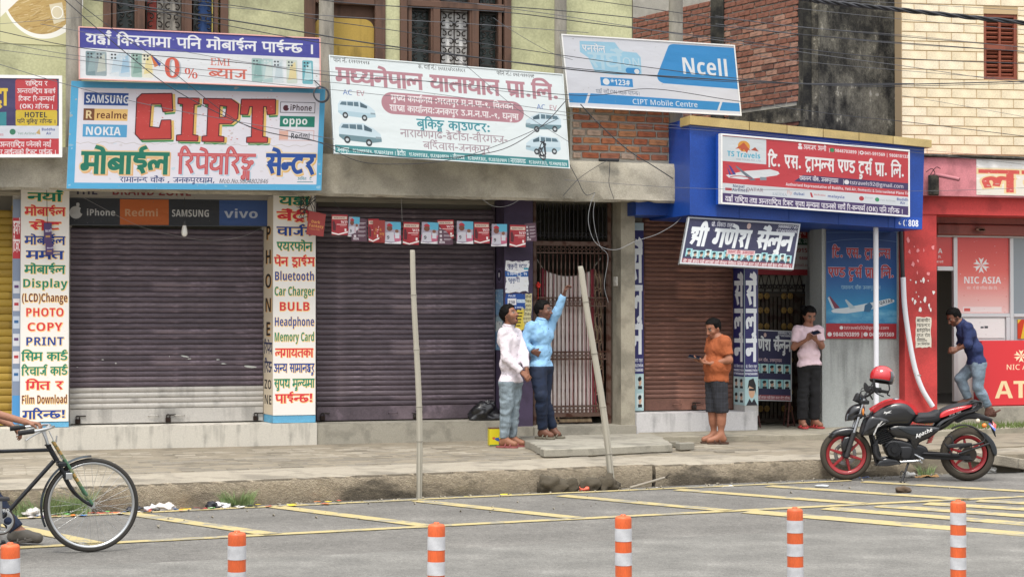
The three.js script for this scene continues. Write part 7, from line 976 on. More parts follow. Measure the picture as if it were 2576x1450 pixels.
  partL(bike, 'front_mudguard', [S([[232, 900], [300, 836], [400, 806], [510, 800], [520, 850], [500, 885], [420, 895], [330, 893]], 0.13, 0.03), S([[400, 905], [470, 900], [455, 1010], [415, 1070], [385, 1060], [372, 985]], 0.12, 0.02)], black);
  partL(bike, 'headlight_cowl', S([[420, 730], [440, 630], [500, 560], [600, 540], [630, 590], [600, 690], [540, 712]], 0.2, 0.06), black); partL(bike, 'headlight', S([[422, 722], [432, 660], [452, 640], [456, 690]], 0.15, 0.01), MP('#5a6066', 0.1, { clearcoat: 1 }));
  { const c = partL(bike, 'instrument', S([[505, 505], [540, 430], [580, 425], [645, 470], [640, 510], [590, 540]], 0.15, 0.03), matt); partL(c, 'display', rbox(-0.06, 0.06, -0.03, 0.03, -0.003, 0.003, 0.002).rotateY(1.1).rotateX(-0.5).translate(-0.468, 0.9, 0.02), MP('#33506a', 0.1, { clearcoat: 1 })); }
  const tank = partL(bike, 'tank', [S([[640, 800], [680, 690], [700, 640], [770, 575], [880, 522], [1010, 505], [1110, 540], [1185, 640], [1150, 710], [1100, 770], [960, 775], [820, 800], [720, 860]], 0.3, 0.075), S([[580, 880], [630, 720], [700, 660], [850, 690], [880, 740], [800, 770], [735, 850], [690, 875]], 0.34, 0.04)], black);
  partL(tank, 'red_stripe', [S([[704, 640], [760, 574], [870, 512], [985, 488], [1090, 512], [1150, 566], [1196, 640], [1180, 652], [1120, 580], [1050, 540], [980, 524], [880, 540], [780, 592]], 0.24, 0.04)], red);
  partL(tank, 'filler_cap', new THREE.CylinderGeometry(0.03, 0.034, 0.012, 16).translate(-0.1, 0.898, 0), chrome);
  for (const s of [-1, 1]) { partL(tank, 'decal', [[705, 850, 770, 740], [735, 800, 800, 715], [760, 780, 830, 735], [700, 870, 730, 820]].map(([a, b, c, d]) => solid([P(a, b), P(a + 10, b - 2), P(c + 8, d), P(c - 14, d + 8)], 0.003, 0, s * 0.171, false)), M('#c9c8c6', 0.5)); partL(tank, 'emblem', solid([[815, 640], [828, 612], [850, 622], [905, 600], [880, 622], [905, 628], [860, 634], [838, 650], [845, 632]].map(([a, b]) => P(a, b)), 0.003, 0, s * 0.152, false), M('#d9d9d8', 0.4)); }
  partL(bike, 'side_cover', [S([[880, 790], [960, 762], [1130, 765], [1340, 772], [1440, 800], [1330, 900], [1210, 960], [1190, 1040], [1120, 1000], [1090, 920], [950, 900], [890, 850]], 0.26, 0.035)], black);
  partL(bike, 'side_panel', S([[960, 790], [1120, 775], [1320, 790], [1230, 860], [1110, 870]], 0.275, 0.012), M('#272c31', 0.5));
  partL(bike, 'model_name', words('Apache', 0.04, 0.3).rotateZ(0.42).translate(...P(1168, 905), 0.137), M('#e2e2e0', 0.4));
  partL(bike, 'seat', [S([[1138, 725], [1195, 645], [1330, 632], [1430, 600], [1450, 690], [1400, 735], [1280, 750], [1190, 745]], 0.24, 0.05), S([[1425, 640], [1480, 585], [1600, 540], [1760, 515], [1785, 540], [1700, 590], [1560, 640], [1440, 690]], 0.2, 0.04)], seatM);
  for (const s of [-1, 1]) partL(bike, 'seat_bolster', solid([[1430, 688], [1440, 640], [1530, 590], [1750, 542], [1768, 558], [1620, 620], [1500, 665]].map(([a, b]) => P(a, b)), 0.05, 0.02, s * 0.095), red);
  partL(bike, 'tail', [S([[1370, 780], [1450, 690], [1640, 606], [1800, 560], [1900, 510], [1888, 545], [1820, 625], [1640, 700], [1500, 800], [1420, 830]], 0.19, 0.05)], black); partL(bike, 'series_name', [words('RTR 160', 0.026, 0.2).rotateZ(0.33).translate(...P(1535, 668), 0.1)], M('#d0d0d0', 0.5));
  partL(bike, 'grab_rail', [-1, 1].map((s) => tube([p3(1740, 560, s * 0.07), p3(1800, 512, s * 0.11), p3(1880, 515, s * 0.1), p3(1830, 610, s * 0.07)], 0.013, 16, 8)), matt);
  partL(bike, 'rear_fender', [S([[1600, 720], [1720, 650], [1830, 628], [1990, 684], [2012, 712], [1960, 722], [1830, 700], [1720, 705], [1640, 740]], 0.13, 0.02), S([[1985, 715], [2015, 715], [2050, 860], [2058, 895], [2040, 880], [2000, 790]], 0.02, 0.004)], matt);
  { const T = canvas(180, 110, '#d8423c', (x) => { rect(x, '#4a66b5', 0, 70, 180, 40); x.fillStyle = '#f0e6e2'; x.font = 'bold 40px sans-serif'; x.fillText('8 PA', 46, 48); x.font = 'bold 36px sans-serif'; x.fillText('6291', 50, 96); }), a = p3(1975, 765, 0.02), u = V(0.05, -0.075, 0.0), q = partL(bike, 'number_plate', [slab([p3(1965, 750, 0.07), p3(2035, 828, 0.07), p3(2075, 768, -0.06), p3(2005, 702, -0.06)], 0.004, true)], M('#ffffff', 0.4, { map: T, side: THREE.DoubleSide })); }
  partL(bike, 'indicator', [new THREE.SphereGeometry(0.03, 14, 10).scale(0.9, 0.9, 0.9).translate(...P(1905, 765), 0.13)], MP('#e07a22', 0.25, { clearcoat: 0.8 })); partL(bike, 'indicator', [new THREE.SphereGeometry(0.026, 12, 8).translate(...P(1842, 716), 0.1)], MP('#cfc6b0', 0.25, { clearcoat: 0.8 })); partL(bike, 'indicator', [new THREE.SphereGeometry(0.02, 10, 8).scale(0.6, 2, 0.8).translate(...P(600, 620), 0.12)], MP('#e08a3a', 0.25));
  // engine
  partL(bike, 'crankcase', [S([[830, 1000], [880, 940], [1000, 930], [1120, 960], [1280, 1000], [1300, 1090], [1180, 1140], [1000, 1150], [880, 1110]], 0.24, 0.03)], engine);
  partL(bike, 'clutch_cover', [new THREE.CylinderGeometry(0.075, 0.085, 0.05, 26).rotateX(Math.PI / 2).translate(...P(930, 1030), 0.13), new THREE.CylinderGeometry(0.035, 0.04, 0.03, 20).rotateX(Math.PI / 2).translate(...P(930, 1030), 0.16), ...[...Array(8)].map((_, i) => new THREE.CylinderGeometry(0.008, 0.008, 0.02, 8).rotateX(Math.PI / 2).translate(P(930, 1030)[0] + Math.cos(i * 0.785) * 0.074, P(930, 1030)[1] + Math.sin(i * 0.785) * 0.074, 0.155))], engine);
  partL(bike, 'sprocket_cover', S([[1000, 1000], [1110, 1000], [1130, 1060], [1090, 1130], [1010, 1120]], 0.27, 0.015), M('#2f3033', 0.45, { metalness: 0.5 }));
  partL(bike, 'cylinder', [...Array(9)].map((_, i) => rbox(-0.09, 0.09, -0.004, 0.004, -0.1, 0.1, 0.003).rotateZ(0.35).translate(-0.2 - i * 0.008, 0.43 + i * 0.022, 0)), engine);
  partL(bike, 'down_tube', [rod(p3(690, 850, 0), p3(760, 1180, 0), 0.024), rod(p3(700, 850, 0.06), p3(790, 1120, 0.08), 0.018), tube([p3(780, 900, 0.05), p3(740, 1000, 0.08), p3(760, 1120, 0.09), p3(900, 1180, 0.08)], 0.022, 20, 10)], matt);
  partL(bike, 'radiator', S([[705, 980], [760, 960], [790, 1110], [760, 1130], [715, 1090]], 0.2, 0.01), engine);
  partL(bike, 'belly_pan', S([[738, 1215], [790, 1140], [900, 1120], [1010, 1160], [1020, 1185], [880, 1215]], 0.22, 0.03), black);
  partL(bike, 'footrest', [rod(p3(1000, 1168, 0.12), p3(1220, 1150, 0.13), 0.014), rod(p3(1150, 1080, 0.1), p3(1240, 1130, 0.2), 0.012), rod(p3(1215, 1160, 0.1), p3(1215, 1160, 0.22), 0.012)], chrome);
  partL(bike, 'swingarm', [-1, 1].map((s) => S([[1190, 1090], [1260, 1060], [1720, 1095], [1760, 1120], [1740, 1145], [1250, 1130]], 0.03, 0.008, s * 0.1)), matt);
  partL(bike, 'chain_case', [S([[1250, 1060], [1600, 1070], [1640, 1100], [1560, 1110], [1260, 1085]], 0.035, 0.01, 0.13)], engine); partL(bike, 'sprocket', new THREE.CylinderGeometry(0.085, 0.085, 0.008, 30).rotateX(Math.PI / 2).translate(...P(1747, 1084), 0.085), M('#3a342e', 0.6, { metalness: 0.4 }));
  partL(bike, 'rear_shock', [...Array(9)].map((_, i) => new THREE.TorusGeometry(0.028, 0.006, 6, 14).rotateX(Math.PI / 2 - 0.15).rotateZ(0.3).translate(lerp(P(1330, 960)[0], P(1380, 830)[0], i / 8), lerp(P(1330, 960)[1], P(1380, 830)[1], i / 8), 0.02)), red);
  partL(bike, 'saree_guard', [S([[1500, 985], [1540, 965], [1740, 950], [1765, 965], [1740, 985], [1530, 1010]], 0.03, 0.008, 0.16), tube([p3(1480, 900, 0.13), p3(1540, 880, 0.15), p3(1570, 980, 0.16)], 0.009, 10, 6), tube([p3(1560, 800, 0.1), p3(1660, 760, 0.14), p3(1800, 790, 0.14), p3(1910, 920, 0.13), p3(1640, 1010, 0.16)], 0.01, 26, 7), rod(p3(1630, 1070, 0.15), p3(1960, 960, 0.12), 0.012), rod(p3(1560, 1080, 0.15), p3(1480, 960, 0.13), 0.01)], matt);
  partL(bike, 'tyre_hugger', S([[1850, 830], [1930, 850], [2010, 930], [2050, 1020], [2048, 1095], [2010, 1075], [1975, 985], [1920, 910]], 0.16, 0.01), M('#2b2f33', 0.4));
  partL(bike, 'side_stand', [rod(p3(1090, 1180, 0.1), p3(1000, 1375, 0.22), 0.014, 0.012), rbox(-0.09, -0.04, 0.0, 0.012, 0.19, 0.26, 0.004), tube([p3(1040, 1290, 0.18), p3(1000, 1260, 0.2), p3(990, 1300, 0.2)], 0.006, 10, 5)], matt);
  // handlebar, mirrors
  const hb = partL(bike, 'handlebar', [tube([V(-0.26, 0.99, -0.37), V(-0.34, 1.0, -0.22), V(-0.42, 0.93, -0.08), V(-0.42, 0.93, 0.08), V(-0.34, 1.0, 0.22), V(-0.26, 0.99, 0.37)], 0.012, 40, 10)], matt);
  for (const s of [-1, 1]) { partL(hb, 'grip', rod(V(-0.3, 0.996, s * 0.28), V(-0.245, 0.988, s * 0.4), 0.018, 0.018, 12), M('#1a1a1b', 0.85)); partL(hb, 'switch_block', rbox(-0.36, -0.29, 0.97, 1.03, s * 0.24 - 0.025, s * 0.24 + 0.025, 0.01), matt); partL(hb, 'lever', tube([V(-0.36, 0.995, s * 0.24), V(-0.35, 0.97, s * 0.3), V(-0.29, 0.94, s * 0.4)], 0.007, 12, 6), matt); }
  { const m = partL(bike, 'mirror', [solid([[590, 315], [605, 292], [640, 330], [660, 385], [640, 405], [605, 390], [590, 350]].map(([a, b]) => P(a, b)), 0.03, 0.012, 0.24)], matt); partL(m, 'stalk', tube([p3(645, 400, 0.24), p3(665, 440, 0.23), p3(690, 480, 0.22)], 0.009, 10, 7), matt); const n = partL(bike, 'mirror', [new THREE.SphereGeometry(0.05, 14, 10).scale(1, 0.7, 0.35).translate(-0.3, 1.1, -0.25)], matt); partL(n, 'stalk', tube([V(-0.3, 1.08, -0.25), V(-0.33, 1.03, -0.24), V(-0.34, 0.99, -0.23)], 0.009, 10, 7), matt); }
  partL(bike, 'cable', [tube([V(-0.36, 0.99, 0.24), V(-0.5, 0.98, 0.16), V(-0.5, 0.82, 0.1), V(-0.44, 0.72, 0.06)], 0.005, 16, 5), tube([V(-0.36, 0.99, -0.2), V(-0.46, 1.0, -0.1), V(-0.46, 0.85, -0.04), V(-0.5, 0.66, -0.08)], 0.005, 16, 5)], matt);
  // helmet hung on the near handlebar end
  const toW = (v) => { bike.updateMatrixWorld(true); return v.applyMatrix4(bike.matrixWorld); };
  const hp = toW(V(-0.29, 1.045, 0.2)), h = thing('helmet', 'glossy red helmet hung on the motorcycle handlebar', 'helmet', hp, undefined, bike.rotation.y); h.rotation.z = -0.2; h.rotation.x = -0.16;
  const shell = new THREE.SphereGeometry(0.125, 40, 26, 0, 6.2832, 0, 1.98), sp = shell.attributes.position; for (let i = 0; i < sp.count; i++) { const x = sp.getX(i), y = sp.getY(i); sp.setXYZ(i, x * 1.02 + (x > 0 ? 0.006 : 0), y * 0.98 - (x < -0.04 && y < 0 ? 0 : 0), sp.getZ(i) * 0.94); } shell.computeVertexNormals();
  const redH = MP('#b81f26', 0.22, { clearcoat: 0.9, clearcoatRoughness: 0.06, side: THREE.DoubleSide });
  const hs = partL(h, 'shell', [shell.translate(0, 0.1, 0)], redH); partL(h, 'lining', new THREE.SphereGeometry(0.116, 30, 18, 0, 6.2832, 0.6, 1.36).scale(1, 0.98, 0.94).translate(0, 0.1, 0), M('#1d1d20', 0.95, { side: THREE.DoubleSide })); partL(h, 'trim', new THREE.TorusGeometry(0.117, 0.01, 8, 40).scale(1, 0.94, 1).rotateX(Math.PI / 2).translate(0, 0.052, 0), M('#1a1a1c', 0.7));
  partL(h, 'visor', new THREE.SphereGeometry(0.133, 24, 10, 2.2, 1.9, 1.05, 1.0).scale(1.02, 1, 0.95).translate(0, 0.1, 0), MP('#4a4a4e', 0.1, { clearcoat: 1 })); partL(h, 'strap', [tube([V(-0.09, 0.06, 0.07), V(-0.08, -0.01, 0.085), V(-0.06, -0.07, 0.07)], 0.014, 12, 6), tube([V(0.07, 0.03, 0.07), V(0.085, -0.03, 0.08), V(0.07, -0.09, 0.08), V(0.1, -0.1, 0.08)], 0.008, 14, 6)], M('#17171a', 0.8)); partL(h, 'logo', words('TVS', 0.026, 0.1).translate(-0.085, 0.15, 0).rotateX(-0.38).rotateY(-0.1).translate(0.004, -0.005, 0.16 - 0.006), M('#efecec', 0.4));
}
// ---------------------------------------------------------------- bicycle
const cyc = {};
{
  const A = onGround(228, 1388), d = V(1, 0, -0.1).normalize(); cyc.A = A; cyc.turn = Math.atan2(-d.z, d.x);
  const b = thing('bicycle', 'old black roadster bicycle with green striped fork stays entering at left', 'bicycle', A.clone().setY(0.002), undefined, cyc.turn), P = (a, y, z = 0) => V((a - 690) / 1000, (1268 - y) / 1000, z);
  const blk = M('#23262b', 0.45, { metalness: 0.3, map: rep(rustMap, 1.5) }), chrome = M('#c2c4c4', 0.28, { metalness: 0.9 }), tyre = M('#3c3a37', 0.92, { map: rep(stainMap, 3) }), guard = M('#39444c', 0.5, { metalness: 0.4, map: rep(rustMap, 2) });
  const wheel = (x, nm) => { const g = new THREE.Group(); g.name = nm; g.position.set(x, 0.355, 0); b.add(g); partL(g, 'tyre', new THREE.TorusGeometry(0.336, 0.019, 12, 80), tyre); partL(g, 'rim', new THREE.LatheGeometry([[0.308, -0.015], [0.322, -0.017], [0.324, -0.012], [0.314, 0], [0.324, 0.012], [0.322, 0.017], [0.308, 0.015], [0.304, 0], [0.308, -0.015]].map((q) => new THREE.Vector2(...q)), 72).rotateX(Math.PI / 2), chrome); for (let i = 0; i < 32; i++) { const a = i / 32 * 6.283, o = a + (i % 2 ? 0.9 : -0.9), z = i % 4 < 2 ? 0.028 : -0.028; partL(g, 'spoke', rod(V(Math.cos(o) * 0.022, Math.sin(o) * 0.022, z), V(Math.cos(a) * 0.307, Math.sin(a) * 0.307, 0), 0.0011, 0.0011, 4), chrome); } partL(g, 'hub', [new THREE.CylinderGeometry(0.016, 0.016, 0.06, 12).rotateX(Math.PI / 2), new THREE.CylinderGeometry(0.025, 0.025, 0.006, 14).rotateX(Math.PI / 2).translate(0, 0, 0.028), new THREE.CylinderGeometry(0.025, 0.025, 0.006, 14).rotateX(Math.PI / 2).translate(0, 0, -0.028), new THREE.CylinderGeometry(0.006, 0.006, 0.13, 8).rotateX(Math.PI / 2)], chrome); };
  wheel(0, 'wheel'); wheel(-1.13, 'wheel');
  const mud = (cx, a0, a1) => { const pos = [], idx = [], N = 40, K = 7; for (let i = 0; i <= N; i++) { const a = lerp(a0, a1, i / N); for (let k = 0; k <= K; k++) { const t = (k / K - 0.5) * 2.4, r = 0.378 - 0.022 * (1 - Math.cos(t)), z = 0.03 * Math.sin(t); pos.push(cx + Math.cos(a) * r, 0.355 + Math.sin(a) * r, z); } } for (let i = 0; i < N; i++) for (let k = 0; k < K; k++) { const q = i * (K + 1) + k; idx.push(q, q + K + 1, q + 1, q + 1, q + K + 1, q + K + 2); } const g = new THREE.BufferGeometry(); g.setAttribute('position', new THREE.Float32BufferAttribute(pos, 3)); g.setIndex(idx); g.computeVertexNormals(); return uvm(g); };
  const gM = guard.clone(); gM.side = THREE.DoubleSide; partL(b, 'mudguard', mud(0, 1.58, 3.55), gM); partL(b, 'mudguard', mud(-1.13, 0.2, 3.3), gM);
  const H0 = P(368, 450), H1 = P(437, 575), BB = P(25, 1000), ST = V(-0.86, 0.86, 0);
  partL(b, 'head_tube', [rod(H0, H1, 0.019, 0.019, 14), new THREE.TorusGeometry(0.02, 0.006, 6, 14).rotateX(1.57).translate(H0.x, H0.y, 0), new THREE.TorusGeometry(0.02, 0.006, 6, 14).rotateX(1.57).translate(H1.x, H1.y, 0)], blk);
  partL(b, 'top_tube', rod(P(380, 487), ST.clone().setY(0.782), 0.014, 0.014, 14), blk); partL(b, 'down_tube', rod(P(412, 570), BB, 0.016, 0.016, 14), blk); partL(b, 'seat_tube', rod(BB, ST, 0.015, 0.015, 12), blk);
  for (const s of [-1, 1]) { partL(b, 'chain_stay', rod(BB.clone().setZ(s * 0.03), V(-1.13, 0.355, s * 0.06), 0.009), blk); partL(b, 'seat_stay', rod(ST.clone().setZ(s * 0.02), V(-1.13, 0.355, s * 0.06), 0.007), blk); partL(b, 'fork_blade', tube([P(455, 600, s * 0.045), P(495, 700, s * 0.05), P(560, 810, s * 0.052), P(640, 885, s * 0.055), V(-0.0, 0.355, s * 0.056)], 0.0125, 26, 10), blk);
    const stay = new THREE.Group(); stay.name = 'fork_stay'; b.add(stay); const a = P(405, 425, s * 0.035), e = V(0, 0.365, s * 0.062), cols = [M('#7f8f6a', 0.6, { map: rep(rustMap, 3) }), M('#4f7f62', 0.55, { map: rep(rustMap, 3) }), M('#b59a5a', 0.6, { map: rep(rustMap, 3) })]; const n = 14; partL(stay, 'rod', rod(a, e, 0.0095, 0.0095, 10), cols[1]); for (let i = 0; i < n; i++) partL(stay, 'wrapped_band', rod(a.clone().lerp(e, (i + 0.05) / n), a.clone().lerp(e, (i + 0.85) / n), 0.0112, 0.0112, 10), cols[i < 3 ? 2 : i > 6 && i < 9 ? 2 : i % 3 ? 1 : 0]); }
  partL(b, 'fork_crown', [rbox(-0.255, -0.19, 0.655, 0.69, -0.06, 0.06, 0.01), rbox(-0.215, -0.165, 0.58, 0.625, -0.045, 0.045, 0.01)], blk); partL(b, 'brake', [rod(P(430, 380, 0.02), P(425, 430, 0.02), 0.006), rod(P(370, 340, 0.03), P(470, 560, 0.045), 0.004), rod(P(320, 330, 0.01), P(365, 440, 0.012), 0.008), rbox(-0.2, -0.15, 0.56, 0.61, 0.03, 0.075, 0.006)], chrome);
  partL(b, 'stem', [rod(P(335, 335), H0, 0.012, 0.012, 12)], chrome); const bar = partL(b, 'handlebar', [tube([P(150, 335, -0.27), P(260, 325, -0.25), P(345, 312, -0.2), P(395, 308, -0.1), P(350, 330, 0), P(395, 308, 0.1), P(345, 312, 0.2), P(260, 325, 0.25), P(150, 335, 0.27)], 0.011, 60, 10)], chrome);
  for (const s of [-1, 1]) { partL(bar, 'grip', rod(P(235, 327, s * 0.256), P(122, 338, s * 0.272), 0.017, 0.019, 12), M('#1c1c1d', 0.8)); partL(bar, 'brake_lever', tube([P(330, 325, s * 0.2), P(250, 350, s * 0.24), P(175, 392, s * 0.26)], 0.006, 14, 6), chrome); }
  const cr = new THREE.Group(); cr.name = 'crankset'; cr.position.copy(BB); b.add(cr); const ring = (r, n, cx = 0, cy = 0) => [...Array(n)].map((_, i) => [cx + Math.cos(i / n * 6.283) * r, cy + Math.sin(i / n * 6.283) * r]); partL(cr, 'chainring', solid(ring(0.092, 44), 0.005, 0.001, 0.045, false, [0, 1, 2, 3, 4].map((k) => ring(0.03, 14, Math.cos(k * 1.257) * 0.05, Math.sin(k * 1.257) * 0.05))), chrome); partL(cr, 'chain', new THREE.TorusGeometry(0.096, 0.006, 6, 40).translate(0, 0, 0.045), M('#3a2e28', 0.8)); partL(cr, 'lettering', words('HERO', 0.026).translate(-0.035, 0.066, 0.049), M('#e6e6e2', 0.4));
  const matPed = M('#2a2a2c', 0.8); for (const q of [rod(V(0, 0, 0.06), V(-0.006, 0.175, 0.075), 0.011), rod(V(0, 0, -0.06), V(0.006, -0.175, -0.075), 0.011)]) partL(cr, 'crank', q, chrome); for (const q of [rbox(-0.05, 0.05, 0.16, 0.185, 0.08, 0.17, 0.006), rbox(-0.05, 0.05, -0.19, -0.165, -0.17, -0.08, 0.006)]) partL(cr, 'pedal', q, matPed);
  partL(b, 'saddle', solid([[-1.0, 0.95], [-0.98, 0.98], [-0.86, 0.975], [-0.72, 0.965], [-0.72, 0.945], [-0.84, 0.94], [-0.94, 0.92]], 0.17, 0.03), M('#3a2a22', 0.6)); partL(b, 'seat_post', rod(ST, V(-0.875, 0.94, 0), 0.012), chrome); partL(b, 'rear_carrier', [rod(V(-1.0, 0.77, 0.06), V(-1.45, 0.76, 0.06), 0.006), rod(V(-1.0, 0.77, -0.06), V(-1.45, 0.76, -0.06), 0.006), rod(V(-1.4, 0.76, 0.06), V(-1.13, 0.355, 0.07), 0.005), rod(V(-1.4, 0.76, -0.06), V(-1.13, 0.355, -0.07), 0.005), rod(V(-1.45, 0.76, 0.06), V(-1.45, 0.76, -0.06), 0.006)], blk);
  cyc.P = P;
}
// ---------------------------------------------------------------- people: one continuous body from joined tapered limbs, clothes cut from the same field
function nets(lo, hi, c, f) { // surface nets over a box
  const n = [0, 1, 2].map((k) => Math.ceil((hi[k] - lo[k]) / c) + 1), [nx, ny, nzz] = n, D = new Float32Array(nx * ny * nzz), I = (x, y, z) => (z * ny + y) * nx + x;
  for (let z = 0; z < nzz; z++) for (let y = 0; y < ny; y++) for (let x = 0; x < nx; x++) D[I(x, y, z)] = f(lo[0] + x * c, lo[1] + y * c, lo[2] + z * c);
  const id = new Int32Array(D.length).fill(-1), pos = [], idx = [];
  for (let z = 0; z < nzz - 1; z++) for (let y = 0; y < ny - 1; y++) for (let x = 0; x < nx - 1; x++) {
    let s = 0, cx = 0, cy = 0, cz = 0, m = 0; const v = [];
    for (let k = 0; k < 8; k++) { const d = D[I(x + (k & 1), y + ((k >> 1) & 1), z + (k >> 2))]; v.push(d); if (d < 0) s++; } if (s === 0 || s === 8) continue;
    for (const [a, b] of [[0, 1], [2, 3], [4, 5], [6, 7], [0, 2], [1, 3], [4, 6], [5, 7], [0, 4], [1, 5], [2, 6], [3, 7]]) if ((v[a] < 0) !== (v[b] < 0)) { const t = v[a] / (v[a] - v[b]); cx += lerp(a & 1, b & 1, t); cy += lerp((a >> 1) & 1, (b >> 1) & 1, t); cz += lerp(a >> 2, b >> 2, t); m++; }
    id[I(x, y, z)] = pos.length / 3; pos.push(lo[0] + (x + cx / m) * c, lo[1] + (y + cy / m) * c, lo[2] + (z + cz / m) * c);
  }
  const quad = (a, b, c2, d, flip) => { if (a < 0 || b < 0 || c2 < 0 || d < 0) return; flip ? idx.push(a, c2, b, a, d, c2) : idx.push(a, b, c2, a, c2, d); };
  for (let z = 1; z < nzz - 1; z++) for (let y = 1; y < ny - 1; y++) for (let x = 1; x < nx - 1; x++) {
    const d = D[I(x, y, z)] < 0;
    if (d !== D[I(x + 1, y, z)] < 0) quad(id[I(x, y - 1, z - 1)], id[I(x, y, z - 1)], id[I(x, y, z)], id[I(x, y - 1, z)], !d);
    if (d !== D[I(x, y + 1, z)] < 0) quad(id[I(x - 1, y, z - 1)], id[I(x - 1, y, z)], id[I(x, y, z)], id[I(x, y, z - 1)], !d);
    if (d !== D[I(x, y, z + 1)] < 0) quad(id[I(x - 1, y - 1, z)], id[I(x, y - 1, z)], id[I(x, y, z)], id[I(x - 1, y, z)], !d);
  }
  const g = new THREE.BufferGeometry(); g.setAttribute('position', new THREE.Float32BufferAttribute(pos, 3)); g.setIndex(idx); g.computeVertexNormals(); return g;
}
const cap = (a, b, ra, rb) => ({ a, b, ra, rb });
function capD(p, x, y, z) { const { a, b } = p, dx = b.x - a.x, dy = b.y - a.y, dz = b.z - a.z, l = dx * dx + dy * dy + dz * dz, t = l ? clamp(((x - a.x) * dx + (y - a.y) * dy + (z - a.z) * dz) / l, 0, 1) : 0; return Math.hypot(x - a.x - dx * t, y - a.y - dy * t, z - a.z - dz * t) - lerp(p.ra, p.rb, t); }
const smin = (a, b, k) => { const h = Math.max(k - Math.abs(a - b), 0) / k; return Math.min(a, b) - h * h * k * 0.25; };
const union = (P, k) => (x, y, z) => { let d = 9; for (const p of P) d = smin(d, capD(p, x, y, z), k); return d; };
const n3 = (x, y, z) => (nz(x + z * 0.71, y + z * 0.33, 9999, 9999) + nz(x * 0.83 - y * 0.2 + 31, z + y * 0.5 + 17, 9999, 9999)) * 0.5 - 0.5;
function bounds(P, m) { const lo = [9, 9, 9], hi = [-9, -9, -9]; for (const p of P) for (const [v, r] of [[p.a, p.ra], [p.b, p.rb]]) ['x', 'y', 'z'].forEach((k, i) => { lo[i] = Math.min(lo[i], v[k] - r - m); hi[i] = Math.max(hi[i], v[k] + r + m); }); return [lo, hi]; }
function tint(g, fn) { const p = g.attributes.position, c = []; for (let i = 0; i < p.count; i++) { const q = fn(p.getX(i), p.getY(i), p.getZ(i)); c.push(q.r, q.g, q.b); } g.setAttribute('color', new THREE.Float32BufferAttribute(c, 3)); return g; }
// a hand: palm and five fingers from the wrist along dir, palm facing nrm, thumb to the side of thumbSide; curl in radians per joint
function handPrims(w, dir, nrm, curl, side, s = 1) {
  const d = dir.clone().normalize(), n = nrm.clone().addScaledVector(d, -nrm.dot(d)).normalize(), u = d.clone().cross(n).multiplyScalar(side), P = [], at3 = (a, b, c) => w.clone().addScaledVector(d, a * s).addScaledVector(u, b * s).addScaledVector(n, c * s);
  for (const b of [-0.026, -0.009, 0.009, 0.026]) P.push(cap(at3(0.005, b * 0.6, 0), at3(0.085, b, 0), 0.016 * s, 0.0125 * s));
  [[0.03, 0.066], [0.0105, 0.077], [-0.0105, 0.073], [-0.029, 0.056]].forEach(([b, len], k) => { let p = at3(0.085, b, 0), a = curl * (0.8 + 0.12 * k); let r = 0.0095; for (const f of [0.45, 0.31, 0.24]) { const q = p.clone().addScaledVector(d, Math.cos(a) * len * f * s).addScaledVector(n, Math.sin(a) * len * f * s).addScaledVector(u, b * 0.1); P.push(cap(p, q, r * s, (r - 0.0012) * s)); p = q; r -= 0.001; a += curl; } });
  let p = at3(0.022, 0.028, 0.004), q = at3(0.056, 0.05, 0.014); P.push(cap(p, q, 0.0125 * s, 0.0105 * s)); P.push(cap(q, at3(0.086, 0.05 - 0.012 * curl, 0.018 + 0.02 * curl), 0.0105 * s, 0.008 * s)); return P;
}
const skinC = (h) => new THREE.Color(h);
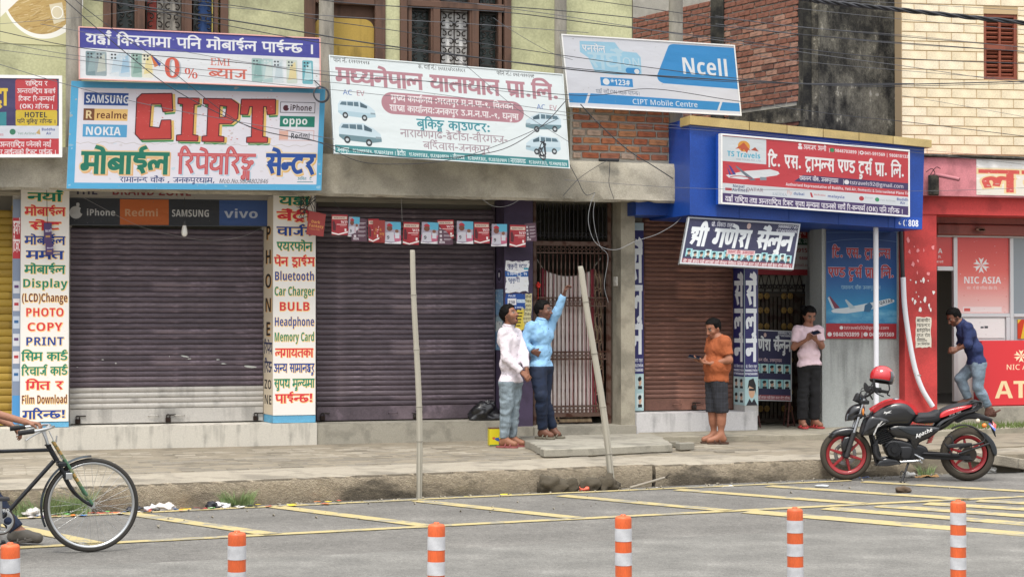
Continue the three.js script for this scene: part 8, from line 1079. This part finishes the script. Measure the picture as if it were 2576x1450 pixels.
function person(o) {
  // joints from measured picture points: local x right, y up, z towards the street
  const s = o.depth / FOCAL, f0 = o.feet, base = onGround(f0[0], f0[1], o.y); base.copy(CAM).add(ray(f0[0], f0[1]).multiplyScalar(o.depth)); base.y = o.y;
  const J = {}; for (const k in o.j) { const [a, b, z = 0] = o.j[k], px = o.crop[0] + a * o.crop[2], py = o.crop[1] + b * o.crop[2]; const dz = o.depth - z; J[k] = V(((px - MIDX) * dz - (f0[0] - MIDX) * o.depth) / FOCAL, CAM.y - (py - 790) * dz / FOCAL - o.y, z); }
  for (const S of ['L', 'R']) if (Math.abs(o['tilt' + S] ?? 0) < 0.3) { J['to' + S].y = 0.048; J['an' + S].y = 0.105; }
  const root = thing('person', o.label, 'person', base, undefined, -YAW);
  const m = o.build ?? 1, C = o.cell ?? 0.014, wv = V(Math.cos(o.turn), 0, -Math.sin(o.turn)); // wv: across the shoulders
  const off = (p, k, dy = 0) => p.clone().addScaledVector(wv, k).add(V(0, dy, 0));
  const torso = [cap(off(J.chest, -0.07 * m), off(J.chest, 0.07 * m), 0.086 * m, 0.086 * m), cap(off(J.waist, -0.055 * m), off(J.waist, 0.055 * m), (o.belly ?? 0.078) * m, (o.belly ?? 0.078) * m), cap(off(J.pelvis, -0.06 * m), off(J.pelvis, 0.06 * m), 0.09 * m, 0.09 * m), cap(J.chest, J.waist, 0.092 * m, 0.084 * m), cap(J.waist, J.pelvis, 0.084 * m, 0.09 * m), cap(J.shL, J.shR, 0.05 * m, 0.05 * m), cap(J.chest, J.neck, 0.08 * m, 0.055)];
  const arm = (S) => [cap(J['sh' + S], J['el' + S], 0.045 * m, 0.037 * m), cap(J['el' + S], J['wr' + S], 0.037 * m, 0.024 * m)];
  const leg = (S) => [cap(J['hip' + S], J['kn' + S], 0.078 * m, 0.05 * m), cap(J['kn' + S], J['an' + S], 0.049 * m, 0.033 * m)];
  const calf = (S) => { const a = J['kn' + S].clone().lerp(J['an' + S], 0.3); return cap(a, a.clone().lerp(J['an' + S], 0.2), 0.049 * m, 0.044 * m); };
  const foot = (S) => { const a = J['an' + S], t = J['to' + S], h = a.clone().lerp(t, -0.22); const fl = V(h.x, t.y + 0.012, h.z); return [cap(a, fl, 0.036, 0.034), cap(fl, t, 0.032, 0.03), cap(a, t, 0.034, 0.022)]; };
  const limbs = [...arm('L'), ...arm('R'), ...leg('L'), ...leg('R'), calf('L'), calf('R'), ...foot('L'), ...foot('R')];
  const hr = 0.108 * (o.head ?? 1), neckP = cap(J.neck, J.head.clone().add(V(0, -0.06, 0)), 0.056, 0.05), bodyP = [...torso, ...limbs, neckP], sk = skinC(o.skin), dark = sk.clone().multiplyScalar(0.78);
  const [bl, bh] = bounds(bodyP, 0.03), bodyG = tint(nets(bl, bh, C, union(bodyP, 0.035)), () => sk);
  // head in its own frame: +z is the face
  const hq = new THREE.Quaternion().setFromEuler(new THREE.Euler(o.face[1], o.face[0], o.face[2] ?? 0, 'YXZ')), hi = hq.clone().invert(), t = V();
  const ell = (x, y, z, cx, cy, cz, a, b, c) => { const k0 = Math.hypot((x - cx) / a, (y - cy) / b, (z - cz) / c), k1 = Math.hypot((x - cx) / (a * a), (y - cy) / (b * b), (z - cz) / (c * c)); return k0 * (k0 - 1) / (k1 || 1e-6); };
  const K = hr / 0.108, open = o.mouth ?? 0;
  const headF = (x, y, z) => {
    x /= K; y /= K; z /= K; const ax = Math.abs(x);
    let d = ell(x, y, z, 0, 0.03, -0.012, 0.077, 0.09, 0.094); d = smin(d, ell(x, y, z, 0, -0.03, 0.012, 0.062, 0.075, 0.072), 0.03); d = smin(d, ell(x, y, z, 0, -0.082 - open * 0.012, 0.04, 0.038, 0.03, 0.038), 0.03);
    d = smin(d, ell(ax, y, z, 0.04, -0.02, 0.055, 0.026, 0.022, 0.02), 0.02); // cheek
    d = smin(d, ell(ax, y, z, 0.028, 0.03, 0.078, 0.024, 0.009, 0.01), 0.012); // brow
    d = Math.max(d, -ell(ax, y, z, 0.031, 0.012, 0.096, 0.02, 0.011, 0.014)); d = Math.min(d, ell(ax, y, z, 0.031, 0.012, 0.07, 0.015, 0.011, 0.013));
    d = smin(d, capD(cap(V(0, 0.012, 0.084), V(0, -0.026, 0.104), 0.009, 0.0135), x, y, z), 0.012); d = smin(d, ell(ax, y, z, 0.012, -0.03, 0.092, 0.009, 0.008, 0.01), 0.008);
    d = smin(d, ell(x, y, z, 0, -0.052, 0.083, 0.024, 0.0065, 0.011), 0.007); d = smin(d, ell(x, y, z, 0, -0.066 - open * 0.02, 0.08, 0.021, 0.007, 0.011), 0.007); if (open) d = Math.max(d, -ell(x, y, z, 0, -0.059 - open * 0.01, 0.09, 0.017, 0.005 + open * 0.011, 0.02));
    d = smin(d, ell(ax, y, z, 0.078, 0.002, -0.008, 0.009, 0.03, 0.018), 0.008); return d * K;
  };
  const lo = [-0.105 * K, -0.125 * K, -0.125 * K], hi2 = [0.105 * K, 0.135 * K, 0.13 * K], beard = o.beard ?? 0, hairC = new THREE.Color(o.hair ?? '#151210'), lip = sk.clone().lerp(new THREE.Color('#7a3a34'), 0.4);
  const headG = tint(nets(lo, hi2, 0.006, headF), (x, y, z) => { x /= K; y /= K; z /= K; const ax = Math.abs(x);
    if (z > 0.06 && Math.hypot((ax - 0.031) / 0.017, (y - 0.012) / 0.011) < 1) return Math.hypot(ax - 0.031, y - 0.012) < 0.007 ? hairC : new THREE.Color('#8f8078'); if (z > 0.06 && Math.abs(y - 0.036) < 0.0065 && ax > 0.012 && ax < 0.056) return hairC; if (open && z > 0.05 && Math.hypot(x / 0.018, (y + 0.059 + open * 0.01) / (0.006 + open * 0.011)) < 1) return new THREE.Color('#3a1616'); if (z > 0.06 && ax < 0.025 && y > -0.076 - open * 0.02 && y < -0.046) return lip;
    if (beard && ((y < -0.05 && z > -0.01) || (Math.abs(y + 0.042) < 0.006 && ax < 0.03 && z > 0.07) || (ax > 0.055 && y < 0.0 && z > -0.005 && z < 0.04))) return sk.clone().lerp(hairC, beard); return sk; });
  headG.applyMatrix4(new THREE.Matrix4().makeRotationFromQuaternion(hq)).translate(J.head.x, J.head.y, J.head.z);
  const handG = ['L', 'R'].map((S) => { const h = o['hand' + S]; const P = handPrims(J['wr' + S], V(...h.dir), V(...h.nrm), h.curl, h.side, 0.95 * m ** 0.5), [a, b] = bounds(P, 0.012); return tint(nets(a, b, 0.0055, union(P, 0.008)), () => dark.clone().lerp(sk, 0.6)); });
  const body = join([bodyG, headG, ...handG]); partL(root, 'body', body, M('#ffffff', 0.6, { vertexColors: true }));
  // hair: the skull grown a little, cut away from the face
  const hs = o.hairStyle ?? {}, gr = hs.grow ?? 0.014, hl = hs.low ?? -0.02;
  const hairF = (x, y, z) => { const X0 = x / K, Y0 = y / K, Z0 = z / K, n = 0.014 * n3(X0 * 45, Y0 * 45, Z0 * 45) + 0.01 * n3(X0 * 120, Y0 * 120, Z0 * 120); let d = ell(X0, Y0, Z0, 0, 0.03, -0.012, 0.077, 0.09, 0.094) - gr - n; if (hs.bun) d = Math.min(d, ell(X0, Y0, Z0, ...hs.bun)); const faceCut = Math.min(Z0 - (hs.line ?? 0.045) - (Y0 > 0.07 ? (Y0 - 0.07) * 2.2 : 0) + Math.abs(X0) * 0.12, 0.088 - Y0 * 0 ); const low = hl + 0.02 - Y0 + Z0 * 0.75; const keepBun = hs.bun ? ell(X0, Y0, Z0, ...hs.bun) : 9; return Math.min(Math.max(d, faceCut, low), keepBun) * K; };
  const e2 = hs.bun ? 0.08 : 0.03, hg = nets([lo[0] - e2, lo[1] - 0.02, lo[2] - e2], [hi2[0] + e2, hi2[1] + 0.04, hi2[2] + 0.02], 0.0075, hairF).applyMatrix4(new THREE.Matrix4().makeRotationFromQuaternion(hq)).translate(J.head.x, J.head.y, J.head.z); partL(root, 'hair', hg, MP(o.hair ?? '#0c0a09', 0.7, { specularIntensity: 0.25 }));
  // clothes
  const fold = (amp, fy = 7, fx = 16) => (x, y, z) => amp * (1.1 * n3(x * fx, y * fy, z * fx) + 0.55 - 2.2 * Math.abs(n3(x * fx * 1.25 + y * 7, y * fy * 2.1 - x * 4, z * fx * 1.25)) + 0.5 * n3(x * fx * 2.6, y * fy * 2.6, z * fx * 2.6));
  const cloth = (name, prims, grow, k, cutF, amp, mat, fy, fx) => { const fo = fold(amp, fy, fx), P = prims.map((p) => cap(p.a, p.b, p.ra + grow, p.rb + grow)), u = union(P, k), [a, b] = bounds(P, 0.03), g = nets(a, b, o.clothCell ?? 0.0115, (x, y, z) => Math.max(u(x, y, z) - fo(x, y, z), cutF(x, y, z))); return partL(root, name, uvm(g, 2), mat); };
  const capOf = (S, tEnd) => { const a = arm(S); if (tEnd <= 1) return [cap(a[0].a, a[0].a.clone().lerp(a[0].b, tEnd), a[0].ra, a[0].rb)]; return [a[0], cap(a[1].a, a[1].a.clone().lerp(a[1].b, tEnd - 1), a[1].ra, lerp(a[1].ra, a[1].rb, tEnd - 1))]; };
  const cutEnd = (p, x, y, z) => { const d = p.b.clone().sub(p.a).normalize(); return (x - p.b.x) * d.x + (y - p.b.y) * d.y + (z - p.b.z) * d.z; };
  const hemPt = J.pelvis.clone().add(V(0, o.top.hem, 0)), axis = J.chest.clone().sub(J.pelvis).normalize(), neckAx = J.head.clone().sub(J.neck).normalize(), collar = o.top.collar ?? 0.02;
  const sl = ['L', 'R'].map((S) => capOf(S, o.top['sleeve' + S] ?? o.top.sleeve)), body2 = union(torso.map((p) => cap(p.a, p.b, p.ra + 0.02, p.rb + 0.02)), 0.06);
  const topCut = (x, y, z) => { const hem = (hemPt.x - x) * axis.x + (hemPt.y - y) * axis.y + (hemPt.z - z) * axis.z + 0.012 * Math.sin(x * 14 + z * 9); const nk = (x - J.neck.x) * neckAx.x + (y - J.neck.y) * neckAx.y + (z - J.neck.z) * neckAx.z - collar + (z > 0 ? (o.top.vee ?? 0.02) * 2 * Math.max(0, 0.08 - Math.abs(x - J.neck.x)) : 0); const dA = Math.min(capD(sl[0][0], x, y, z), capD(sl[1][0], x, y, z)); let r = dA < 0.03 && Math.hypot(x - J.neck.x, z - J.neck.z) > 0.085 ? -1 : nk; if (Math.hypot(x - J.neck.x, y - J.neck.y, z - J.neck.z) > 0.2) r = -1; let e = hem; if (hem > -0.1) { const dArm = Math.min(...sl.map((q) => capD(q[q.length - 1], x, y, z))); if (dArm < 0.035 && body2(x, y, z) > 0.012) e = -1; } for (const q of sl) { const p = q[q.length - 1], c = cutEnd(p, x, y, z); if (c > -0.06 && capD(cap(p.b, p.b.clone().add(p.b.clone().sub(p.a).normalize().multiplyScalar(0.12)), p.rb + 0.04, p.rb + 0.04), x, y, z) < 0 && body2(x, y, z) > 0) r = Math.max(r, c); } return Math.max(r, e); };
  const topM = cloth('shirt', [...torso, ...sl.flat()], o.top.grow ?? 0.013, 0.03, topCut, (o.top.fold ?? 0.009) * 0.75, o.top.mat, 13, 19);
  if (o.top.buttons) { const f = [], fx = V(Math.sin(o.turn), 0, Math.cos(o.turn)); for (let i = 0; i < 5; i++) { const p = J.neck.clone().lerp(J.pelvis, 0.16 + i * 0.17); let q = p.clone(); for (let k = 0; k < 40 && union([...torso].map((c) => cap(c.a, c.b, c.ra + 0.024, c.rb + 0.024)), 0.045)(q.x, q.y, q.z) < 0; k++) q.addScaledVector(fx, 0.008); f.push(new THREE.SphereGeometry(0.006, 8, 6).translate(q.x, q.y, q.z)); } partL(topM, 'button', f, M(o.top.buttons, 0.4)); topM.children[0].userData.kind = 'stuff';
    const nk = J.neck.clone().addScaledVector(neckAx, collar - 0.005); const cg = new THREE.TorusGeometry(0.058, 0.012, 8, 30, 5.6).rotateX(Math.PI / 2).rotateY(o.turn + Math.PI / 2 + 0.35).scale(1, 1.5, 1.05); partL(topM, 'collar', cg.applyQuaternion(new THREE.Quaternion().setFromUnitVectors(V(0, 1, 0), neckAx)).translate(nk.x, nk.y, nk.z), o.top.mat); }
  const lt = o.low.len, lg = ['L', 'R'].map((S) => { const L = leg(S); if (lt <= 1) return [cap(L[0].a, L[0].a.clone().lerp(L[0].b, lt), L[0].ra, lerp(L[0].ra, L[0].rb, lt) + (o.low.flare ?? 0))]; const e = L[1].a.clone().lerp(L[1].b, lt - 1); return [L[0], cap(L[1].a, e, L[1].ra + (o.low.flare ?? 0) * 0.5, lerp(L[1].ra, L[1].rb, lt - 1) + (o.low.flare ?? 0))]; });
  const waistY = J.pelvis.y + o.top.hem + 0.035, lowCut = (x, y, z) => { let r = y - waistY; for (const q of lg) { const p = q[q.length - 1], c = cutEnd(p, x, y, z); if (c > -0.05 && Math.hypot(x - p.b.x, z - p.b.z, (y - p.b.y) * 0.5) < p.rb + 0.07) r = Math.max(r, c); } return r; };
  cloth(o.low.name, [cap(off(J.pelvis, -0.06 * m), off(J.pelvis, 0.06 * m), 0.09 * m, 0.09 * m), cap(J.waist, J.pelvis, 0.08 * m, 0.088 * m), ...lg.flat(), ...(lt > 1 ? [calf('L'), calf('R')] : [])], o.low.grow ?? 0.012, 0.02, lowCut, o.low.fold ?? 0.007, o.low.mat, 14, 10);
  // sandals
  for (const S of ['L', 'R']) { const a = J['an' + S], tt = J['to' + S], d = V(tt.x - a.x, 0, tt.z - a.z), len = 0.27, ang = Math.atan2(-d.z, d.x), tilt = o['tilt' + S] ?? 0, gsole = solid([[-0.09, 0.03], [-0.1, 0], [-0.085, -0.034], [0.02, -0.042], [0.11, -0.05], [0.16, -0.03], [0.172, 0.005], [0.15, 0.038], [0.08, 0.045], [0, 0.036]], 0.024, 0.006).rotateX(-Math.PI / 2), c = V(a.x, tilt > 0.3 || tilt < -0.3 ? tt.y - 0.02 : 0.013, a.z), st = [tube([V(0.02, 0.005, 0.045), V(0.035, 0.05, 0.02), V(0.05, 0.058, 0), V(0.035, 0.05, -0.025), V(0.02, 0.005, -0.048)], 0.009, 16, 6).scale(1, 1, 1), tube([V(0.085, 0.008, 0.05), V(0.09, 0.038, 0.02), V(0.092, 0.04, -0.02), V(0.085, 0.008, -0.056)], 0.009, 16, 6)]; const g = [gsole, ...st].map((q) => q.rotateZ(tilt).rotateY(ang).translate(c.x, c.y, c.z)); partL(root, 'sandal', g, o.shoe); }
  if (o.closed) for (const S of ['L', 'R']) cloth('shoe', foot(S), 0.007, 0.03, (x, y, z) => y - J['an' + S].y - 0.01, 0.004, o.shoe, 20, 20);
  return { root, J, s };
}
// phone in hand as its own thing
function phoneAt(P, J, dx, dy, dz, rx, ry, rz, col, label) { const t = thing('phone', label, 'phone', P.root.localToWorld((P.root.updateMatrixWorld(true), J.clone().add(V(dx, dy, dz)))), undefined, -YAW); const q = new THREE.Quaternion().setFromEuler(new THREE.Euler(rx, ry, rz)); partL(t, 'case', new RoundedBoxGeometry(0.075, 0.155, 0.009, 3, 0.004).applyQuaternion(q), M(col, 0.4)); partL(t, 'screen', new THREE.BoxGeometry(0.068, 0.146, 0.0015).translate(0, 0, 0.0052).applyQuaternion(q), MP('#15171c', 0.1, { clearcoat: 1 })); }
const denimM = M('#a3b0b6', 0.85, { map: rep(denimMap, 1.5), bumpMap: rep(clothBump, 2), bumpScale: 0.004 }), shirtB = { bumpMap: rep(clothBump, 1.2), bumpScale: 0.01 };
const Z5 = [1191, 676, 0.333], Z7 = [1545, 515, 0.4217], Z1 = [2188.8, 450.6, 0.444];
person({ label: 'man in pale pink shirt and faded jeans shouting with head raised', skin: '#8c5d45', crop: Z5, feet: [1285, 1126], y: 0.25, depth: 19.9, turn: 0.95, face: [1.05, -0.3, 0], mouth: 1, beard: 0.5, hairStyle: { grow: 0.018, line: 0.05 },
  j: { head: [272, 350, 0.03], neck: [262, 440, 0], chest: [268, 540, 0], waist: [275, 720, 0], pelvis: [282, 850, 0], shL: [325, 492, -0.1], shR: [222, 492, 0.1], elL: [380, 640, -0.02], elR: [246, 672, 0.15], wrL: [400, 752, 0.09], wrR: [362, 778, 0.17], hipL: [308, 880, -0.07], hipR: [255, 880, 0.06], knL: [300, 1090, -0.06], knR: [245, 1090, 0.07], anL: [292, 1310, -0.08], anR: [232, 1318, 0.06], toL: [372, 1338, -0.03], toR: [310, 1345, 0.11] },
  handL: { dir: [0.18, -1, 0.1], nrm: [-0.8, 0, -0.5], curl: 0.35, side: 1 }, handR: { dir: [0.75, -0.62, 0.05], nrm: [-0.3, -0.4, -0.8], curl: 0.35, side: 1 },
  top: { hem: -0.03, sleeve: 1.96, mat: M('#e2d9df', 0.85, shirtB), buttons: '#8f8890', collar: 0.035, fold: 0.016 }, low: { name: 'jeans', len: 1.97, mat: denimM, fold: 0.016, rise: 0.1, grow: 0.014 }, shoe: M('#8a4a48', 0.7) });
person({ label: 'man in light blue shirt pointing upwards with one arm raised', skin: '#6b4636', crop: Z5, feet: [1376, 1093], y: 0.337, depth: 20.15, turn: 0.85, face: [1.2, 0.02, 0], hairStyle: { grow: 0.012, line: 0.04 }, beard: 0.15, build: 1.05,
  j: { head: [527, 316, 0], neck: [512, 396, 0], chest: [510, 500, 0], waist: [508, 620, 0], pelvis: [508, 742, 0], shL: [572, 440, -0.11], shR: [435, 440, 0.1], elL: [628, 330, -0.06], elR: [378, 556, 0.1], wrL: [684, 190, 0], wrR: [447, 622, 0.15], hipL: [535, 780, -0.06], hipR: [488, 780, 0.08], knL: [535, 990, -0.06], knR: [510, 960, 0.16], anL: [600, 1236, -0.1], anR: [522, 1240, 0.05], toL: [640, 1256, -0.05], toR: [586, 1264, 0.12] },
  handL: { dir: [0.3, 0.95, 0.05], nrm: [0.9, -0.3, 0.2], curl: 0.7, side: -1 }, handR: { dir: [0.7, -0.3, -0.2], nrm: [0.4, 0, -0.9], curl: 0.9, side: 1 },
  top: { hem: -0.02, sleeve: 1.93, mat: M('#8dbbe0', 0.8, shirtB), buttons: '#3a5a7a', collar: 0.03, fold: 0.016 }, low: { name: 'trousers', len: 1.97, mat: M('#1c2c48', 0.85, { map: rep(denimMap, 2) }), fold: 0.014, rise: 0.1, grow: 0.018 }, shoe: M('#6f6a5c', 0.8) });
const po = person({ label: 'man in orange tee shirt and dark checked shorts reading his phone', skin: '#96644c', crop: Z7, feet: [1801, 1116], y: 0.249, depth: 20.5, turn: -1.2, face: [-1.0, 0.4, 0], hairStyle: { grow: 0.012, line: 0.035 }, beard: 0.12, belly: 0.115, build: 1.04,
  j: { head: [592, 738, 0], neck: [618, 790, 0], chest: [622, 860, 0], waist: [612, 960, 0], pelvis: [610, 1040, 0], shL: [662, 818, 0.13], shR: [585, 812, -0.12], elL: [688, 926, 0.18], elR: [558, 915, -0.1], wrL: [575, 946, 0.13], wrR: [528, 936, 0.0], hipL: [630, 1070, 0.07], hipR: [590, 1070, -0.06], knL: [642, 1245, 0.07], knR: [588, 1240, -0.06], anL: [636, 1398, 0.07], anR: [596, 1386, -0.08], toL: [566, 1426, 0.1], toR: [536, 1414, -0.05] },
  handL: { dir: [-1, 0.15, -0.15], nrm: [0.1, 1, 0.1], curl: 0.45, side: 1 }, handR: { dir: [-0.9, 0.2, 0.35], nrm: [0.1, 1, 0], curl: 0.5, side: -1 },
  top: { hem: -0.03, sleeve: 0.74, mat: M('#a0552f', 0.9, shirtB), grow: 0.02, collar: 0.012, fold: 0.014 }, low: { name: 'shorts', len: 0.97, flare: 0.012, grow: 0.014, rise: 0.1, fold: 0.008, mat: M('#ffffff', 0.9, { map: canvas(256, 256, '#26272c', (x) => { x.fillStyle = '#363942'; for (let i = 0; i < 12; i++) { x.fillRect(i * 22, 0, 2, 256); x.fillRect(0, i * 22, 256, 2); } }) }) }, shoe: M('#4a3226', 0.8) });
po.root.getObjectByName('shorts').material.map.wrapS = po.root.getObjectByName('shorts').material.map.wrapT = THREE.RepeatWrapping;
phoneAt(po, po.J.wrR, -0.1, 0.06, 0.05, -1.15, 0, 1.2, '#26262b', 'dark phone held by the man in orange');
const pw = person({ label: 'woman in pale pink tee shirt and black trousers looking at her phone', skin: '#8c5f4b', crop: Z7, feet: [2034, 1076], y: 0.322, depth: 22.2, turn: 0.25, face: [0.3, 0.5, 0], hairStyle: { grow: 0.013, line: 0.04, low: -0.03, bun: [-0.06, 0.06, -0.09, 0.05, 0.045, 0.045] }, build: 0.93, head: 0.97,
  j: { head: [1166, 660, 0.02], neck: [1158, 722, 0], chest: [1160, 795, 0], waist: [1162, 890, 0], pelvis: [1166, 960, 0], shL: [1216, 748, -0.01], shR: [1098, 750, 0.0], elL: [1240, 842, 0.06], elR: [1072, 850, 0.06], wrL: [1206, 806, 0.2], wrR: [1152, 802, 0.2], hipL: [1196, 975, -0.01], hipR: [1136, 975, 0.0], knL: [1198, 1120, 0], knR: [1128, 1120, 0.03], anL: [1196, 1298, -0.02], anR: [1122, 1304, 0.02], toL: [1232, 1322, 0.08], toR: [1136, 1330, 0.12] },
  handL: { dir: [-0.5, 0.55, 0.35], nrm: [-0.4, 0.4, -0.8], curl: 0.5, side: -1 }, handR: { dir: [0.6, 0.5, 0.3], nrm: [0.3, 0.4, -0.8], curl: 0.5, side: 1 },
  top: { hem: -0.0, sleeve: 0.72, mat: M('#e3c9d0', 0.9, shirtB), grow: 0.024, collar: 0.002, vee: 0.03, fold: 0.014 }, low: { name: 'trousers', len: 1.97, flare: 0.018, grow: 0.016, rise: 0.12, fold: 0.012, mat: M('#1d1c1f', 0.9, { map: rep(denimMap, 1) }) }, shoe: M('#a83a3a', 0.7) });
phoneAt(pw, pw.J.wrR, 0.1, 0.085, 0.06, -1.0, 0.2, -0.9, '#b08a86', 'rose coloured phone in both hands of the woman');
person({ label: 'man in navy shirt and light jeans stooping into the bank doorway', skin: '#7d5442', crop: Z1, feet: [2440, 1024], y: 0.547, depth: 23.0, turn: -1.35, face: [-1.3, 0.6, 0], hairStyle: { grow: 0.014, line: 0.035 }, beard: 0.6, build: 1.0, clothCell: 0.013,
  j: { head: [478, 782, 0], neck: [512, 812, 0], chest: [548, 876, 0], waist: [590, 962, 0], pelvis: [606, 1040, 0], shL: [556, 838, 0.13], shR: [530, 836, -0.13], elL: [556, 934, 0.17], elR: [520, 930, -0.12], wrL: [500, 962, 0.1], wrR: [488, 965, -0.02], hipL: [616, 1060, 0.07], hipR: [590, 1060, -0.07], knL: [612, 1178, 0.1], knR: [512, 1128, -0.08], anL: [674, 1294, 0.08], anR: [560, 1262, -0.08], toL: [700, 1330, 0.1], toR: [510, 1290, -0.1] },
  handL: { dir: [-1, -0.05, -0.1], nrm: [0, -0.3, -1], curl: 0.6, side: 1 }, handR: { dir: [-1, 0.0, 0.1], nrm: [0, -0.3, 1], curl: 0.6, side: -1 }, tiltL: 0.5,
  top: { hem: -0.02, sleeve: 1.3, mat: M('#24315c', 0.85, shirtB), collar: 0.02, fold: 0.016, grow: 0.016 }, low: { name: 'jeans', len: 1.95, mat: M('#93a5b3', 0.85, { map: rep(denimMap, 1.5) }), fold: 0.012, grow: 0.018 }, closed: 1, shoe: M('#5a3a30', 0.8) });
{ // the person pushing the bicycle, mostly outside the picture: measured on the bicycle's own scale
  const Z = [0, 965.6, 0.3339];
  person({ label: 'person in dark jeans pushing the bicycle, cut off by the left edge', skin: '#8a5f49', crop: Z, feet: [-40, 1396], y: 0.004, depth: 12.95, turn: 1.35, face: [1.4, 0.1, 0],
    j: { head: [-430, -370, -0.35], neck: [-460, -250, -0.35], chest: [-460, -130, -0.35], waist: [-450, 60, -0.35], pelvis: [-440, 230, -0.35], shL: [-420, -190, -0.55], shR: [-430, -180, -0.14], elL: [-240, 180, -0.48], elR: [-210, 175, 0.0], wrL: [75, 305, -0.3], wrR: [200, 290, 0.22], hipL: [-440, 300, -0.45], hipR: [-440, 280, -0.27], knL: [-90, 830, -0.42], knR: [-480, 740, -0.28], anL: [128, 1185, -0.42], anR: [-690, 1120, -0.28], toL: [280, 1220, -0.4], toR: [-560, 1240, -0.28] },
    handL: { dir: [0.75, -0.62, 0.1], nrm: [-0.6, -0.7, 0.2], curl: 0.5, side: 1 }, handR: { dir: [0.95, -0.1, 0.05], nrm: [-0.1, -1, 0.1], curl: 0.75, side: -1 }, tiltL: 0.22, tiltR: -0.8,
    top: { hem: -0.02, sleeve: 1.24, mat: M('#b9b2cf', 0.85, shirtB), collar: 0.02 }, low: { name: 'jeans', len: 1.96, mat: M('#22304c', 0.85, { map: rep(denimMap, 1.5) }), grow: 0.02, fold: 0.014 }, closed: 1, shoe: M('#54504a', 0.8) });
}
scene.traverse((o) => { if (o.isMesh) { o.castShadow = true; o.receiveShadow = true; } });
renderer.render(scene, camera);
